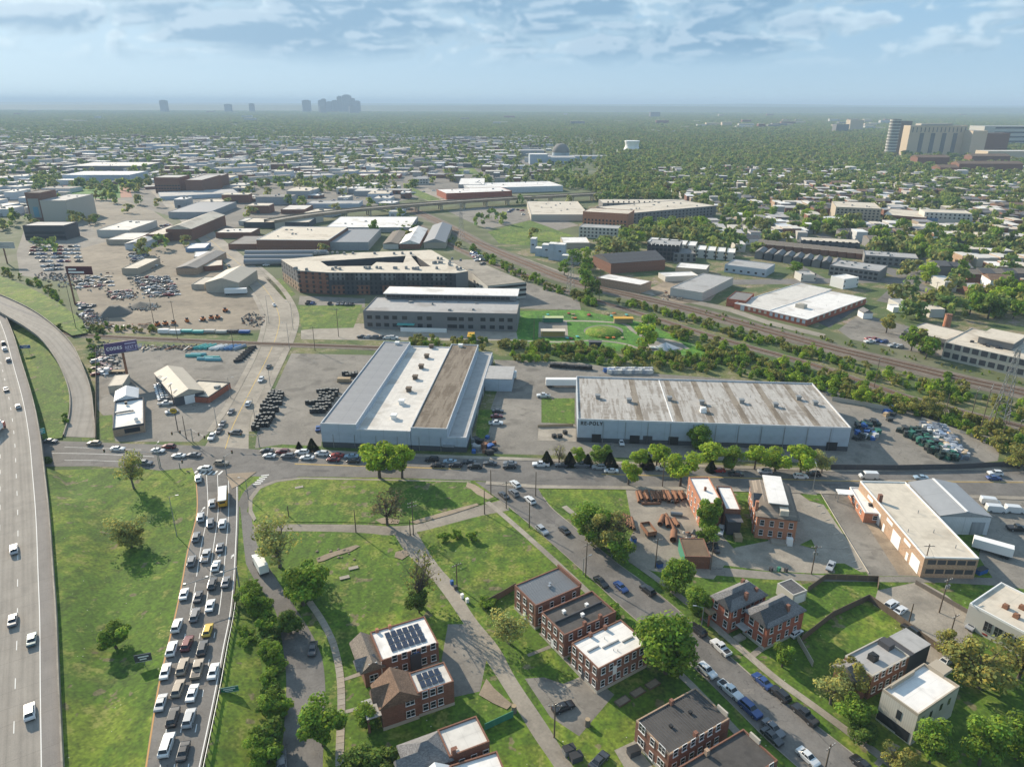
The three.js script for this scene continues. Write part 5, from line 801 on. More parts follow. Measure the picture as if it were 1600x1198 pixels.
{
const r = rng(77),cols = ['white','white','silver','grey','dark','black','red','blue','silver','white'],kinds = ['sedan','suv','sedan','hatch','pickup'];
const lot = (quad,nu,nv,fill,label,group,ang = 0,jit = .3) => { const [a,b,c,d] = pp(quad,.05);for (let j = 0;j < nv;j++) for (let i = 0;i < nu;i++) { if (r() > fill) continue;const kd = kinds[Math.floor(r() * 5)],co = cols[Math.floor(r() * 10)],p = a.clone().lerp(b,(i + .5) / nu).lerp(d.clone().lerp(c,(i + .5) / nu),(j + .5) / nv);p.x += (r() - .5) * jit;p.z += (r() - .5) * jit;smallCar(kd,co,p,ang + (r() < .5 ? 0 : Math.PI) + (r() - .5) * .1,label.replace(/^(tiny )?(pale )?(wrecked )?(white )?car/,(m,a,b2,w) => `${CW(co)} ${w ?? ''}${KINDWORD[kd]}, ${ORD[i]} along${nv > 1 ? ` row ${['one','two','three','four','five','six'][j]}` : ''},`),group);} };
lot([[48,385],[122,383],[128,412],[44,412]],9,5,.62,'car in the office car park','cars in the office car park',.1);
lot([[200,396],[228,394],[245,418],[215,420]],5,6,.95,'pale wrecked car by the tan salvage hut','wrecked cars in the salvage yard',.2);
lot([[65,414],[95,412],[96,424],[66,426]],6,2,.95,'white car in the front row of the salvage lot','cars in the front salvage row',.1);
lot([[734,412],[754,425],[760,440],[742,428]],2,6,.9,'car on the garage deck','cars on the garage deck',.5);
lot([[478,472],[552,475],[552,478],[478,476]],11,1,.8,'car in the row beside the apartment block','cars beside the apartment block',1.5);
lot([[560,526],[620,528],[620,531],[560,529]],6,1,.7,'car parked along the school drive','cars on the school drive',0);
lot([[800,326],[842,333],[836,340],[790,332]],6,4,.5,'car in the lot beyond the railway','cars in the lot beyond the railway',.3);
lot([[1345,530],[1430,548],[1490,556],[1345,536]],12,1,.7,'car in the front row by the grey loft building','cars by the loft building',.2);
lot([[1355,528],[1385,534],[1385,538],[1355,532]],4,1,.9,'car under the trees of the loft car park','cars in the loft car park',.2);
lot([[770,246],[800,246],[800,256],[770,256]],10,5,.8,'tiny pale car in the far storage lot','cars in the far storage lot',.1);
lot([[70,330],[110,328],[115,338],[72,340]],7,2,.6,'car among the far workshops','cars among the far workshops',.1);
lot([[450,331],[700,305],[702,307],[452,333]],14,1,.6,'car crossing the long viaduct','cars on the viaduct',.12,0);
lot([[250,352],[262,350],[268,358],[255,360]],4,2,.8,'car by the pale gabled factory','cars by the gabled factory',.2);
lot([[395,400],[420,412],[418,418],[392,406]],5,2,.8,'car in the lot beside the far sheds','cars by the far sheds',.4);
}
for (const o of scene.children) if (/cars on the viaduct|garage deck/.test(o.userData.group ?? '')) o.position.y = /viaduct/.test(o.userData.group) ? 7.6 : 9.8;
// ================================================================ TREES AND SCRUB
// a crown is made of leaf faces gathered in clumps on the ends of limbs
function leafCrown(seed,R,H,n,size,opt = {}) {
const r = rng(seed),pos = [],col = [],nor = [],lobes = [],nl = opt.lobes ?? 14,sq = opt.open ?? 0;
for (let i = 0;i < nl;i++) { const a = r() * 6.283,t = Math.pow(r(),.55),y = (r() * 2 - 1),k = Math.sqrt(Math.max(0,1 - y * y * .85));lobes.push([Math.cos(a) * t * k * R * .76,y * H * .37,Math.sin(a) * t * k * R * .76,(.19 + r() * .23) * R,.72 + r() * .56]);}
const v = V(0,0,0),t1 = V(0,0,0),t2 = V(0,0,0);
for (let i = 0;i < n;i++) {
const L = lobes[Math.floor(r() * nl)],z = r() * 2 - 1,a = r() * 6.283,q = Math.sqrt(1 - z * z),rr = L[3] * (r() < .72 ? .8 + r() * .35 : Math.cbrt(r()) * .9);
const dx = q * Math.cos(a),dz = q * Math.sin(a),px = L[0] + dx * rr,py = L[1] + z * rr * .8 * (H / (2 * R)) * 1.25,pz = L[2] + dz * rr;
v.set(dx + (r() - .5) * 1.5,z + .35 + (r() - .5) * 1.5,dz + (r() - .5) * 1.5).normalize();
t1.set(r() - .5,r() - .5,r() - .5).cross(v).normalize();t2.crossVectors(v,t1);
const s = size * (.55 + r() * .8),w = s * (.5 + r() * .4),c = L[4] * (.72 + r() * .56),cy = (r() - .35) * .45;
const A = [px + t1.x * s,py + t1.y * s,pz + t1.z * s],B = [px + t2.x * w,py + t2.y * w,pz + t2.z * w],C = [px - t1.x * s,py - t1.y * s,pz - t1.z * s],D = [px - t2.x * w,py - t2.y * w,pz - t2.z * w];
pos.push(...A,...B,...C,...A,...C,...D);for (let k = 0;k < 6;k++) { nor.push(v.x,v.y,v.z);col.push(c * (1 + cy),c,c * (1 - cy));}
}
const g = new THREE.BufferGeometry();g.setAttribute('position',new THREE.Float32BufferAttribute(pos,3));g.setAttribute('normal',new THREE.Float32BufferAttribute(nor,3));g.setAttribute('color',new THREE.Float32BufferAttribute(col,3));g.setAttribute('uv',new THREE.Float32BufferAttribute(new Float32Array(pos.length / 3 * 2),2));
return { g,lobes };
}
function limbs(seed,lobes,base,cy,r0,twigs = 0) {
const r = rng(seed),list = [],top = V((r() - .5) * .4,base,(r() - .5) * .4);list.push(tube(V(0,-.2,0),top,r0 * 1.25,8,r0 * .8));
for (const L of lobes) { const e = V(L[0],cy + L[1],L[2]),m = top.clone().lerp(e,.5).add(V((r() - .5) * .8,.5 + r() * .5,(r() - .5) * .8));list.push(tube(top.clone().add(V(0,-.2,0)),m,r0 * .5,5,r0 * .32),tube(m,e,r0 * .32,4,r0 * .1));for (let k = 0;k < twigs;k++) { const s = m.clone().lerp(e,r()),d = V(r() - .5,r() * .7,r() - .5).normalize().multiplyScalar(L[3] * (1 + r()));list.push(tube(s,s.clone().add(d),r0 * .1,3,r0 * .03));} }
return merge(list);
}
// kinds of tree: [crown radius, crown height, trunk clear height]
const treeKinds = {};
function kind(name,seed,R,H,base,n,size,mat,o = {}) { const { g,lobes } = leafCrown(seed,R,H,n,size,o);treeKinds[name] = { crown: g,wood: limbs(seed + 1,lobes,base,base + H * .42,o.r0 ?? .28,o.twigs ?? 0),cy: base + H * .42,R,full: base + H * .9,mat,bark: o.bark ?? M.trunk };}
kind('spring_a',11,4.6,7,2.4,3600,.30,LEAF.spring);kind('spring_b',12,4.3,6.4,2.2,3200,.30,LEAF.spring,{ lobes: 11 });kind('spring_c',13,4.9,6.6,2.6,3600,.30,LEAF.spring,{ lobes: 17 });
kind('green_a',21,5,9,2.6,4600,.32,LEAF.green,{ lobes: 18 });kind('green_b',22,4.6,8.4,2.4,4200,.32,LEAF.green,{ lobes: 15 });kind('green_c',23,5.2,7.8,2.2,4400,.32,LEAF.green,{ lobes: 20 });
kind('dense_a',31,5,9.5,1.6,6500,.30,LEAF.green,{ lobes: 26 });kind('dark_a',41,5.2,9,2,5200,.32,LEAF.dark,{ lobes: 20 });kind('dark_b',42,4.4,8,2,4600,.32,LEAF.dark,{ lobes: 16 });
kind('olive_a',51,5.2,8.4,2.4,3000,.28,LEAF.olive,{ lobes: 18,twigs: 5 });kind('pale_a',52,5,8.6,2.4,1700,.26,LEAF.pale,{ lobes: 18,twigs: 9,bark: M.bark });kind('bare_a',61,4.6,8.4,2.2,700,.22,LEAF.brown,{ lobes: 20,twigs: 16 });kind('bare_b',62,4.2,8,2,500,.2,LEAF.olive,{ lobes: 16,twigs: 16 });
kind('bush_a',71,1.6,2.4,.2,900,.20,LEAF.green,{ lobes: 9,r0: .08 });kind('bush_b',72,1.8,2.2,.2,900,.20,LEAF.dark,{ lobes: 9,r0: .08 });
{ // a fir: whorls of needles on a cone
const r = rng(81),pos = [],col = [],nor = [];for (let i = 0;i < 1500;i++) { const t = Math.pow(r(),1.3),y = .5 + t * 6,rad = (1 - t) * 1.9 * (.6 + r() * .45) + .05,a = r() * 6.283,px = Math.cos(a) * rad,pz = Math.sin(a) * rad,s = .25 + r() * .2,c = .7 + r() * .6;const A = [px + Math.cos(a) * s,y - .2,pz + Math.sin(a) * s],B = [px - Math.sin(a) * .16,y + .1,pz + Math.cos(a) * .16],C = [px + Math.sin(a) * .16,y + .1,pz - Math.cos(a) * .16];pos.push(...A,...B,...C);for (let k = 0;k < 3;k++) { nor.push(Math.cos(a) * .7,.7,Math.sin(a) * .7);col.push(c,c,c);} }
const g = new THREE.BufferGeometry();g.setAttribute('position',new THREE.Float32BufferAttribute(pos,3));g.setAttribute('normal',new THREE.Float32BufferAttribute(nor,3));g.setAttribute('color',new THREE.Float32BufferAttribute(col,3));g.setAttribute('uv',new THREE.Float32BufferAttribute(new Float32Array(pos.length / 3 * 2),2));
treeKinds.fir = { crown: g,wood: cyl(.16,.04,6.2,6),cy: 0,R: 2,full: 6.6,mat: LEAF.green,bark: M.trunk };
}
let treeTurn = 0;
function tree(k,base,height,width,label,group,name = 'tree',cat = 'tree',h0 = 0) {
const t = treeKinds[k],p = base.isVector3 ? base : P(base[0],base[1],h0),o = thing(name,label,cat,p,(treeTurn += 2.4) % 6.28,group),sy = height / t.full,sx = (width ?? t.R * 2 * sy) / (2 * t.R);
part(o,name === 'shrub' ? 'stem' : 'trunk',t.wood,t.bark);part(o,name === 'shrub' ? 'foliage' : 'crown',t.crown,t.mat,[0,t.cy,0]);o.scale.set(sx,sy,sx);return o;
}
for (const [k,x,y,h,w,label] of [
['spring_c',593,747,14,17,'large bright green tree on the oval lawn, left of the pair'],['spring_a',628,747,12,12,'bright green tree on the oval lawn, right of the pair'],
['bare_a',605,820,11,12,'gnarled brown tree in thin leaf beside the lane'],['pale_a',437,886,14,15,'pale thin leaved tree by the box truck'],['green_c',474,945,11,14,'broad spreading tree over the quiet street'],['bare_b',656,945,15,12,'tall bare tree wrapped in ivy beside the alley'],['dark_b',655,957,6,6,'dark ivy mass at the foot of the bare tree'],['pale_a',209,763,13,11,'tall pale thin tree on the embankment by the main street'],['olive_a',206,856,6,8,'dark bushy tree in the middle of the embankment'],['pale_a',200,850,9,13,'pale twiggy tree behind the dark one on the embankment'],['green_b',181,1012,6,9,'small round green tree low on the embankment'],
['green_c',404,962,7,7,'green tree at the top of the hedge by the quiet street'],['green_a',505,1165,10,10,'two stemmed green tree in front of the gabled flats'],['dense_a',577,1133,4.2,6,'round clipped bush beside the porch of the gabled flats'],['pale_a',795,1005,9,11,'pale leafy tree behind the row of brick flats'],['bush_a',955,966,4,6,'green bush beside the far brick flats'],
['dense_a',1040,1052,14,15,'big dense green tree next to the white roofed flats'],['dense_a',1056,925,9,9,'dense green twin tree by the pipe yard corner'],['dense_a',1090,962,7,7,'round green tree in front of the red brick house'],
['green_a',922,845,10,13,'green end of the thicket beside the side street'],['olive_a',950,858,11,14,'brownish thicket tree beside the pipe yard'],['bare_a',965,850,9,10,'bare thicket tree beside the rusty pipes'],['green_b',968,878,8,10,'leafy lower end of the thicket at the pipe yard gate'],['green_b',938,838,9,10,'green middle of the thicket beside the side street'],
['green_b',1106,834,12,9,'tall green tree behind the narrow brick flats'],['green_c',1104,852,6,7,'low leafy tree beside the brown shed'],
['spring_b',982,757,8.5,8,'bright street tree left of the pair on the near side of the main street'],['spring_c',1063,759,12,13,'large bright street tree on the near side of the main street'],['dense_a',1091,700,8,9,'dark green tree against the wall of the second warehouse'],
['olive_a',1318,1085,9,9,'olive tree in front of the roof deck flats'],['pale_a',1298,1100,8,9,'green tree beside the far kerb by the roof deck flats'],['green_b',1222,1042,6,6,'small leafy tree in front of the slate gabled house'],['green_c',1334,1135,7,8,'leafy tree at the corner of the beige house drive'],['olive_a',1530,1075,12,15,'large olive tree behind the beige house'],['olive_a',1592,1060,11,12,'olive tree at the right edge behind the beige house'],['green_a',1452,1192,9,8,'bright green tree in front of the beige house'],['green_a',1530,1195,11,9,'bright green tree right of the beige house'],['green_c',1588,1185,9,10,'green tree in the lower right corner'],['olive_a',1490,1030,7,9,'olive bush tree behind the pale car park'],['olive_a',1400,1200,5,7,'olive bush at the lower edge by the drive'],['dark_b',1350,1160,4,6,'dark bush in the garden before the beige house'],
['dark_a',560,1225,8,9,'dark tree at the lower edge beside the slab walk'],['dark_b',600,1232,7,9,'dark bushy tree at the lower edge'],['dark_a',455,990,6,7,'small dark tree over the slab walk'],
]) tree(k,x < 300 && y > 745 ? onBank(x,y) : [x,y],h,w,label);
// street trees in front of the second warehouse
[[903,724,'spring_b',6.2],[939,726,'green_b',7.5],[1000,729,'spring_a',6.2],[1026,728,'spring_c',9],[1110,732,'spring_a',9.5],[1143,734,'green_c',7.6],[1179,733,'spring_c',9.4],[1211,736,'spring_b',7.8],[1251,738,'spring_a',9.6],[1284,739,'pale_a',8]].forEach(([x,y,k,h],i) => tree(k,[x,y],h,h * (.95 + (i * 37 % 10) * .045),`bright street tree, ${ORD[i]} from the left in the row before the second warehouse`,'street trees before the second warehouse'));
[[854,724,'fir',4.6],[890,727,'fir',5],[918,727,'fir',4.2],[953,730,'fir',5.4],[1012,731,'fir',5],[1111,736,'fir',4],[488,703,'fir',4.5],[467,700,'fir',2.5]].forEach(([x,y,k,h],i) => tree(k,[x,y],h,h * .95,i < 6 ? `dark fir, ${ORD[i]} from the left before the second warehouse` : i === 6 ? 'little dark fir before the long warehouse' : 'smallest fir on the verge before the grey yard',undefined,'fir_tree'));
tree('bare_b',[874,724],7,7,'leafless small tree between the firs');
tree('green_a',[1030,700 + 26],5,6,'low green tree behind the street trees');
// hedge of the off ramp side: shrubs
{ const r = rng(4);const line = [[398,930],[410,965],[420,1000],[424,1040],[426,1080],[424,1120],[418,1160],[412,1195]];let i = 0;for (const [x,y] of line) for (let k = 0;k < 3;k++) { i++;tree(['bush_a','bush_b','green_c'][Math.floor(r() * 3)],[x + (r() - .5) * 22,y + (r() - .5) * 26],2.6 + r() * 2.4,4 + r() * 3,'green shrub in the hedge between off ramp and quiet street','hedge shrubs along the quiet street','shrub','shrub');} }
{ const r = rng(9);for (const [x,y,n,sx,sy,kinds] of [[384,985,4,6,60,['bush_a']],[150,520,6,16,10,['bush_b']],[140,555,10,14,60,['bush_a']],[92,515,3,6,6,['bush_b']],[105,650,3,6,30,['bush_a']],[770,945,4,16,8,['bush_a']],[1470,590,4,14,10,['bush_a']],[720,840,4,26,10,['bush_a']],[76,722,3,6,10,['bush_b']]]) for (let i = 0;i < n;i++) tree(kinds[0],[x + (r() - .5) * sx * 2,y + (r() - .5) * sy * 2 * .5],1.4 + r() * 1.6,2 + r() * 2.2,'low green shrub in rough grass','scattered low shrubs','shrub','shrub');}

function scatter(name,label,kindName,mat,places,keepName) {
const t = treeKinds[kindName],m = new THREE.InstancedMesh(t.crown,mat ?? t.mat,places.length),q = new THREE.Object3D();
places.forEach(([p,h,w,a],i) => { const sy = h / (t.full - (t.cy - (t.full - t.cy)) * .0),sx = w / (2 * t.R);q.position.set(p.x,p.y + t.cy * sy,p.z);q.rotation.y = a;q.scale.set(sx,sy,sx);q.updateMatrix();m.setMatrixAt(i,q.matrix);});
m.name = numbered(name);m.userData.kind = 'stuff';m.userData.label = label;shadows(m);scene.add(m);return m;
}
const lowCrown = (seed,R,H,n,size) => leafCrown(seed,R,H,n,size,{ lobes: 9 }).g;
treeKinds.thick_a = { crown: lowCrown(91,3,4.4,900,.30),cy: 1.7,R: 3,full: 3.9,mat: LEAF.green };treeKinds.thick_b = { crown: lowCrown(92,3,4.2,900,.30),cy: 1.7,R: 3,full: 3.8,mat: LEAF.olive };treeKinds.thick_c = { crown: lowCrown(93,3,4.6,800,.28),cy: 1.8,R: 3,full: 4,mat: LEAF.spring };
const thick = { thick_a: [],thick_b: [],thick_c: [] };
function belt(upper,lower,n,h0,h1,seed) { const r = rng(seed);for (let i = 0;i < n;i++) { const x = lerp(upper[0][0],upper[upper.length - 1][0],r()),y = lerp(sample(upper,x),sample(lower,x),r());const k = ['thick_a','thick_a','thick_b','thick_b','thick_c'][Math.floor(r() * 5)],h = lerp(h0,h1,r() * r());thick[k].push([P(x,y),h,h * (1 + r() * .7),r() * 6.28]);} }
belt([[800,552],[900,552],[1040,562],[1150,570],[1250,592],[1350,612],[1440,640]],[[800,566],[900,566],[1000,575],[1150,588],[1250,602],[1350,634],[1440,655]],210,2,5,1);
belt([[780,537],[900,545],[1040,556],[1160,562]],[[780,544],[900,552],[1040,562],[1160,572]],110,3,5,2);
belt([[960,468],[1075,494],[1200,530],[1300,558],[1400,582],[1525,614],[1600,630]],[[960,472],[1025,490],[1137,526],[1262,560],[1350,590],[1415,612],[1500,635],[1600,658]],210,2,5.5,3);
belt([[1025,505],[1137,541],[1262,577],[1350,606],[1415,630],[1500,654],[1600,680]],[[1025,512],[1137,572],[1262,598],[1350,622],[1440,650],[1500,672],[1600,730]],270,2,5.5,4);
belt([[1100,496],[1250,524],[1400,557],[1600,602]],[[1100,486],[1250,518],[1400,550],[1600,592]],70,.8,2,5);
belt([[735,386],[800,418],[850,442],[930,470]],[[735,394],[800,430],[850,456],[930,480]],70,2.5,6,6);
tree('olive_a',[1440,650],8,11,'yellow green willow, left of the pair above the bale yard');tree('olive_a',[1462,648],7.5,10,'yellow green willow, right of the pair above the bale yard');tree('olive_a',[1592,732],9,13,'grey green tree at the right corner of the bale yard');tree('spring_b',[1345,632],8,8,'bright green tree at the back wall of the bale yard');
belt([[620,366],[700,372],[720,372]],[[620,374],[700,380],[720,392]],20,2,5,7);belt([[108,505],[200,512],[250,515]],[[108,520],[200,520],[250,521]],40,1.5,3.5,8);belt([[640,528],[760,534]],[[640,545],[760,550]],46,2.5,4.5,9);belt([[0,420],[60,440],[100,470]],[[0,430],[60,450],[100,480]],40,2,4.5,10);
belt([[610,352],[650,350]],[[610,372],[650,390]],24,4,8,12);
const thickLabel = { thick_a: 'green scrub along the railway',thick_b: 'brownish scrub along the railway',thick_c: 'fresh yellow green scrub along the railway' };
for (const k in thick) scatter('scrub',thickLabel[k],k,null,thick[k]);
// ================================================================ THE MIDDLE DISTANCE
// fb: front edge x0..x1 on the ground line yb, front eaves at yt, back of the roof at yk (all read off the photograph), slope of the front edge
function fb(name,label,x0,x1,yb,yt,yk,wall,roof,o = {}) {
const h = o.h ?? heightOf(x0,yb,yt),q = { name,label,cat: o.cat ?? 'building',p0: [x0,yt],p1: [x1,yt + (o.slope ?? 0)],p2: [x0 + (o.shear ?? 0),yk],h,wall,roof,parapet: o.parapet ?? .4,coping: o.coping,units: o.units ?? 0,group: o.group };
if (o.D) q.D = o.D;
const b = o.ridge ? pitched({ ...q,ridge: o.ridge,rise: o.rise ?? 2,over: .2 }) : flat(q);
for (const [face,n,ys,w,hh,mat] of o.win ?? []) for (const y of ys) windowRow(b,face,n,(face === 'f' ? b.W : b.D) * (o.wf ?? .06),(face === 'f' ? b.W : b.D) * (1 - (o.wf ?? .06)),y,w,hh,'pane',null,mat);
return b;
}
const W2 = 'warehouse',S = { cat: 'warehouse' };
{ // left: workshops, school, offices
const t = fb('brick_tower','tall brown brick block with a painted figure on its side',37,61,345,301,296,M.brickBrown,M.tar);part(t.root,'mural',box(t.W * .7,t.h * .68,.1),std([.30,.30,.27]),[t.W * .45,t.h * .45,.06]);part(t.root,'mural_figure',box(t.W * .34,t.h * .36,.06),std([.13,.28,.36]),[t.W * .5,t.h * .32,.12]);
fb('office_block','windowless grey concrete block beside the painted brick tower',61,101,346,313,303,M.stone,M.roofGrey,{ units: 2 });
fb('office_block','dark glazed low office block behind the car park',34,99,375,352,346,M.charcoal,M.roofGrey,{ win: [['f',12,[2.5,6],3.2,2]] });
fb('school_building','white building end with low roof by the sports field',86,119,289,281,277,M.panelWhite,M.roofBright);fb(W2,'long white roofed hall beyond the sports field',96,201,286,273,267,M.panelBlue,M.roofBright,S);fb(W2,'long flat roofed hall behind the white hall',107,221,267,259,253,M.greyWall,M.roofWhite,{ ...S,units: 5 });
area('sports_field',[[102,311],[105,289],[186,288],[188,309]],.03,M.turf,'striped green sports field');area('running_track',[[92,312],[97,286],[200,284],[206,308]],.026,std([.30,.13,.08]),'reddish track round the sports field');
for (const [i,a] of [[0,[239,279,302,277,273]],[1,[288,315,303,281,273]],[2,[308,342,292,275,271]]]) fb('brick_school',['wide banded brick school wing','tall plain brick school stair tower','low brick school wing behind trees'][i],...a,M.brickBrown,M.roofGrey,{ win: i === 1 ? [] : [['f',9,[2.5,6,9.5],2.6,1.6]] });
fb(W2,'blue grey roofed workshop with hipped sides',262,327,341,331,315,M.panelGrey,M.metalRoof,{ ...S,shear: -8 });fb(W2,'long narrow blue grey shed behind the workshop',250,372,313,307,300,M.panelBlue,M.roofGrey,{ ...S,slope: -6 });
fb('factory','brick factory with pale gabled centre hall',258,298,376,358,336,M.brickBrown,M.roofTan,{ ridge: 'z',rise: 3.5,shear: -14,cat: 'factory' });fb('factory','low brick side aisle of the gabled factory',227,256,380,366,352,M.brickBrown,M.roofTan,{ shear: -3,cat: 'factory' });
fb('workshop','white roofed workshop left of the gabled factory',150,201,370,359,344,M.stucco,M.roofWhite,{ shear: -5,units: 4 });fb('workshop','low tan front building with white roof',165,208,382,374,363,M.tanWall,M.roofWhite);fb('workshop','small white gabled workshop in the pale yards',194,220,390,381,371,M.panelWhite,M.panelGrey,{ ridge: 'z',rise: 1.5 });
fb('warehouse','long brown brick shed with dark rounded roof in the salvage yard',274,307,429,419,394,M.brickTan,M.roofDark,{ ridge: 'z',rise: 1.6,shear: -23,...S });fb('salvage_hut','tan flat roofed hut in the salvage yard',189,214,429,419,403,M.tanWall,M.roofTan,{ shear: -9 });
fb('metal_shed','large tan gabled salvage shed with white doors',320,372,457,442,422,M.panelTan,M.panelTan,{ ridge: 'z',rise: 3,shear: -22 });fb('metal_shed','lean to beside the tan salvage shed',298,318,452,444,432,M.panelTan,M.panelTan);
fb('workshop','white roofed shop, upper of three by the curving street',289,320,394,388,380,M.blueWall,M.roofBright,{ slope: -1 });fb('workshop','white roofed shop, middle of three by the curving street',302,335,408,401,393,M.stone,M.roofBright,{ slope: -2 });fb('workshop','tan roofed shop, lowest of three by the curving street',318,347,424,416,407,M.brickBrown,M.roofTan,{ slope: -2 });
fb('workshop','long white roofed shop right of the curving street',336,392,372,363,356,M.brickBrown,M.roofWhite,{ units: 3 });fb('workshop','brown roofed shop right of the curving street',356,400,390,381,368,M.brickBrown,M.roofDark);fb('workshop','grey roofed garage far up the curving street',372,405,352,345,340,M.stucco,M.roofWhite);
}
{ // centre: sheds behind the apartments, viaduct
fb('factory','broad white roofed brick factory behind the apartment block',400,512,392,374,353,M.brickBrown,M.roofTan,{ cat: 'factory',units: 8,slope: 1,coping: M.white });fb('factory','white roofed hall behind the brick factory',380,482,356,347,340,M.base,M.roofTan,{ cat: 'factory',units: 4 });fb(W2,'grey roofed hall right of the brick factory',512,575,391,378,357,M.panelGrey,M.metalRoof,{ ...S,shear: -18 });fb(W2,'long white roofed hall below the viaduct',508,641,363,355,338,M.panelGrey,M.roofBright,{ ...S,units: 3,shear: -10 });
fb(W2,'white barrel roofed shed',624,655,389,381,358,M.brickBrown,M.roofBright,{ ridge: 'z',rise: 3,shear: -31,...S });fb(W2,'grey barrel roofed shed nearest the railway',662,696,388,379,352,M.tanWall,M.metalRoof,{ ridge: 'z',rise: 3,shear: -38,...S });fb(W2,'brown roofed shed left of the white barrel roof',598,622,389,381,362,M.stucco,M.shTan,{ ridge: 'z',rise: 1.5,shear: -14,...S });
for (let i = 0;i < 3;i++) { const p = P(448 - i * 12,400 + i * 7,0);const g = new THREE.CylinderGeometry(2.3,2.3,62 - i * 12,12,1,false).rotateZ(Math.PI / 2);const m = solo('storage_tank',g,M.panelGrey,['long horizontal steel tank, uppermost of three','long horizontal steel tank, middle of three','short horizontal steel tank nearest the street'][i],'tank');m.position.set(p.x,2.4,p.z);m.rotation.y = .05;}
fb(W2,'white distribution shed beyond the viaduct',716,757,297,288,278,M.panelGrey,M.roofBright,{ ...S,shear: -48,units: 4 });fb(W2,'wide red brick distribution hall with white roof',697,800,312,302,295,M.brickRed,M.roofBright,{ ...S,slope: -4,units: 6 });fb(W2,'white roofed distribution hall at the back',735,880,303,294,286,M.panelWhite,M.roofBright,{ ...S,slope: -4,units: 6 });
fb('office_block','small white office block beyond the viaduct',643,668,288,279,277,M.stucco,M.roofGrey,{ win: [['f',6,[2.5,6],2.4,1.6]] });fb(W2,'grey roofed hall at the end of the viaduct',552,588,306,298,294,M.panelGrey,M.roofWhite,S);fb(W2,'red brick shed among the far yards',558,624,279,274,271,M.brickRed,M.roofWhite,S);fb(W2,'brick hall with white roof left of the viaduct',438,476,334,327,320,M.brickBrown,M.roofWhite,{ ...S });fb(W2,'blue grey hall left of the viaduct',478,560,325,318,313,M.panelBlue,M.roofGrey,S);
// viaduct
const v = thing('viaduct','long concrete road viaduct on piers crossing the railway','viaduct'),hh = 7.5,c = smooth(pp([[420,345],[470,337],[560,326.5],[700,315.5],[800,309],[900,304],[960,301]],hh),6);
const A = sideOf(c,-7),B = sideOf(c,7);part(v,'deck',merge([ribbonGeo(A,B),ribbonGeo(sideOf(c,7,-1.6),B),ribbonGeo(A,sideOf(c,-7,-1.6))]),M.concrete);
for (const s of [-7,7]) part(v,'parapet',merge([ribbonGeo(sideOf(c,s,1),sideOf(c,s + .3,1)),ribbonGeo(sideOf(c,s,0),sideOf(c,s,1)),ribbonGeo(sideOf(c,s + .3,1),sideOf(c,s + .3,-1.7))]),M.dirt);
const L = lengthOf(c);for (let s = 60;s < L - 10;s += 28) { const q = along(c,s);for (const k of [-4.5,0,4.5]) part(v,'pier',cyl(.7,.7,hh - 1.6,8),M.stone,[q.p.x - q.d.z * k,0,q.p.z + q.d.x * k]);part(v,'pier_cap',bx(1.4,1,12),M.stone,[q.p.x,hh - 1.9,q.p.z],Math.atan2(q.d.x,q.d.z) + Math.PI / 2);}
part(v,'abutment_wall',ribbonGeo(sideOf(c.slice(0,9),7.1,-hh - .2),sideOf(c.slice(0,9),7.1,-.2)),M.stone);
}
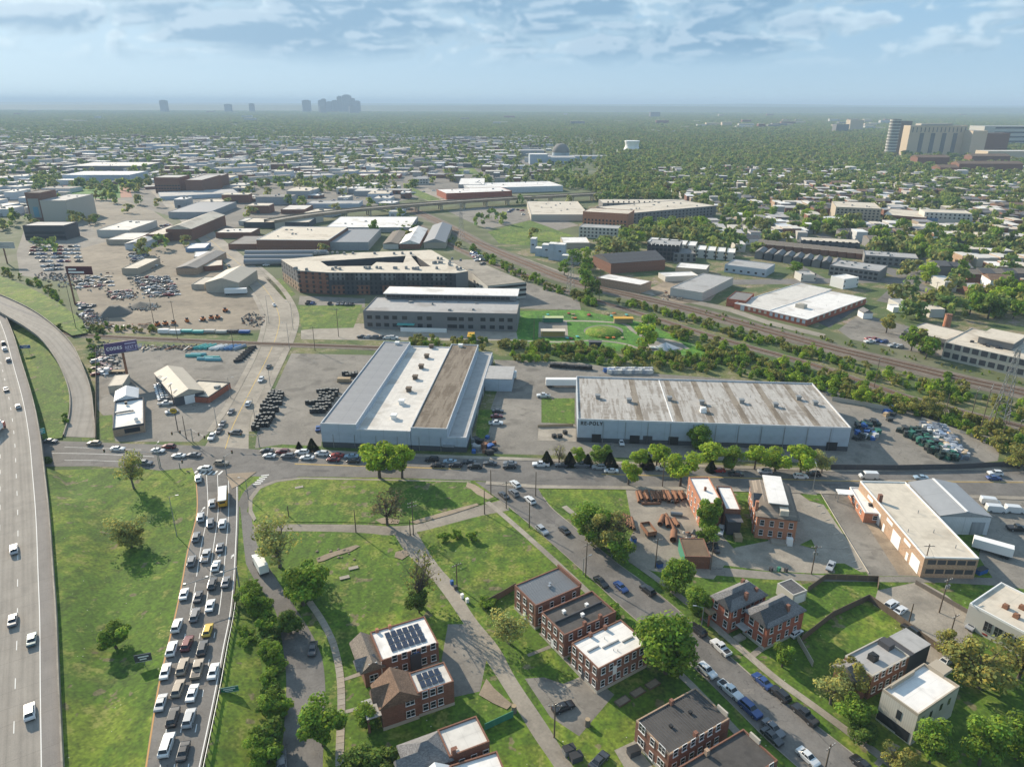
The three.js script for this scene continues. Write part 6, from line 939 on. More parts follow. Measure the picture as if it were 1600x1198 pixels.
{ // right: beyond the railway
const win = (n,ys,w = 1.6,h = 1.6) => [['f',n,ys,w,h]];
fb('apartment_block','orange brick apartment block with balcony bays',911,982,356,330,324,M.brickOrange,M.roofTan,{ win: win(12,[2,5,8],1.6,1.8),slope: 4,shear: 4 });fb('apartment_block','long grey apartment block right of the orange one',984,1120,350,333,320,M.greyWall,M.roofTan,{ win: win(22,[2,5,8]),slope: -12,shear: -20,units: 10 });fb('apartment_block','grey apartment wing behind the orange block',942,1080,327,317,311,M.greyWall,M.roofTan,{ win: win(16,[2,5,8]),units: 6 });fb(W2,'broad white roof left of the orange apartments',830,920,345,335,314,M.stone,M.roofTan,{ ...S,shear: 6,units: 8 });
fb('office_block','pale grey three storey block by the green field',905,966,371,354,349,M.stucco,M.roofGrey,{ win: win(10,[2,5,8]),slope: 3 });fb('workshop','white roofed tan shop by the green field',880,922,388,379,370,M.tanWall,M.roofBright);
for (let i = 0;i < 7;i++) { const p = P(834 + i * 10.5,394 + i * 3 + (i % 2) * 2,0),hh = [11,6,9,12,12,6,8][i];const o = thing('silo',`pale concrete ${['stair tower left of', 'low block left of', 'block among', 'tall block among', 'tall block right of the first among', 'low block among', 'last block among'][i]} the white plant buildings`,'silo',p,-.25);part(o,'wall',mbox(i === 0 ? 4 : 7,hh,7,0,hh / 2,0),M.panelBlue);part(o,'roof',mbox((i === 0 ? 4 : 7) + .3,.3,7.3,0,hh + .15,0),M.roofBright);if (i % 2 === 0) part(o,'window',box(2,1,.1),M.windowDark,[0,hh * .6,3.54]);}
fb('factory','old brick factory with black sawtooth roof by the railway',955,1040,428,412,397,M.brickBrown,M.shDark,{ cat: 'factory',ridge: 'x',rise: 4,slope: -6 });fb('factory','brick front range with white roof and painted wall by the railway',932,1001,446,433,414,M.brickTan,M.roofBright,{ cat: 'factory',slope: 12,D: 14 });
fb('loft_building','dark industrial loft block with tall windows',1012,1062,405,382,373,M.charcoal,M.roofGrey,{ win: win(8,[2,5,8,11],2.2,2),slope: 3,units: 3 });fb('loft_building','dark lower wing of the loft block',1055,1088,410,396,388,M.greyWall,M.roofDark,{ win: win(4,[2,5],2,2) });
for (let i = 0;i < 9;i++) { const x = 1012 + i * 15.5,y = 388 + i * 1.5 + (i > 4 ? 5 : 0);const b = fb('town_house',`white cubic town house, ${ORD[i]} from the left in its row`,x,x + 13,y + 2,y - 11,y - 18,M.stucco,M.roofBright,{ cat: 'house',group: 'row of white town houses',slope: .8,win: win(2,[2,5],1.2,1.3) });}
for (let i = 0;i < 9;i++) { const x = 1180 + i * 15,y = 402 + i * 2.2;fb('town_house',`dark grey town house, ${ORD[i]} from the left in its row`,x,x + 12.5,y + 2,y - 8,y - 15,i % 3 ? M.panelDark : M.greyWall,M.shGrey,{ cat: 'house',group: 'row of dark town houses',ridge: 'z',rise: 1.6,slope: 1.2 });}
for (let i = 0;i < 12;i++) { const x = 1185 + i * 14,y = 389 + i * 1.4;fb('town_house',`brown roofed terrace house, ${ORD[i]} from the left behind the dark row`,x,x + 13,y,y - 8,y - 14,M.brickBrown,M.shTan,{ cat: 'house',group: 'brown roofed terrace',ridge: 'x',rise: 2,slope: .8 });}
fb('workshop','cream workshop with white roof by the tan yard',1056,1104,428,417,409,M.tanWall,M.roofBright,{ slope: 4 });fb('workshop','low white roofed store by the tan yard',1040,1092,440,432,425,M.stucco,M.roofBright,{ slope: -2 });fb(W2,'long low shed with grey sheet roof by the railway',1048,1098,462,449,429,M.stucco,M.roofGrey,{ ...S,slope: 8,shear: 70 });fb('workshop','blue white workshop with grey roof',1133,1198,425,413,403,M.panelBlue,M.roofGrey,{ slope: 8,win: [['f',6,[2],1.6,1.2]] });
{ const h = heightOf(1262,510,499),a = flat({ name: 'brick_works',label: 'red brick works with broad white roof, right half',p0: [1201,485],p1: [1262,499],p2: [1270,449],h,wall: M.brickRed,roof: M.roofBright,parapet: .4,coping: M.white }),b = flat({ name: 'brick_works',label: 'red brick works with grey and white roof, left half',p0: [1148,473],p1: [1201,485],p2: [1218,436],h: h - .4,wall: M.brickRed,roof: M.roofWhite,parapet: .4,coping: M.white });
roofBox(a,a.W * .35,a.D * .3,5,2.4,4,M.stone);for (const t of [.1,.3,.5,.7]) { roofBox(a,a.W * .7,a.D * t,1,1,1,M.steel,'vent_pipe');} windowRow(a,'f',7,a.W * .08,a.W * .92,2.2,1.8,1.9,'pane',null,M.panelBlue);windowRow(a,'r',10,a.D * .08,a.D * .92,2.4,2.2,1.8,'pane',null,M.stone);doorOn(b,'f',b.W * .25,2.6,3.2,M.panelBlue,'door');windowRow(b,'f',4,b.W * .45,b.W * .92,2,1.6,1.5,'pane',null,M.stone);}
fb('brick_works','small dark roofed brick range left of the red works',1136,1166,478,466,452,M.brickRed,M.roofDark,{ slope: 4,D: 20 });
{ const q = fb('loft_building','long grey loft block with big windows at the right edge',1477,1640,560,534,503,M.stone,M.roofTan,{ slope: 36,D: 34,units: 0,win: [] });const n = 11;for (const y of [2.4,6.6]) windowRow(q,'f',n,q.W * .05,q.W * .95,y,q.W / n * .72,2.5,'pane',null,M.charcoal);const r = rng(3);for (let i = 0;i < 14;i++) roofBox(q,q.W * (.1 + .5 * r()),q.D * (.25 + .6 * r()),1.4,.9,1.4,M.charcoal);part(q.root,'penthouse',mbox(q.W * .34,3,q.D * .5,q.W * .42,q.h + 1.5,-q.D * .55),M.greyWall);part(q.root,'penthouse_roof',mbox(q.W * .36,.3,q.D * .54,q.W * .42,q.h + 3.1,-q.D * .55),M.roofTan);}
{ const q = fb('loft_annex','low grey office building in front of the loft block',1413,1480,530,515,497,M.greyWall,M.roofTan,{ slope: 16,D: 22,win: [['f',5,[2.2],4,2]] });const p = P(1478,515),o = thing('brick_chimney','round red brick factory chimney beside the loft block','chimney',p);part(o,'shaft',cyl(1.9,1.7,8,14),M.brickOrange);part(o,'cap',cyl(1.8,1.8,.5,14,0,8,0),M.brickBrown);}
fb('apartment_block','tan six storey apartment block above the row houses',1307,1378,348,323,314,M.tanWall,M.roofTan,{ win: win(11,[2,4.8,7.6,10.4,13],1.8,1.5),units: 5,slope: 3 });fb('apartment_block','long dark brick block with pale flat roof',1381,1448,349,335,325,M.brickBrown,M.roofTan,{ win: win(10,[2,5]),slope: 5 });{ const m = fb('apartment_block','block with blue mural beside the long dark block',1446,1520,352,331,326,M.stucco,M.roofTan,{ slope: 3,win: win(10,[8,11]) });part(m.root,'mural',box(m.W * .3,7,.1),M.blueWall,[m.W * .16,4,.06]);}
fb('loft_building','dark grey terrace of lofts with flat roofs, nearer',1297,1375,430,414,396,M.greyWall,M.roofGrey,{ win: win(10,[2,5],2,1.6),slope: 10,D: 24,units: 8 });fb('loft_building','dark grey terrace of lofts with flat roofs, farther',1352,1436,413,398,386,M.greyWall,M.roofGrey,{ win: win(9,[2,5],2,1.6),slope: 6,D: 20,units: 6 });fb('loft_building','low dark terrace behind the row of dark town houses',1252,1345,385,375,366,M.panelDark,M.roofTan,{ win: win(9,[2,5],2,1.6),slope: 5,D: 18 });
const wh = (l,x0,x1,yb,yt,yk,wall,roof,o) => fb('house',l,x0,x1,yb,yt,yk,wall,roof,{ cat: 'house',...o });
wh('white two storey house with dark gable at the right edge',1549,1586,458,438,430,M.white,M.shBrown,{ ridge: 'x',rise: 2.4,slope: 2,win: win(3,[2,5],1.2,1.2) });wh('white narrow house under construction',1320,1343,452,436,428,M.white,M.roofBright,{ slope: -3,win: win(2,[2,5],1,1) });wh('grey cube house beside the works roof',1253,1276,440,429,423,M.stucco,M.roofGrey,{ win: win(2,[2,5],1,1) });wh('brown gabled cottage behind the loft annex',1452,1478,472,463,459,M.brickBrown,M.shBrown,{ ridge: 'z',rise: 2 });wh('grey gabled cottage behind the loft annex',1474,1498,476,468,463,M.stucco,M.shGrey,{ ridge: 'z',rise: 2 });wh('white cottage by the loft car park',1350,1365,498,489,484,M.white,M.shGrey,{ ridge: 'z',rise: 1.5 });wh('grey cube house above the loft annex',1405,1424,484,474,466,M.stucco,M.roofGrey);wh('pale cube house above the loft annex',1455,1478,496,483,476,M.stucco,M.roofTan);wh('small white gabled house behind the lofts',1397,1420,488,480,475,M.white,M.roofBright);
wh('white house with dark roof at the end of the white row',1165,1188,382,373,369,M.white,M.shDark,{ ridge: 'x',rise: 2 });
wh('dark brick house under the trees near the right edge',1515,1548,462,449,441,M.brickBrown,M.roofGrey);
}
{
const p0 = P(1385,240),hgt = heightOf(1440,244,196),b = fb('hospital','broad tan hospital slab with vertical window bands on the skyline',1424,1514,243,196,194,M.hospital,M.roofGrey,{ D: 25 });
for (let i = 0;i < 4;i++) part(b.root,'window_band',box(b.W * .07,b.h * .66,1),M.greyWall,[b.W * (.22 + i * .195),b.h * .42,.3]);for (let i = 0;i < 14;i++) part(b.root,'pilaster',box(b.W * .012,b.h * .16,1),M.greyWall,[b.W * (.05 + i * .07),b.h * .86,.3]);part(b.root,'penthouse',mbox(b.W * .55,b.h * .06,20,b.W * .5,b.h * 1.03,-20),M.stone);
const d = fb('hospital_tower','darker hospital tower left of the tan slab',1405,1427,241,189,188,M.greyWall,M.roofGrey,{ D: 14 });const c = P(1390,243),o = thing('hospital_tower','round banded white hospital tower at the left end','tower',c),hh = heightOf(1390,243,186);part(o,'shaft',cyl(11,11,hh,20),M.greyWall);for (let i = 0;i < 12;i++) part(o,'floor_band',cyl(12,12,hh / 24,20,0,(i + .5) * hh / 12.2,0),M.stucco);
fb('hospital','tan hospital wing behind the brick towers at the right',1522,1545,244,204,202,M.hospital,M.roofGrey,{ D: 40 });fb('hospital','white banded hospital block at the right edge',1540,1640,228,197,195,M.stucco,M.roofGrey,{ D: 60,win: [['f',1,[12,24,36,48],130,4,M.charcoal]] });fb('hospital','brown stepped hospital tower at the right',1542,1580,242,208,206,M.brickBrown,M.tar,{ D: 40 });fb('hospital','low tan hospital range at the right edge',1545,1640,250,236,234,M.hospital,M.roofWhite,{ D: 40 });
for (const [i,a] of [[0,[1435,1485,259,246,244]],[1,[1520,1580,255,244,242]],[2,[1500,1600,268,256,253]],[3,[1470,1500,272,262,260]]]) fb('brick_hall',['dark red brick hall below the hospital slab','red brick hall with towers below the hospital','long red roofed brick hall at the right edge','small red brick hall below the hospital'][i],...a,M.brick,M.shBrown,{ ridge: 'x',rise: 4,D: 25 });
// science centre with its dome, and the white hyperboloid hall
fb('science_centre','pale blue science building with stepped blocks',828,856,257,241,239,M.panelBlue,M.roofBright);fb('science_centre','low pale science building under the dome',854,900,257,246,243,M.panelBlue,M.roofGrey,{ win: [['f',7,[4],5,4]] });fb('science_centre','long pale arm of the science building',895,950,249,244,242,M.panelBlue,M.roofGrey);fb('science_centre','flat grey hall behind the science building',812,850,243,235,233,M.panelGrey,M.roofGrey);
{ const o = thing('dome','brown dome on the science building','dome',P(876,249));part(o,'shell',new THREE.SphereGeometry(18,20,8,0,6.283,0,1.571).translate(0,14,0),M.roofDark);part(o,'drum',cyl(18,18,14.1,20),M.panelBlue);}
{ const o = thing('planetarium','white flared planetarium in the park','planetarium',P(987,237));part(o,'shell',new THREE.LatheGeometry([[23,0],[19,6],[16.5,12],[16,16],[17.5,22],[19,25],[17,25.6],[0,26]].map(a => new THREE.Vector2(...a)),28),M.white);part(o,'wing',bx(20,6,14,-26,3,6),M.white);}
// skyline of the distant town
const D0 = 8600;const sky = (x0,x1,yt,label) => { const d = P((x0 + x1) / 2,166).setY(0);const dir = d.clone().normalize(),z = D0,p = dir.clone().multiplyScalar(z),w = (x1 - x0) / FOCAL * z,h = (() => { let lo = 0,hi = 400;for (let i = 0;i < 40;i++) { const m = (lo + hi) / 2;if (proj(V(p.x,m,p.z))[1] > yt) lo = m;else hi = m;} return lo;})();const o = thing('distant_tower',label,'tower',p,0,'towers of the distant town');part(o,'shaft',mbox(w,h,w,0,h / 2,0),M.base);part(o,'top',mbox(w * .6,h * .05,w * .6,0,h * 1.025,0),M.base);};
[[474,484,157,'low tower at the left end of the distant skyline'],[498,503,157,'slim tower left of the distant skyline centre'],[503,509,155,'mid height tower left of the distant skyline centre'],[511,520,159,'low block left of the distant skyline centre'],[520,527,157,'low tower beside the rounded one on the distant skyline'],[528,535,151,'tower with rounded top on the distant skyline'],[537,548,149,'tallest tower of the distant skyline'],[548,554,154,'tower right of the tallest on the distant skyline'],[554,562,158,'low block at the right end of the distant skyline'],[252,260,157,'lone tower on the left of the horizon'],[352,360,163,'lone low block on the left of the horizon'],[390,396,162,'small lone block left of the distant skyline']].forEach(a => sky(...a));
fb('distant_block','dark slab block below the distant skyline, left',500,509,178,166,165.6,M.greyWall,M.roofGrey,{ D: 30 });fb('distant_block','dark slab block below the distant skyline, right',546,560,178,166,165.6,M.greyWall,M.roofGrey,{ D: 30 });fb('distant_block','lone slab block above the park woods',1017,1032,184,175,174.6,M.greyWall,M.roofGrey,{ D: 30 });fb('distant_block','tan twin blocks above the park, left',1308,1328,208,194,193.5,M.greyWall,M.roofGrey,{ D: 30 });fb('distant_block','tan twin blocks above the park, right',1330,1351,206,187,186.5,M.hospital,M.roofGrey,{ D: 30 });
}
const busy = [];                                    // footprints already taken, as circles in the photograph's plan
for (const o of scene.children) if (o.isGroup && o.position.z < -280) { const b = new THREE.Box3().setFromObject(o),c = b.getCenter(V(0,0,0)),s = b.getSize(V(0,0,0));if (s.x < 500) busy.push([c.x,c.z,Math.max(s.x,s.z) / 2 + 4]);}
const isFree = (x,z,r) => !busy.some(b => Math.hypot(b[0] - x,b[1] - z) < b[2] + r);
{
const r = rng(2024),walls = [M.brickBrown,M.greyWall,M.brick,M.stucco,M.brickTan],flatRoofs = [M.roofBright,M.roofTan,M.roofWhite,M.roofGrey,M.tar],pitch = [M.shGrey,M.shBrown,M.shTan,M.shDark];
const unitWall = new THREE.BoxGeometry(1,1,1).translate(0,.5,0);let n = 0;
const put = (name,label,cat,group,x,z,w,d,h,th,wall,roof,gable) => { const o = thing(name,label,cat,[x,0,z],th,group);part(o,'wall',mbox(w,h,d,0,h / 2,0),wall);part(o,'roof',gable ? gableGeo(-w / 2,w / 2,-d / 2,d / 2,h + .1,gable,'x',.3) : mbox(w + .1,.35,d + .1,0,h + .18,0),roof);busy.push([x,z,Math.max(w,d) / 2]);n++;return o;};
area('town_ground',[[930,302],[1250,268],[1700,255],[1700,600],[1300,518],[1140,476],[960,441],[800,394],[770,384],[905,374],[905,350]],.005,tinted(T.rough,[1.25,1.1,1.5]),'mixed dirt, paving and grass of the blocks beyond the railway');
for (const [i,l] of [[[1010,330],[1640,352],3],[[1130,300],[1640,312],3],[[1180,372],[1640,396],3],[[1130,285],[1480,470],5],[[1330,270],[1640,420],4],[[1040,300],[1290,440],4]].entries()) { const c = [P(...l[0],.03),P(...l[1],.03)];struct('street',ribbonGeo(sideOf(c,-l[2],i * .004),sideOf(c,l[2],i * .004)),M.asphalt,'straight residential street beyond the railway');busy.push(...[...Array(40)].map((_,k) => { const q = c[0].clone().lerp(c[1],k / 39);return [q.x,q.z,5];}));}
// row houses right of the railway: streets slant a little
const cand = [];
for (let row = 0;row < 22;row++) { // terraces: runs of three to seven houses wall to wall
const y = 248 + row * 7.2 + Math.max(0,row - 12) * 5;let x = 985 + r() * 30;
while (x < 1650) { const run = 3 + Math.floor(r() * 5),th = -.10 + (r() - .5) * .05,tone = r(),base = P(x,y + (x - 1300) * .03 + (r() - .5) * 3),yy = y + (x - 1300) * .03;const ok = (yy < 305 && x > 1000 + (yy - 246) * 1.6) || (yy < 392 && x > 1130) || (x > 1420 && yy < 500 && yy > 350);let w = 0;for (let i = 0;i < run;i++) { const ww = 6.2 + r() * 2.2;if (ok) cand.push([base.x + (w + ww / 2) * Math.cos(th),base.z - (w + ww / 2) * Math.sin(th),yy,ww,r(),r(),r(),th,tone]);w += ww + (r() < .25 ? 3 : .15);} x = proj(V(base.x + w + 10 + r() * 22,0,base.z))[0];}
}
cand.sort((a,b) => b[2] - a[2]);let nh = 0;const own = busy.slice();
for (const [hx,hz,y,w,a,b,c,th,tone] of cand) { if (nh >= 298) break;if (own.some(q => Math.hypot(q[0] - hx,q[1] - hz) < q[2] + 5)) continue;nh++;const d = 13 + b * 6,h = 5.6 + c * 1.8,g = tone > .74,k = Math.floor((tone * 3.7 + a * 2) % 5),word = ['white','tan','off white','grey','black'][k];put('row_house',g ? 'small pitched roof house in the terraces beyond the railway' : `terrace house with flat ${word} roof beyond the railway`,'house',g ? 'pitched roof houses beyond the railway' : `flat ${word} roofed houses beyond the railway`,hx,hz,w,d,h,th,walls[Math.floor((tone * 7 + c) % 5)],g ? pitch[Math.floor(a * 4)] : flatRoofs[k],g ? 2 : 0);}
// sheds of the industrial belt on the left and centre
const sh = [];for (let i = 0;i < 900;i++) { const y = 206 + 130 * Math.pow(r(),1.25),x = -30 + r() * 960;const edge = y < 212 ? x < 620 : y < 260 ? x < 800 : x < 640;if (edge && !(x > 100 && x < 250 && y > 240)) sh.push([x,y,r(),r(),r()]);}
sh.sort((a,b) => b[1] - a[1]);let ns = 0;
for (const [x,y,a,b,c] of sh) { if (ns >= 300) break;const p = P(x,y),w = 10 + a * a * 58 + (y < 240 ? 20 * b : 0),d = 10 + b * 22,h = 3.2 + c * c * 6;if (!isFree(p.x,p.z,Math.max(w,d) / 2 * .8)) continue;ns++;const tone = a < .45 ? 'white' : a < .7 ? 'tan' : 'grey';put('industrial_shed',`low industrial building with ${tone} roof in the far left belt`,'building',`${tone} roofed sheds of the industrial belt`,p.x,p.z,w,d,h,-.1 + (c - .5) * .3 + (a > .8 ? .7 : 0),[M.stucco,M.brickBrown,M.panelGrey,M.panelWhite,M.panelBlue][Math.floor(b * 5)],tone === 'white' ? (b < .5 ? M.roofBright : M.roofWhite) : tone === 'tan' ? M.roofTan : c < .5 ? M.roofGrey : M.roofDark);if (ns < 130) { const o = scene.children[scene.children.length - 1];part(o,'loading_door',box(3.2,Math.min(3,h - .5),.2),b < .5 ? M.charcoal : M.panelGrey,[w * (a - .5) * .5,Math.min(3,h - .5) / 2,d / 2 + .05]);for (let k = 0;k < 2;k++) { const u = part(o,'roof_unit',acG,M.steel,[w * (r() - .5) * .7,h + .3,d * (r() - .5) * .6]);u.scale.setScalar(1.2 + r());} } }
// pale blocks in the far middle
for (let i = 0;i < 70;i++) { const x = i < 40 ? 1060 + r() * 330 : r() * 1600,y = i < 40 ? 190 + r() * 14 : 176 + r() * 20,p = P(x,y),w = 30 + r() * 50,h = 10 + r() * 14;if (isFree(p.x,p.z,w / 2)) put('far_block','small pale block among the far woods','building','pale blocks among the far woods',p.x,p.z,w,25,h,0,[M.stucco,M.brickBrown,M.greyWall,M.hospital][Math.floor(r() * 4)],M.roofTan);}
{ // the rest of the far town, beyond counting
const fr = rng(808),L = [];for (let i = 0;i < 9000 && L.length < 2600;i++) { const left = fr() < .62,x = left ? -40 + fr() * 900 : 860 + fr() * 780,y = left ? 184 + fr() * 110 * fr() : (fr() < .45 ? 178 + fr() * 30 : 262 + fr() * 120);if (!left && y > 262 && x < 1010 + (y - 262)) continue;if (y < 215 && fbm(x / 60,y / 5,3) < .5) continue;const p = P(x,y),far = y < 225,w = (far ? 14 : 8) + fr() * fr() * (far ? 60 : left ? 34 : 10),d = 9 + fr() * 14;if (!isFree(p.x,p.z,w * .4)) continue;busy.push([p.x,p.z,w * .5]);L.push([p,w,3.5 + fr() * 5,d,-.1 + (fr() - .5) * .2,fr()]);}
const bm = new THREE.BoxGeometry(1,1,1).translate(0,.5,0),q = new THREE.Object3D(),mk = (name,label,tones,top) => { const m = new THREE.InstancedMesh(bm,std([1,1,1],.85),L.length);L.forEach(([p,w,h,d,a,t],i) => { q.position.set(p.x,top ? h : 0,p.z);q.rotation.set(0,a,0);q.scale.set(w + (top ? .3 : 0),top ? .4 : h,d + (top ? .3 : 0));q.updateMatrix();m.setMatrixAt(i,q.matrix);m.setColorAt(i,lin(...tones[Math.floor(t * 97) % tones.length]));});m.name = name;m.userData.kind = 'stuff';m.userData.label = label;shadows(m);scene.add(m);};
mk('far_town_walls','walls of the countless far buildings',[[.22,.13,.09],[.4,.38,.35],[.3,.24,.18],[.16,.16,.17],[.5,.5,.5],[.2,.1,.07]]);mk('far_town_roofs','roofs of the countless far buildings',[[.7,.69,.66],[.5,.46,.4],[.62,.62,.62],[.25,.24,.24],[.4,.38,.36],[.12,.11,.11],[.66,.63,.58]],true);
}
// gravel and grass among the far buildings
area('yard',[[-60,330],[-60,222],[250,214],[620,214],[760,232],[860,262],[700,300],[560,326],[430,345],[340,360],[240,330],[130,345]],.004,tinted(T.lot,[.8,.8,.8]),'paved ground of the industrial belt');
area('park',[[940,262],[960,225],[1250,245],[1230,262]],.01,M.grass,'park grass by the planetarium');area('meadow',[[1105,250],[1225,245],[1260,252],[1130,258]],.03,M.grass,'light green meadow in the park');area('meadow',[[1280,252],[1370,252],[1390,259],[1300,261]],.03,M.grass,'light green meadow below the hospital');area('highway',[[1210,268],[1240,250],[1275,250],[1262,266]],.034,M.lot,'far wide highway with traffic');area('field',[[840,262],[890,262],[900,272],[850,272]],.03,M.grass,'sports pitch by the brick halls');area('field',[[690,264],[740,262],[750,272],[700,272]],.03,M.grass,'green pitch in the industrial belt');area('meadow',[[625,296],[645,293],[690,312],[670,314]],.03,M.grass,'bright bank by the loading yard');area('field',[[1470,412],[1600,408],[1640,425],[1500,432]],.03,M.grass,'green at the right edge');area('street',[[1370,470],[1460,385],[1475,385],[1392,474]],.02,M.asphalt,'straight street between the lofts');area('street',[[1000,470],[1060,438],[1640,430],[1640,438],[1065,446]],.008,M.asphalt,'cross street beyond the works');
}
// trees one can tell apart in the middle distance, and the woods
{
const r = rng(31),kinds = ['green_a','green_b','green_c','olive_a','dark_b','spring_a'],midCrown = {};
// lighter crowns for the distance
for (const [k,s] of [['green_a',1],['green_b',2],['green_c',3],['olive_a',4],['dark_b',5],['spring_a',6]]) { const { g } = leafCrown(200 + s,5,8.4,620,.62,{ lobes: 14 });midCrown[k] = { g,mat: treeKinds[k].mat };}
const midWood = cyl(.35,.2,4.5,6);
let n = 0;const mid = (x,y,label,group) => { const p = P(x,y);if (!isFree(p.x,p.z,1.5)) return;const k = kinds[Math.floor(r() * 6)],h = 8 + r() * 6,w = h * (.8 + r() * .35),o = thing('tree',label,'tree',p,r() * 6.28,group);part(o,'trunk',midWood,M.trunk);part(o,'crown',midCrown[k].g,midCrown[k].mat,[0,5.6,0]);o.scale.set(w / 10,h / 9.4,w / 10);n++;};
const zone = (x0,x1,y0,y1,count,label,group) => { for (let i = 0;i < count;i++) mid(lerp(x0,x1,r()),lerp(y0,y1,r()),label,group);};
zone(1440,1600,395,500,46,'garden tree among the houses near the right edge','garden trees near the right edge');zone(1365,1480,365,420,44,'tree in the grove behind the grey lofts','grove behind the grey lofts');zone(960,1060,345,385,34,'tree in the grove beside the long grey apartments','grove beside the long grey apartments');zone(1080,1300,330,370,60,'tree in the residential blocks above the white town houses','trees above the white town houses');zone(1480,1600,330,395,36,'tree beyond the blue mural block','trees beyond the mural block');zone(1180,1320,410,450,8,'tree behind the red brick works','trees behind the red works');zone(560,600,350,388,8,'tree between the grey hall and the barrel roofs','trees between the sheds');zone(960,1110,300,325,34,'tree behind the apartment wings','trees behind the apartment wings');zone(255,360,278,312,26,'tree round the banded brick school','trees round the brick school');zone(125,150,310,355,4,'tree beside the painted brick tower','trees by the brick tower');zone(5,35,330,350,4,'tree left of the painted brick tower','trees left of the brick tower');zone(880,925,398,470,8,'tree along the railway by the car park','trees along the railway');zone(1500,1600,470,500,8,'leafy tree beside the loft block','trees beside the loft block');zone(170,240,245,275,18,'tree between the halls and the school','trees between halls and school');zone(0,70,240,300,20,'tree at the left edge beyond the brick tower','trees at the far left');
[[1015,525],[1008,545],[1385,520],[1424,548],[1440,552],[1447,560]].forEach(([x,y],i) => mid(x,y,['slim pale tree on the playground edge','slim pale tree by the playground path','round green tree in the loft car park','young tree by the loft car row, left','young tree by the loft car row, middle','young tree by the loft car row, right'][i]));
// woods: masses of crowns, thinning where the town is built
const woods = [[],[],[]],wr = rng(55),lowG = [0,1,2].map(i => leafCrown(300 + i,6,9,110,1.35,{ lobes: 8 }).g),mats = [LEAF.wood,LEAF.woodOlive,LEAF.woodDark];
const want = (x,y) => { // share of ground under trees at a bearing
if (y > 400) return x > 1390 && y < 500 ? .45 : 0;const n = fbm(x / 46,y / 13,3);
let d = y < 196 ? .95 : y < 215 ? (x < 700 ? .62 : .92) : 0;
if (y >= 215) { if (x > 930) d = y < 245 ? .95 : y < 275 ? (x < 1250 ? .85 : .7) : .9;else if (x > 700) d = y < 262 ? .5 : y < 300 ? .35 : .02;else d = y < 300 ? .34 : .07;}
return d * sstep(.30,.52,n + (d > .5 ? .27 : 0));};
let tries = 0;const farP = V(0,0,0);
for (let i = 0;i < 268000;i++) {
const z = i > 260000 ? 330 + wr() * 800 : 420 + Math.pow(wr(),.62) * 9800,x = (wr() * 2 - 1) * z * .80;const q = proj(V(x,0,-z));if (q[0] < -60 || q[0] > 1660) { tries++;continue;}
if (wr() > want(q[0],q[1])) continue;if (z < 1900 && !isFree(x,-z,3)) continue;
const hillY = 0,h = 7.5 + wr() * 5.5,w = (11 + wr() * 6) * (z > 3000 ? 1.6 : 1);woods[Math.floor(wr() * 3)].push([V(x,hillY,-z),h,w,wr() * 6.28]);
}
woods.forEach((list,i) => { treeKinds['wood' + i] = { crown: lowG[i],cy: 5.2,R: 6,full: 9.6,mat: mats[i] };scatter('woods',['green woods and gardens of the far plain','olive woods and gardens of the far plain','dark woods and gardens of the far plain'][i],'wood' + i,mats[i],list);});
console.log('mid trees',n,'woods',woods.map(w => w.length).join());
}
// ================================================================ RAILWAYS, POLES, SIGNS, YARD GOODS
{
const track = (list,w,nt,label,n = 6) => { const c = smooth(pp(list,.05),n),o = thing('railway_track',label,'railway');part(o,'ballast',(() => { const g = merge([ribbonGeo(sideOf(c,-w / 2,.18),sideOf(c,w / 2,.18)),ribbonGeo(sideOf(c,-w / 2 - 1,-.04),sideOf(c,-w / 2,.18)),ribbonGeo(sideOf(c,w / 2,.18),sideOf(c,w / 2 + 1,-.04))]),u = g.attributes.uv,p = g.attributes.position;for (let i = 0;i < u.count;i++) u.setXY(i,p.getX(i),p.getZ(i));return g;})(),M.ballast);
for (let k = 0;k < nt;k++) { const off = (k - (nt - 1) / 2) * 4.6;const bed = sideOf(c,off);if (nt) part(o,'sleeper_bed',ribbonGeo(sideOf(bed,-1.25,.24),sideOf(bed,1.25,.24)),M.wood);for (const s of [-.72,.72]) { const r = sideOf(bed,s);part(o,'rail',merge([ribbonGeo(sideOf(r,-.09,.42),sideOf(r,.09,.42)),ribbonGeo(sideOf(r,.09,.42),sideOf(r,.09,.2)),ribbonGeo(sideOf(r,-.09,.2),sideOf(r,-.09,.42))]),M.rust);} } };
track([[630,322],[660,335],[700,354],[760,386],[830,415],[895,440],[990,463],[1075,483],[1200,517],[1300,544],[1400,568],[1525,598],[1600,614],[1700,640]],14,2,'broad railway of several tracks through the middle of the picture');
track([[800,420],[845,440],[900,460],[960,478],[1025,498],[1137,533],[1262,568],[1350,598],[1415,620],[1500,643],[1600,668],[1700,694]],5.5,1,'single railway track below the main line');
track([[96,522],[180,527],[300,532.5],[400,537],[520,541],[650,546]],5,1,'old siding crossing the curving street');
track([[655,352],[690,375],[735,398],[800,424],[850,440]],6,1,'branch track beside the car park');
}
const armG = box(2.6,.14,.14),insG = cyl(.06,.05,.22,5),potG = cyl(.26,.26,.85,8);
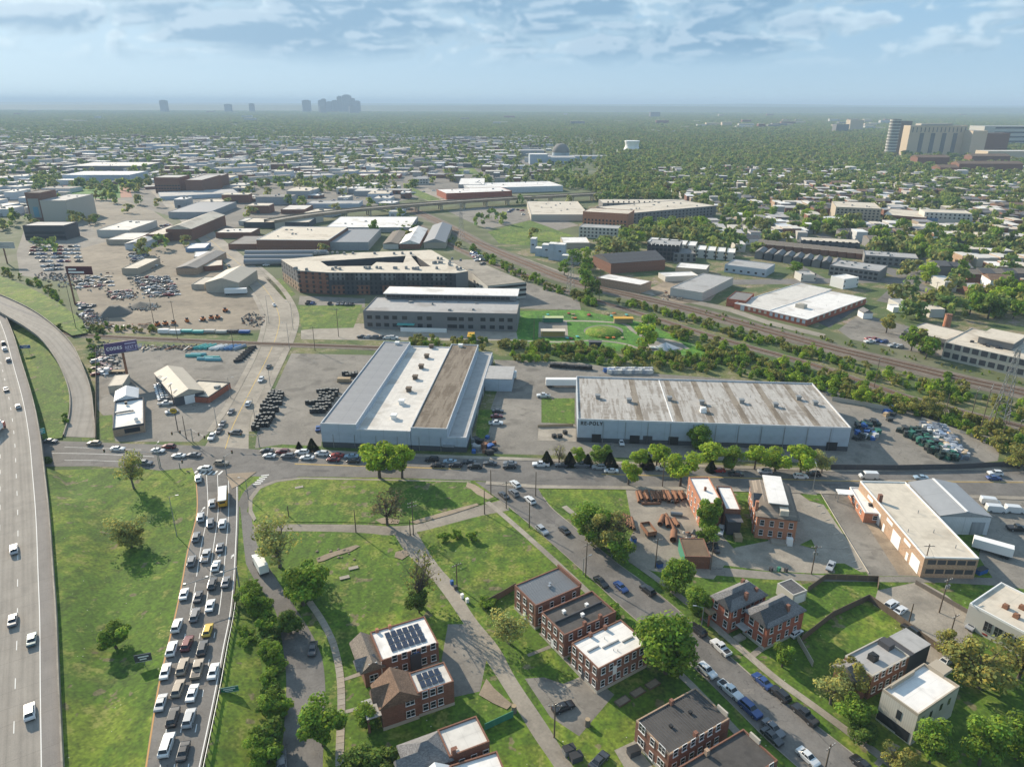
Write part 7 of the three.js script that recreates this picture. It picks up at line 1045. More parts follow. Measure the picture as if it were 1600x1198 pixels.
function pole(base,ty,label,kind = 'utility',turn = 0,h0) {
const p = base.isVector3 ? base : P(...base),h = typeof ty === 'object' ? ty.h : heightOf(base[0],base[1],ty),o = thing(kind === 'lamp' ? 'street_lamp' : 'utility_pole',label,kind === 'lamp' ? 'street lamp' : 'utility pole',p,turn);
if (kind === 'lamp') { part(o,'post',cyl(.12,.07,h,8),M.steel);part(o,'arm',merge([tube(V(0,h - .1,0),V(1.8,h + .25,0),.05,5)]),M.steel);part(o,'lamp_head',bx(.8,.16,.3,2.0,h + .25,0),M.metal);}
else { part(o,'post',cyl(.17,.11,h,8),M.wood);if (kind !== 'bare') { const n = kind === 'double' ? 2 : 1;for (let i = 0;i < n;i++) { part(o,'crossarm',armG,M.bark,[0,h - .5 - i * 1.1,.12]);for (const x of [-1.15,-.5,.5,1.15]) part(o,'insulator',insG,M.white,[x,h - .43 - i * 1.1,.12]);} } if (kind === 'transformer') for (const x of [-.4,.4]) part(o,'transformer',potG,M.steel,[x,h - 2.6,.3]);}
return o;
}
for (const [b,t,l,k,r] of [
[[556,831.5],796,'dark wooden pole with white box standing at the lane edge','bare',0],[[646,836],783,'wooden pole with white double crossarms where lane meets alley','double',.5],[[641,837],812,'short broken pole beside the double crossarm pole','bare',0],[[714,916],880,'leaning pole with white crossarm beside the blue rubbish','utility',.6],[[757,803],766,'thin pole on the lawn beside the side street mouth','bare',0],[[767,773],734,'thin pole at the corner of main and side street','bare',0],[[791,794],752,'wooden pole with crossarm at the side street mouth','utility',.4],[[451,807],790,'short dark pole on the oval lawn edge','bare',0],[[827,824],785,'pole on the near kerb of the side street','bare',0],[[837,775],737,'pole at the far corner of the side street','bare',0],[[915,901],848,'wooden pole with crossarm outside the far brick flats','utility',.7],[[1024,887],841,'pole at the pipe yard gate','utility',.3],[[1035,760],722,'thin pole on the kerb before the pipe yard','bare',0],[[1110,890],843,'thin pole beside the brown shed','bare',0],[[1268,897],852,'pole in the pale concrete car park','transformer',0],[[1441,898],850,'pole with crossarm at the corner of the tan workshop','utility',0],[[1468,957],903,'pole with three transformers behind the pale car park','transformer',.4],[[1420,975],943,'pole with lamp in the pale car park','bare',.3],[[1482,1003],960,'wooden pole with crossarm beside the white garage','utility',.5],[[1290,1201],1163,'pole at the lower edge of the side street','utility',.6],[[866,1152],1099,'pole with crossarm beside the alley','utility',0],
[[119,516],445,'tall pole on the bank at the upper left','bare',0],[[291,686],650,'pole behind the signal mast','bare',0],[[271,632],600,'pole before the gabled workshop','bare',0],[[365,546],515,'pole by the siding left of the curving street','utility',0],[[492,548],510,'pole by the siding in front of the school lawn','utility',0],[[529,526],482,'tall pole on the lawn by the grey school','utility',0],[[277,530],470,'tall pole beside the salvage yard','utility',0],[[240,505],465,'thin pole beside the gravel heap','bare',0],[[1366,606],558,'railway pole above the yellow green willow','utility',.5],[[1474,660],615,'pole at the back of the bale yard','bare',0],[[1517,655],604,'railway pole with crossarms, left of the pylon group','double',.8],[[1529,684],600,'tall leaning pole of the pylon group','double',.8],[[1549,676],617,'railway pole right of the tall one','double',.8],[[1565,688],641,'pole at the right corner of the bale yard','double',.6],[[1590,684],655,'last pole at the right edge by the railway','utility',.6],[[1010,540],500,'tall slim pole in the playground','bare',0],[[834,545],500,'tan pole at the left of the playground','bare',0],[[936,470],420,'railway pole beyond the car park','utility',.4],[[1455,490],440,'pole among the gardens beyond the lofts','utility',0],[[1478,415],372,'tall pole on the straight street','utility',0]]) pole(b,t,l,k,r);
for (const [b,t,l,r] of [[[339,668],636,'twin headed street lamp at the crossing corner',2.8],[[276,838],776,'tall lamp with long arm on the embankment',.2],[[956,872],842,'street lamp beside the thicket',2.4],[[1096,981],949,'street lamp before the red brick houses',3],[[1270,768],729,'pale street lamp by the main street',1.4],[[911,897],872,'small lamp post outside the far brick flats',.5],[[388,780],748,'street lamp on the slip road corner',3],[[1180,730],700,'street lamp behind the street trees',1],[[249,732],696,'lamp by the bare tree on the main street',1.5],[[360,622],590,'street lamp on the left of the curving street',0],[[422,603],570,'street lamp beside the grey yard fence',3.1],[[398,655],622,'street lamp at the lower end of the yard fence',3.1],[[452,545],505,'street lamp beyond the siding',3.1],[[458,515],472,'street lamp at the bend of the curving street',3.1],[[420,505],462,'street lamp inside the bend of the curving street',0]]) pole(b,t,l,'lamp',r);
function pylon(base,ty,label,w) { const p = P(...base),h = heightOf(base[0],base[1],ty),o = thing('lattice_pylon',label,'pylon',p,.6);const lv = 9,at = i => lerp(w,.5,Math.pow(i / lv,.8));for (const [a,b] of [[1,1],[1,-1],[-1,1],[-1,-1]]) { const seg = [];for (let i = 0;i < lv;i++) seg.push(tube(V(a * at(i),i / lv * h,b * at(i)),V(a * at(i + 1),(i + 1) / lv * h,b * at(i + 1)),.11,4));part(o,'leg',merge(seg),M.steel);} for (let i = 0;i < lv;i++) { const y0 = i / lv * h,y1 = (i + 1) / lv * h,g = [];for (const [a,b,c,d] of [[1,1,1,-1],[1,-1,-1,-1],[-1,-1,-1,1],[-1,1,1,1]]) g.push(tube(V(a * at(i),y0,b * at(i)),V(c * at(i + 1),y1,d * at(i + 1)),.06,3),tube(V(c * at(i),y0,d * at(i)),V(a * at(i + 1),y1,b * at(i + 1)),.06,3));part(o,'bracing',merge(g),M.steel);} for (const t of [.72,.85,.97]) part(o,'crossarm',merge([tube(V(-4.2,h * t,0),V(4.2,h * t,0),.1,4),tube(V(-4.2,h * t,0),V(0,h * t + 1.4,0),.06,3),tube(V(4.2,h * t,0),V(0,h * t + 1.4,0),.06,3)]),M.steel);return o;}
pylon([1560,662],545,'tall steel lattice pylon by the railway at the right',2.6);pylon([891,462],400,'steel lattice pylon by the railway near the car park',2.2);pylon([721,375],318,'steel lattice pylon beyond the barrel roofs',2.2);
{ const wire = (a,b,sag,label,n = 10) => { const g = [];for (let i = 0;i < n;i++) { const f = t => a.clone().lerp(b,t).add(V(0,-4 * sag * t * (1 - t),0));g.push(tube(f(i / n),f((i + 1) / n),.022,3));} solo('power_line',merge(g),M.black,label,'wire');};const top = (b,t,d = .5) => { const h = heightOf(b[0],b[1],t);return P(...b).setY(h - d);};
wire(top([646,836],783),top([714,916],880),.6,'wire from the double crossarm pole to the leaning pole');wire(top([714,916],880),top([866,1152],1099),1.2,'wire along the alley to the lower pole');wire(top([791,794],752),top([915,901],848),1,'wire along the upper side street');wire(top([1366,606],558),top([1517,655],604),1.4,'wire between the railway poles');wire(top([1268,897],852),top([1441,898],850),1,'wire behind the pale concrete car park');wire(top([1441,898],850),top([1468,957],903),.6,'wire from the tan workshop corner to the transformers');wire(top([646,836],783),top([791,794],752),.8,'wire over the lane');wire(top([915,901],848),P(1096,981).setY(8),1,'wire along the middle of the side street');wire(P(1096,981).setY(8),top([1290,1201],1163),1.4,'wire along the lower side street');wire(top([1517,655],604),top([1565,688],641),.6,'wire in the pylon group');wire(top([791,794],752),top([1035,760],722),1,'wire along the main street verge');wire(top([492,548],510),top([365,546],515),1,'wire across the curving street');wire(top([1482,1003],960),top([1468,957],903),.4,'wire beside the white garage');for (const [dx,n] of [[-4,'left'],[4,'right']]) wire(P(1560,662).add(V(dx,29,0)),P(891,462).add(V(dx,26,0)),7,`${n} high voltage wire between the pylons`,24);}
function signal(base,top,armTo,heads,label) { const p = P(...base),h = heightOf(base[0],base[1],top),o = thing('traffic_signal',label,'traffic signal',p);part(o,'mast',cyl(.16,.11,h,8),M.steel);for (const [ax,ay] of armTo) { const q = P(ax,ay,h - .3),e = V(q.x - p.x,h - .1,q.z - p.z);part(o,'arm',tube(V(0,h - .5,0),e,.09,6,.06),M.steel);for (let i = 0;i < heads;i++) { const t = 1 - i * .42,c = V(0,h - .5,0).lerp(e,t);const hd = part(o,'signal_head',box(.42,1.15,.34),M.black,[c.x,c.y - .2,c.z]);for (const [k,m] of [[.36,M.red],[0,M.gold],[-.36,M.green]]) part(hd,'lens',box(.24,.24,.36),m,[0,k,.0]);} } return o;}
signal([301,690],669,[[268,677],[319,683]],2,'signal mast with two arms at the corner by the shop');signal([405,698],678,[[357,677]],2,'signal mast on the right of the curving street');signal([354,743],712,[[362,706]],1,'signal mast on the tan traffic island');signal([281,733],722,[[284,721]],1,'short signal post at the grass corner');signal([251,731],705,[[162,704]],2,'long armed signal mast by the bare tree');
{ const o = thing('billboard','purple billboard reading CODES on a single dark post','billboard',P(199,589)),base = P(199,589),h = heightOf(199,589,549);const q0 = P(164,554,h),q1 = P(215.5,546,h),d = q1.clone().sub(q0),L = d.length(),th = Math.atan2(-d.z,d.x);const pan = heightOf(199,589,533) - h;const face = new THREE.Group();part(o,'post',cyl(.55,.5,h + .8,10),M.rust);const m = part(o,'panel',bx(L,pan,.5,0,pan / 2,0),std([.085,.055,.15],.7),[(q0.x + q1.x) / 2 - base.x,h,(q0.z + q1.z) / 2 - base.z],th);part(m,'lettering',new TextGeometry('CODES',{ font,size: pan * .3,depth: .05,curveSegments: 3 }).translate(-L * .45,pan * .33,.26),M.white);part(m,'lettering',new TextGeometry('NEXT EXIT',{ font,size: pan * .26,depth: .05,curveSegments: 3 }).scale(.82,1.25,1).translate(L * .11,pan * .22,.26),std([.5,.47,.62]));for (const y of [.72,.80,.09]) part(m,'ruled_line',bx(L * .34,pan * .05,.04,L * .29,pan * y,.28),std([.5,.47,.62]));part(m,'walkway',bx(L,.1,.9,0,-.1,.4),M.steel);}
{ const bb = (x0,x1,y0,y1,bx0,by,label,mat,txt) => { const h = heightOf(bx0,by,y1),b = P(bx0,by),o = thing('billboard',label,'billboard',b),a = P(x0,y1,h),c = P(x1,y1,h),L = a.distanceTo(c),ph = heightOf(bx0,by,y0) - h;part(o,'post',cyl(.5,.5,h,8),M.rust);const m = part(o,'panel',bx(L,ph,.5,0,ph / 2,0),mat,[(a.x + c.x) / 2 - b.x,h,(a.z + c.z) / 2 - b.z]);part(m,'stripe',bx(L * .6,ph * .22,.06,-L * .12,ph * .3,.27),txt);part(m,'stripe',bx(L * .3,ph * .2,.06,-L * .25,ph * .65,.27),txt);};bb(104,145,416,429,117,476,'dark red billboard over the salvage yard',std([.10,.025,.03]),M.white);bb(-4,23,378,388,11,412,'pale billboard at the left edge',M.stucco,M.roofGrey);}
function roadSign(base,top,w,h,mat,label,turn = 0,posts = 2,hh) { const p = base.isVector3 ? base : P(...base),H = hh ?? heightOf(base[0],base[1],top),o = thing('road_sign',label,'sign',p,turn);for (let i = 0;i < posts;i++) part(o,'post',cyl(.06,.06,H - .2,6),M.steel,[posts === 1 ? 0 : (i - .5) * w * .6,0,0]);const m = part(o,'panel',bx(w,h,.08,0,0,0),mat,[0,H - h / 2,.1]);part(m,'border',merge([bx(w - .1,.05,.02,0,h / 2 - .1,.05),bx(w - .1,.05,.02,0,-h / 2 + .1,.05)]),M.white);part(m,'legend',merge([bx(w * .62,h * .16,.02,.1,h * .14,.05),bx(w * .4,h * .14,.02,0,-h * .16,.05)]),M.white);return o;}
roadSign([42,555],539,4.4,1.6,M.blue,'blue service sign beside the interstate',.2);roadSign([67,690],670,2.6,2,M.teal,'teal road sign at the underpass',.9,1);roadSign(P(360,1092,.2),0,3.6,1.4,M.signGreen,'green street sign beside the off ramp',.25,2,3.2);roadSign(onBank(226,1040),0,3.2,2.0,M.charcoal,'dark sign with pale lines on the embankment',.3,1,3.2);
{ const o = thing('round_sign','round yellow and black sign on a tall post in the shop yard','sign',P(278,675)),h = heightOf(278,675,645);part(o,'post',cyl(.16,.14,h,8),M.black);const m = part(o,'panel',new THREE.CylinderGeometry(1,1,.35,24).rotateX(Math.PI / 2).scale(1.25,.95,1),M.gold,[-.3,h + .8,0]);part(m,'rim',new THREE.TorusGeometry(1,.1,5,24).scale(1.25,.95,1),M.black);part(m,'bar',bx(1.5,.35,.4,0,0,.02),M.black);}
{ const b = P(374,918,rampH(918)),o = thing('signal_gantry','green grey signal gantry spanning the off ramp','gantry',b),a = P(284,916,rampH(916) + 5.6),e = V(a.x - b.x,5.8,a.z - b.z);part(o,'mast',cyl(.2,.15,6,8),M.steel);part(o,'arm',tube(V(0,5.7,0),e,.13,6,.08),M.steel);for (const t of [.28,.55,.95]) { const c = V(0,5.7,0).lerp(e,t);part(o,'camera_box',box(.6,.4,.5),M.metal,[c.x,c.y + .1,c.z]);} }
{ const body = merge([bx(1.15,1.5,1.1,0,.75,0)]),lid = bx(1.0,.12,.98,0,1.56,0),lidM = std([.20,.20,.185],.8),r = rng(12);const bin = (x,y,label,group,s = 1) => { const o = thing('refuse_bin',label,'bin',P(x,y,.03),-.12 + (r() - .5) * .05,group);part(o,'body',body,M.black);part(o,'lid',lid,lidM);o.scale.set(s,.9 + r() * .5,1);};
const Z = (x,y) => [390 + x / 9.22,560 + y / 9.22];
for (const [y,x0,x1] of [[500,275,465],[530,268,485],[560,255,485],[602,230,465],[650,195,465],[702,160,365],[748,145,405]]) for (let x = x0 + 22;x <= x1;x += 46) bin(...Z(x,y + 20),'black bin with grey lid in the block along the curving street','bins along the curving street');
for (const [y,x0,x1] of [[830,145,345],[872,110,330],[915,90,300],[965,60,270],[1012,45,175]]) for (let x = x0 + 10;x <= x1;x += 62) bin(...Z(x,y + 20),'black bin with grey lid in the lower spaced block','bins in the lower spaced block');
for (const [y,x0,x1] of [[465,965,1290],[520,1000,1270],[560,1000,1240],[595,985,1220],[638,805,1190],[680,950,1165],[722,905,1140],[762,870,1090],[220,1330,1560],[245,1380,1540]]) for (let x = x0 + 22;x <= x1;x += 46) bin(...Z(x,y + 24),'black bin with grey lid in the block beside the long warehouse','bins beside the long warehouse');}
{ const Z = (x,y) => [390 + x / 9.22,560 + y / 9.22],p = P(...Z(1360,330)),o = thing('roll_off_box','tan open container beside the bins','container',p,0);part(o,'body',bx(5.4,1.4,2.2,0,.9,0),M.woodLight);part(o,'frame',bx(5.6,.2,2.0,0,.15,0),M.rust);}
{ const r = rng(6),Z = (x,y) => [960 + x / 7.49,740 + y / 7.49];const pipe = (a,b,rad,mat,label,group,lift = 0) => { const A = P(...Z(...a),rad + lift),B = P(...Z(...b),rad + lift),d = B.clone().sub(A),L = d.length(),o = solo('steel_pipe',(() => { const out = new THREE.CylinderGeometry(rad,rad,L,12,1,true),inn = new THREE.CylinderGeometry(rad * .88,rad * .88,L,12,1,true),e = new THREE.RingGeometry(rad * .88,rad,12);const g = merge([out,inn,e.clone().rotateX(-Math.PI / 2).translate(0,L / 2,0),e.clone().rotateX(Math.PI / 2).translate(0,-L / 2,0)]);return g.applyQuaternion(new THREE.Quaternion().setFromUnitVectors(V(0,1,0),d.clone().normalize()));})(),mat,label,'pipe',group);o.position.copy(A.clone().add(B).multiplyScalar(.5));};
for (let i = 0;i < 15;i++) { const x = 262 + i * 38;pipe([x,200 + r() * 14],[x + 28 + r() * 12,290 + r() * 62],.38 + r() * .22,i % 6 === 4 ? M.steel : M.rust,i % 6 === 4 ? 'grey pipe in the big rusty stack at the yard back' : 'rusty pipe in the big stack at the yard back','pipes in the big stack');} for (let i = 0;i < 8;i++) { const x = 290 + i * 68;pipe([x,205],[x + 40,300],.4,M.rust,'rusty pipe lying on top of the big stack','pipes on top of the big stack',.85);}
pipe([320,350],[535,345],.4,M.rust,'long rusty beam in front of the big stack');pipe([575,495],[535,590],.75,M.rust,'wide rusty pipe, leftmost of the loose ones');pipe([605,520],[632,615],.65,M.rust,'dark rusty pipe among the loose ones');pipe([605,475],[700,650],.5,M.rust,'long orange rusty pipe in the yard middle');pipe([700,525],[750,610],.55,M.rust,'short rusty pipe beside the long orange one');pipe([680,530],[725,600],.4,M.rust,'thin rusty pipe beside the long orange one');pipe([700,670],[690,775],.95,M.rust,'fat rusty pipe near the brown shed');pipe([660,460],[800,475],.6,M.steel,'grey steel pipe by the brick flats wall');for (let i = 0;i < 4;i++) pipe([110 + i * 30,470 + i * 15],[130 + i * 34,590 + i * 20],.5,M.rust,'rusty pipe half hidden by the thicket','pipes by the thicket');
const p = P(...Z(395,700)),o = thing('dump_trailer','open dump trailer with rusty bed in the pipe yard','trailer',p,.25);part(o,'bed',merge([bx(2.6,.2,5,0,1.0,0),bx(.12,1.2,5,-1.3,1.6,0),bx(.12,1.2,5,1.3,1.6,0),bx(2.6,1.2,.12,0,1.6,-2.5),bx(2.6,1.2,.12,0,1.6,2.5)]),M.rust);part(o,'load',bx(2.4,.3,4.8,0,1.35,0),M.dirt);for (const x of [-1.1,1.1]) for (const z of [1,2]) part(o,'wheel',wheelG(.48).clone().rotateY(Math.PI / 2),M.rubber,[x,.48,z]);
const t = thing('brick_wall','pale wall along the narrow flats in the pipe yard','wall');const a = P(...Z(840,240)),b = P(...Z(970,560)),d = b.clone().sub(a);part(t,'wall',(() => bx(.4,2.2,d.length(),0,1.1,0))(),M.stone,[(a.x + b.x) / 2,0,(a.z + b.z) / 2],Math.atan2(d.x,d.z));}
{ const r = rng(14),Z = (x,y) => [1320 + x / 8,620 + y / 8],vari = [];for (let i = 0;i < 5;i++) { const g = new THREE.BoxGeometry(1.5,1.1,1.2,3,2,2),p = g.attributes.position;const seen = {};for (let k = 0;k < p.count;k++) { const key = [p.getX(k),p.getY(k),p.getZ(k)].map(v => v.toFixed(2)).join();const o = seen[key] ??= [(r() - .5) * .3,(r() - .5) * .28,(r() - .5) * .3];p.setXYZ(k,p.getX(k) + o[0],p.getY(k) + .55 + o[1],p.getZ(k) + o[2]);} g.computeVertexNormals();vari.push(g);}
const darkM = [std([.03,.055,.045],.5),std([.045,.05,.05],.5),std([.02,.035,.03],.45),std([.03,.14,.10],.5)],paleM = [std([.42,.43,.44],.6),std([.55,.54,.50],.6),std([.26,.29,.33],.6),std([.5,.38,.25],.6),std([.15,.17,.2],.6),std([.25,.32,.42],.6)];
const bale = (x,y,lift,mats,label,group,rot) => { const m = solo('plastic_bale',vari[Math.floor(r() * 5)],mats[Math.floor(r() * mats.length)],label,'bale',group);m.position.copy(P(...Z(x,y),.03));m.position.y += lift;m.rotation.set((r() - .5) * .3,rot + (r() - .5) * .8,(r() - .5) * .3);m.scale.setScalar(1.05 + r() * .4);};
for (let j = 0;j < 11;j++) for (let i = 0;i < 11;i++) { const t = j / 10,x = lerp(680,1180,t) + i * 34 + (r() - .5) * 20,y = 425 + t * 330 - (i - 5) * -4 + (r() - .5) * 30;if (i > 4 + 6 * (1 - Math.abs(t - .4))) continue;bale(x,y + 20,0,darkM,'dark green bale in the loose heap of the bale yard','dark bales in the loose heap',r() * 3);if (r() < .55) bale(x,y + 20,1.1,darkM,'dark green bale on top of the loose heap','dark bales on top of the heap',r() * 3);}
for (let j = 0;j < 12;j++) for (let i = 0;i < 7;i++) { const t = j / 11,x = lerp(970,1260,t) + i * 42,y = 375 + t * 350 + i * 6;for (let k = 0;k < 2;k++) if (k === 0 || r() < .7) bale(x + (r() - .5) * 8,y + 15,k * 1.2,paleM,k ? 'pale bale on the upper layer of the neat stack' : 'pale bale in the neat stack of the bale yard',k ? 'pale bales, upper layer' : 'pale bales in the neat stack',-.4);}
for (let i = 0;i < 34;i++) bale(130 + r() * 300,350 + r() * 190,r() < .4 ? 1 : 0,[...darkM,M.blue,paleM[0],paleM[4]],'bale in the mixed heap at the corner of the second warehouse','mixed bales at the warehouse corner',r() * 3);
for (let i = 0;i < 8;i++) bale(520 + r() * 90,160 + r() * 150,r() < .3 ? 1 : 0,[M.blue,M.woodLight,darkM[1]],'bale beside the yard back wall','bales by the back wall',r() * 3);
for (let i = 0;i < 26;i++) { const m = solo('plastic_bale',vari[i % 5],paleM[i % 3],'white bundle in the row behind the second warehouse','bale','white bundles behind the warehouse');m.position.copy(P(952 + (i % 13) * 5.4,580 + Math.floor(i / 13) * 3.5,.03));m.scale.set(1.3,1.6,1.3);}
for (let i = 0;i < 10;i++) { const m = solo('plastic_bale',vari[i % 5],i < 8 ? M.black : M.blue,i < 8 ? 'black bundle in the row behind the trailers' : 'blue bundle beside the white row','bale',i < 8 ? 'black bundles behind the trailers' : 'blue bundles');m.position.copy(i < 8 ? P(864 + i * 8,573 + i * .6,.03) : P(948 + (i - 8) * 6,581,.03));m.scale.set(2,1.5,1.4);}
for (let i = 0;i < 16;i++) { const m = solo('scrap_bale',vari[i % 5],[M.blue,M.black,M.charcoal,M.steel,M.rust][(i * 7) % 5],'scrap and blue bins beside the long warehouse end','scrap','scrap beside the long warehouse');m.position.copy(P(740 + r() * 34,684 + r() * 26,.03));m.rotation.y = r() * 3;m.scale.setScalar(.9 + r() * .8);} }
function fence(list,h,mat,label,name = 'wooden_fence',step = 2.4) { const c = pp(list,0),o = thing(name,label,name.includes('wall') ? 'wall' : 'fence');for (let i = 1;i < c.length;i++) { const a = c[i - 1],b = c[i],d = b.clone().sub(a),L = d.length(),n = Math.max(1,Math.round(L / step)),th = Math.atan2(-d.z,d.x);for (let k = 0;k < n;k++) { const q = a.clone().lerp(b,(k + .5) / n);part(o,name.includes('wall') ? 'wall_block' : 'fence_panel',mbox(L / n - .05,h,.1,0,h / 2,0),mat,[q.x,0,q.z],th);} } return o;}
fence([[1252,1003],[1300,965],[1357,938]],1.8,M.wood,'weathered board fence round the green lawn');fence([[1357,938],[1400,968],[1436,996],[1478,1025]],1.8,M.wood,'board fence between lawn and pale car park');fence([[1262,925],[1290,905],[1372,908],[1372,922]],1.6,M.wood,'board fence along the back lane');fence([[1430,912],[1470,935],[1514,960]],1.2,M.bark,'rail fence above the white garage');fence([[1246,1000],[1270,1042]],1.5,M.stone,'low wall beside the slate gabled house','garden_wall');fence([[1300,626],[1350,634],[1388,642]],1.8,M.stone,'concrete wall at the back of the bale yard','retaining_wall',6);fence([[1440,655],[1500,676],[1560,694]],1.0,M.stone,'low concrete wall behind the bales','retaining_wall',6);fence([[1297,734],[1400,735],[1500,733],[1600,728]],2.0,M.charcoal,'dark screened fence in front of the bale yard','screen_fence',4);fence([[757,948],[790,930],[806,920]],1.8,M.wood,'dark board fence behind the row of flats');fence([[150,545],[150,640],[150,690]],1.8,M.wood,'fence along the curved ramp');fence([[757,1141],[802,1120]],1.6,M.green,'green board fence beside the alley');fence([[840,668],[896,666]],1.1,M.woodLight,'pale timber fence by the small lawn','timber_fence',2);
{ for (let i = 0;i < 10;i++) { const p = P(1279 + i * 7,790 + i * 10.9,.06);const m = solo('wheel_stop',mbox(1.7,.14,.2),M.stone,`concrete wheel stop, ${ORD[i]} from the top in the pale car park`,'wheel stop','wheel stops');m.position.copy(p);m.rotation.y = .35;} fence([[1282,770],[1300,800],[1330,850],[1358,896]],.25,M.stone,'low kerb along the grey drive','kerb_wall',8);area('shrub_bed',[[1250,771],[1284,774],[1288,788],[1265,782]],.1,M.grass,'planted corner bed');area('lawn',[[1250,851],[1268,842],[1276,858]],.1,M.grass,'triangular lawn by the orange brick house');area('lawn',[[1302,880],[1320,880],[1352,897],[1306,897]],.1,M.grass,'planted end of the pale car park');}
{ const st = (p,l) => { const o = thing('tree_stump',l,'stump',P(...p));part(o,'trunk',cyl(.6,.5,1.5,10),M.bark);part(o,'cut_top',cyl(.5,.5,.04,10,0,1.5,0),M.woodLight);};st([918,1133],'pale cut tree stump on the lawn behind the flats');st([803,1112],'pale cut stump beside the alley');const bed = (x,y,l) => { const o = thing('raised_bed',l,'planter',P(x,y),.6);part(o,'frame',ringGeo(3,1.6,.12,.4,0),M.wood);part(o,'soil',mbox(2.8,.3,1.4,1.5,.15,-.8),M.dirt);};bed(968,1106,'wooden raised bed, nearest of three');bed(992,1092,'wooden raised bed, middle of three');bed(1016,1079,'wooden raised bed, farthest of three');const cart = (x,y,mat,l) => { const o = thing('wheelie_bin',l,'bin',P(x,y),.5);part(o,'body',bx(.7,1,.7,0,.55,0),mat);part(o,'lid',bx(.74,.08,.76,0,1.1,0),mat);};cart(1205,892,M.charcoal,'dark wheelie bin by the back lane, left');cart(1217,892,M.green,'green wheelie bin by the back lane');cart(1228,893,M.charcoal,'dark wheelie bin by the back lane, right');cart(706,913,M.blue,'blue bin dumped beside the leaning pole');cart(712,921,M.charcoal,'dark bin dumped in the alley rubbish');cart(722,934,M.white,'white appliance dumped in the alley rubbish');cart(730,941,M.white,'white sack dumped in the alley rubbish');const dp = (x,y,mat,l,w = 2.2) => { const o = thing('dumpster',l,'dumpster',P(x,y),.4);part(o,'body',bx(w,1.2,1.4,0,.65,0),mat);part(o,'lid',bx(w + .1,.1,1.5,0,1.3,0),M.black);};dp(889,1176,M.steel,'grey dumpster beside the alley');dp(900,1187,M.charcoal,'dark dumpster beside the alley');dp(1030,885,M.blue,'blue dumpster at the pipe yard gate',1.4);dp(990,846,M.blue,'blue drum by the thicket',1.1);dp(1533,895,M.blue,'blue tarpaulin heap at the workshop corner',3);dp(866,684,M.black,'black crate on the patio, left',1.4);dp(875,684,M.black,'black crate on the patio, right',1.4);dp(883,678,M.black,'black crate on the patio, upper',1.3);dp(990,1178,M.charcoal,'dark tub on the tan patio');
const stone = rng(3);for (let i = 0;i < 10;i++) { const m = solo('rubble_stone',new THREE.DodecahedronGeometry(.2 + stone() * .3,0),M.dirt,'pale rubble stone on the old foundation line','stone','rubble on the grass');m.position.copy(P(495 + stone() * 70,871 + stone() * 6 - stone() * 20,.12));m.scale.y = .6;} for (const [x,y,l] of [[552,887,'flat concrete slab lying in the grass'],[538,902,'small white board lying in the grass'],[467,761,'pale slab on the oval lawn']]) { const m = solo('loose_slab',mbox(2.4,.14,1.2),M.concrete,l,'slab');m.position.copy(P(x,y,.2));m.rotation.y = .4;} }
{ const path = (l,w,lab) => { const c = smooth(pp(l,.04),6);struct('path',ribbonGeo(sideOf(c,-w),sideOf(c,w)),M.concrete,lab);};path([[800,530],[830,533],[880,534],[930,532],[975,537],[1010,549]],1.0,'pale path along the lower side of the playground');path([[880,501],[930,502],[975,506],[990,517],[1010,527],[1050,532],[1075,545]],1.2,'pale path along the upper side of the playground');
const ell = (cx,cy,rx,ry,h,mat,n,lab) => { const list = [];for (let i = 0;i < 28;i++) { const a = i / 28 * 6.283;list.push([cx + rx * Math.cos(a),cy + ry * Math.sin(a)]);} area(n,list,h,mat,lab);};ell(943,517,31,9.5,.05,M.lot,'plaza','grey ring round the grass mound');ell(1038,541,32,10,.05,M.lot,'plaza','grey round plaza with the climbing pyramid');area('plaza',[[842,503],[886,501],[888,527],[841,527]],.05,M.concrete,'pale paved court with the pavilions');
{ const p = P(943,520),g = new THREE.SphereGeometry(1,24,8,0,6.283,0,1.571).scale(9.5,2.6,9.5).translate(p.x,0,p.z),u = g.attributes.uv,ps = g.attributes.position;for (let i = 0;i < u.count;i++) u.setXY(i,ps.getX(i),ps.getZ(i));struct('grass_mound',g,tinted(T.grass,[1.6,1.5,1]),'round grass mound in the playground');}
const pav = (x,y,w,d,h,wall,roof,l) => { const o = thing('pavilion',l,'pavilion',P(x,y),0);part(o,'wall',bx(w,h,d * .7,0,h / 2,-d * .15),wall);part(o,'roof',bx(w + .4,.25,d + .4,0,h + .12,0),roof);for (const sx of [-1,1]) part(o,'post',box(.2,h,.2),M.steel,[sx * w * .46,h / 2,d * .45]);};pav(864,503,11,3.5,2.6,M.green,std([.45,.5,.25]),'green walled pavilion with pale roof');pav(864,525,12,4,3,std([.42,.30,.10]),M.roofTan,'mustard yellow pavilion on the court');pav(974,504,10,3.5,2.6,M.woodLight,M.bus,'orange roofed shelter by the path');pav(930,541,6,3,2.4,M.charcoal,M.base,'dark kiosk at the hedge');pav(736,532,3,7,3,std([.03,.02,.08]),M.bus,'yellow roofed slide tower beside the school');
{ const p = P(1040,544),o = thing('climbing_pyramid','white and blue climbing pyramid on the round plaza','play structure',p);part(o,'pyramid',new THREE.ConeGeometry(5,3,4).scale(1.5,1,.8).translate(0,1.5,0),M.panelWhite);part(o,'ramp',bx(5,.3,3,-5,.5,0),M.white);} const r = rng(44);for (let i = 0;i < 18;i++) { const o = thing('play_equipment','small coloured play equipment on the turf','play equipment',P(lerp(855,980,r()),i < 12 ? lerp(489,498,r()) : lerp(527,531,r())),r() * 3,'play equipment on the turf');const m = [M.orangePaint,M.teal,M.red,M.woodLight][i % 4];part(o,'deck',bx(2,.3,1.4,0,.6,0),m);part(o,'post',bx(.15,1.6,.15,.8,.8,.5),M.steel);} }
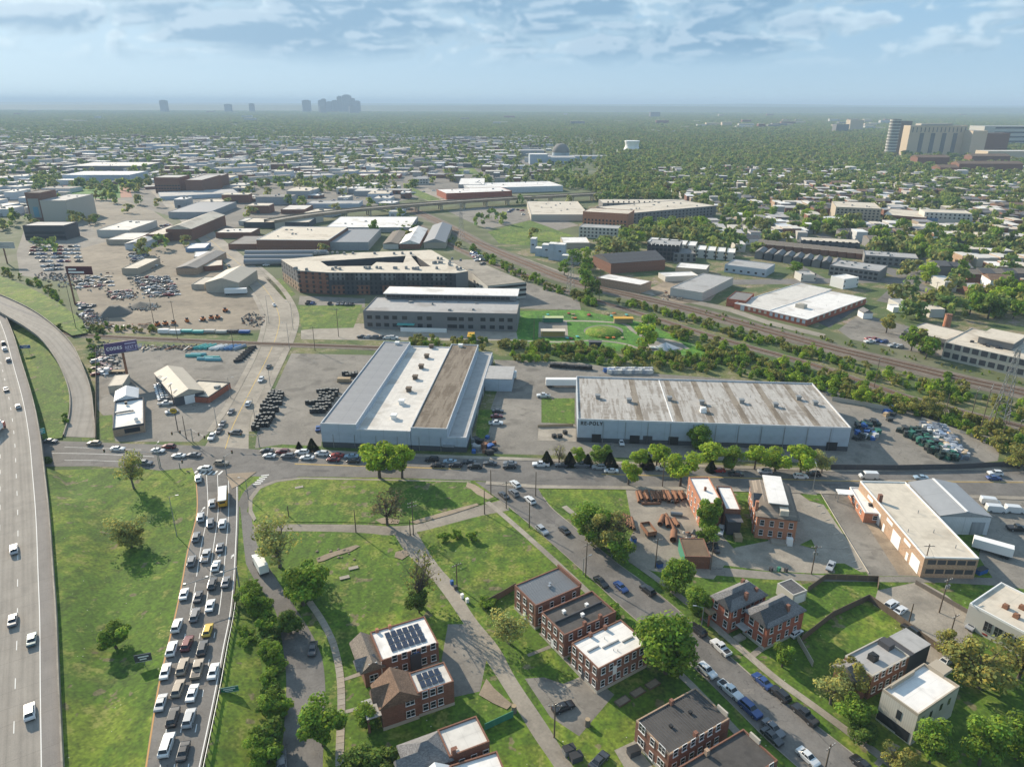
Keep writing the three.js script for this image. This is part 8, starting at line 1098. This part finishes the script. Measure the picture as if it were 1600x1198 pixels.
{ const r = rng(99);// heap of gravel
const p = P(180,490),g = new THREE.CylinderGeometry(2.5,9,4.5,18,3).translate(p.x,2.2,p.z);tag(struct('gravel_heap',g,M.lot,'grey gravel heap'),'grey flat topped gravel heap in the salvage yard','heap');delete g.userData;scene.children[scene.children.length - 1].userData.kind = undefined;
const p2 = P(220,478),m2 = solo('gravel_heap',new THREE.ConeGeometry(8,2.6,14).translate(0,1.3,0),M.lot,'low dark gravel heap beside the flat topped one','heap');m2.position.copy(p2);
const wreck = (quad,nu,nv,fill,label,group,ang) => { const [a,b,c,d] = pp(quad,.05);for (let j = 0;j < nv;j++) for (let i = 0;i < nu;i++) { if (r() > fill) continue;const q = a.clone().lerp(b,(i + .5) / nu).lerp(d.clone().lerp(c,(i + .5) / nu),(j + .5) / nv);const m = smallCar(['sedan','hatch','suv'][Math.floor(r() * 3)],['dark','maroon','grey','silver','tan','red','black','white'][Math.floor(r() * 8)],q,ang + (r() - .5) * 1.6,label,group);m.position.x += (r() - .5) * 2.5;m.position.z += (r() - .5) * 3;m.rotation.z = (r() - .5) * .2;m.scale.set(.9 + r() * .2,.5 + r() * .5,1);} };
wreck([[202,433],[258,432],[283,462],[238,466]],9,8,.9,'crushed car in the dense salvage rows','crushed cars in the salvage rows',.2);wreck([[115,434],[170,431],[178,448],[118,452]],8,4,.75,'dark part stripped car in the upper salvage rows','stripped cars in the upper rows',.1);wreck([[172,455],[196,453],[206,466],[176,468]],5,3,.9,'crushed car near the gravel heap','crushed cars near the heap',.3);wreck([[120,470],[142,478],[148,505],[128,492]],4,5,.8,'wreck along the left edge of the salvage yard','wrecks at the yard edge',.8);wreck([[150,560],[176,552],[180,582],[152,588]],4,6,.8,'wreck behind the purple billboard','wrecks behind the billboard',.1);wreck([[400,476 - 80],[418,402],[416,412],[398,404]],3,2,.7,'car in the far lot by the curving street','cars in the far lot',.4);
const loader = (x,y,i) => { const o = thing('skid_loader',`orange loader, ${ORD[i]} from the left along the salvage yard front`,'loader',P(x,y),r() * 6,'orange loaders');part(o,'body',bx(2.6,1.3,1.6,0,.95,0),M.orangePaint);part(o,'cab',bx(1.2,1.1,1.3,-.1,2,0),M.black);part(o,'bucket',bx(.7,.6,1.9,1.8,.5,0),M.steel);for (const a of [-.8,.8]) for (const b of [-.8,.8]) part(o,'wheel',wheelG(.48),M.rubber,[a,.48,b]);};[[246,509],[258,508],[271,507],[292,503],[317,501],[330,499],[340,498],[352,487]].forEach(([x,y],i) => loader(x,y,i));
const bundle = (x,y,mat,l,g,L = 5.5,n = 0,ang = 0) => { const o = thing('pipe_bundle',l,'pipes',P(x,y),ang,g);for (let k = 0;k < 3;k++) part(o,'pipe',(boxCache['pb' + L] ??= new THREE.CylinderGeometry(.32,.32,L,8).rotateZ(Math.PI / 2)),mat,[0,.34,(k - 1) * .66]);for (let k = 0;k < 2;k++) part(o,'pipe',boxCache['pb' + L],mat,[0,.92,(k - .5) * .66]);};
[[302,557],[310,555],[320,562],[331,560],[333,563]].forEach(([x,y],i) => bundle(x,y,i === 0 || i === 3 ? M.teal : std([.16,.42,.46],.5),`teal pipe bundle, ${ORD[i]} from the left in the middle of the yard`,'teal bundles in the yard middle',7));[[312,543],[320,543],[328,543],[337,544],[345,544],[353,544],[360,544],[367,544],[374,544]].forEach(([x,y],i) => bundle(x,y,[M.teal,M.teal,M.teal,M.white,M.white,M.panelBlue,std([.12,.25,.45],.5),std([.12,.25,.45],.5),M.panelBlue][i],`pipe bundle, ${ORD[i]} from the left in the back row of the yard`,'bundles in the back row',7,0,1.0));for (let i = 0;i < 7;i++) bundle(372 + i * 3.6,565 - i * 3.4,M.black,'black pipe bundle by the yard fence','black bundles by the fence',4,0,.6);
for (let i = 0;i < 8;i++) { const o = thing('storage_box',`${i < 2 ? 'white' : i < 4 ? 'teal' : 'pale'} box or tank, ${ORD[i]} from the left along the siding`,'container',P(256 + i * 18,520 + (i % 2)),0,'containers along the siding');part(o,'body',new RoundedBoxGeometry(5.5,2 - (i > 1 ? .7 : 0),2.2,2,.2).translate(0,1.1,0),[M.white,M.white,M.teal,M.teal,M.stucco,M.stucco,M.charcoal,M.blue][i]);part(o,'base',bx(5.2,.2,2,0,.1,0),M.wood);}
for (let i = 0;i < 40;i++) { const L = 1.5 + r() * 4,m = solo('scrap_beam',(boxCache['sb' + (i % 5)] ??= merge([bx(2 + i % 5,.3,.4),bx(2 + i % 5,.06,.7,0,.18,0)])),[M.rust,M.steel,M.wood,M.stone][i % 4],'scrap beam in the piles along the siding','scrap','scrap beams along the siding');m.position.copy(i < 22 ? P(130 + r() * 100,505 + r() * 8,.2 + r() * .6) : P(205 + r() * 100,541 + r() * 4,.2 + r() * .6));m.rotation.y = r() * 3;}
const flat2 = thing('flatbed_truck','white flatbed truck under the purple billboard','truck',P(180,583),.05);part(flat2,'cab',new RoundedBoxGeometry(2,2,2.2,2,.2).translate(-3.4,1.5,0),paintMat.white);part(flat2,'bed',bx(6.5,.3,2.3,1,1.1,0),M.woodLight);for (const x of [-3.2,2,3.2]) for (const z of [-1,1]) part(flat2,'wheel',wheelG(.48),M.rubber,[x,.48,z]);}
{ // rubble and scrap strewn over the yards, too much to count
const r = rng(321),g = new THREE.DodecahedronGeometry(.5,0),zones = [[122,440,60,16,150],[240,450,44,18,260],[190,462,24,8,160],[140,500,30,14,260],[395,500,20,12,90],[165,560,26,30,220],[270,543,110,3,240],[90,432,40,8,120],[225,480,26,6,160],[225,410,30,16,120],[1090,850,26,24,120],[1060,462,26,8,60]];
const m = new THREE.InstancedMesh(g,std([1,1,1],.9),zones.reduce((a,z) => a + z[4],0)),q = new THREE.Object3D(),tones = [[.32,.27,.2],[.12,.1,.09],[.2,.1,.06],[.42,.4,.36],[.06,.06,.06],[.25,.24,.22],[.36,.3,.22]];let k = 0;
for (const [x,y,rx,ry,n] of zones) for (let i = 0;i < n;i++) { const p = P(x + (r() + r() - 1) * rx,y + (r() + r() - 1) * ry,.1);q.position.copy(p);q.rotation.set(r() * 6,r() * 6,r() * 6);q.scale.set(.6 + r() * 2.6,.4 + r() * .9,.5 + r() * 1.2);q.updateMatrix();m.setMatrixAt(k,q.matrix);m.setColorAt(k++,lin(...tones[Math.floor(r() * 7)]));}
m.name = 'rubble';m.userData.kind = 'stuff';m.userData.label = 'rubble and scrap strewn over the yards';shadows(m);scene.add(m);}
// ================================================================ each generated thing is told apart by the landmark next to it
{
const marks = [['the painted brick tower',50,320],['the dark office block',66,362],['the sports field',145,300],['the banded brick school',270,290],['the gabled factory',275,360],['the long white hall',150,275],['the blue grey workshop',295,328],['the brick factory roof',455,370],['the viaduct',640,318],['the red distribution hall',750,305],['the white distribution shed',720,287],['the science dome',876,242],['the planetarium',987,232],['the orange apartments',945,340],['the long grey apartments',1050,335],['the white town houses',1080,385],['the dark town houses',1240,408],['the tan six storey block',1342,332],['the blue mural block',1482,340],['the grey lofts',1370,410],['the loft block',1530,530],['the hospital slab',1470,220],['the red brick halls',1540,262],['the red brick works',1240,470],['the distant skyline',530,160],['the round brick chimney',1478,500],['the twin slab blocks',1330,200],['the park meadow',1180,252],['the green field',830,365],['the dark loft block',1037,390],['the far left edge',0,250],['the far storage lot',785,250],['the black roofed factory',995,415]];
const seen = {},list = [];
for (const o of scene.children) { const g = o.userData.group ?? '';if (!/beyond the railway|industrial belt|far woods|grove|garden trees|^trees /.test(g) || g.startsWith('street')) continue;const q = proj(o.position);let best = null,bd = 1e9;for (const m of marks) { const d = Math.hypot(q[0] - m[1],(q[1] - m[2]) * 2.2);if (d < bd) { bd = d;best = m;} } const dx = q[0] - best[1],dy = (q[1] - best[2]) * 2.2,rel = Math.abs(dx) > Math.abs(dy) ? (dx < 0 ? 'left of' : 'right of') : dy < 0 ? 'behind' : 'in front of';const what = o.name.startsWith('tree') ? 'leafy tree' : o.name.startsWith('row_house') ? (/pitched/.test(g) ? 'pitched roof house' : g.replace(/^flat (.*) roofed.*/,'$1 flat roofed house')) : o.name.startsWith('far_block') ? 'pale far block' : g.replace(/^(\w+) roofed.*/,'$1 roofed shed');list.push([bd,o,`${what}, `,`${rel} ${best[0]}`]);}
list.sort((a,b) => a[0] - b[0]);
const tens = ['','','twenty','thirty','forty','fifty'],ordinal = n => n < 20 ? ORD[n] : `${tens[Math.floor((n + 1) / 10)]}${(n + 1) % 10 ? '-' + ORD[(n + 1) % 10 - 1] : 'th'}`;
for (const [,o,what,where] of list) { const k = what + where,n = seen[k] = (seen[k] ?? -1) + 1;o.userData.label = what + (n ? `${ordinal(n)} nearest ` : 'nearest ') + where;}
}
renderer.render(scene,camera);
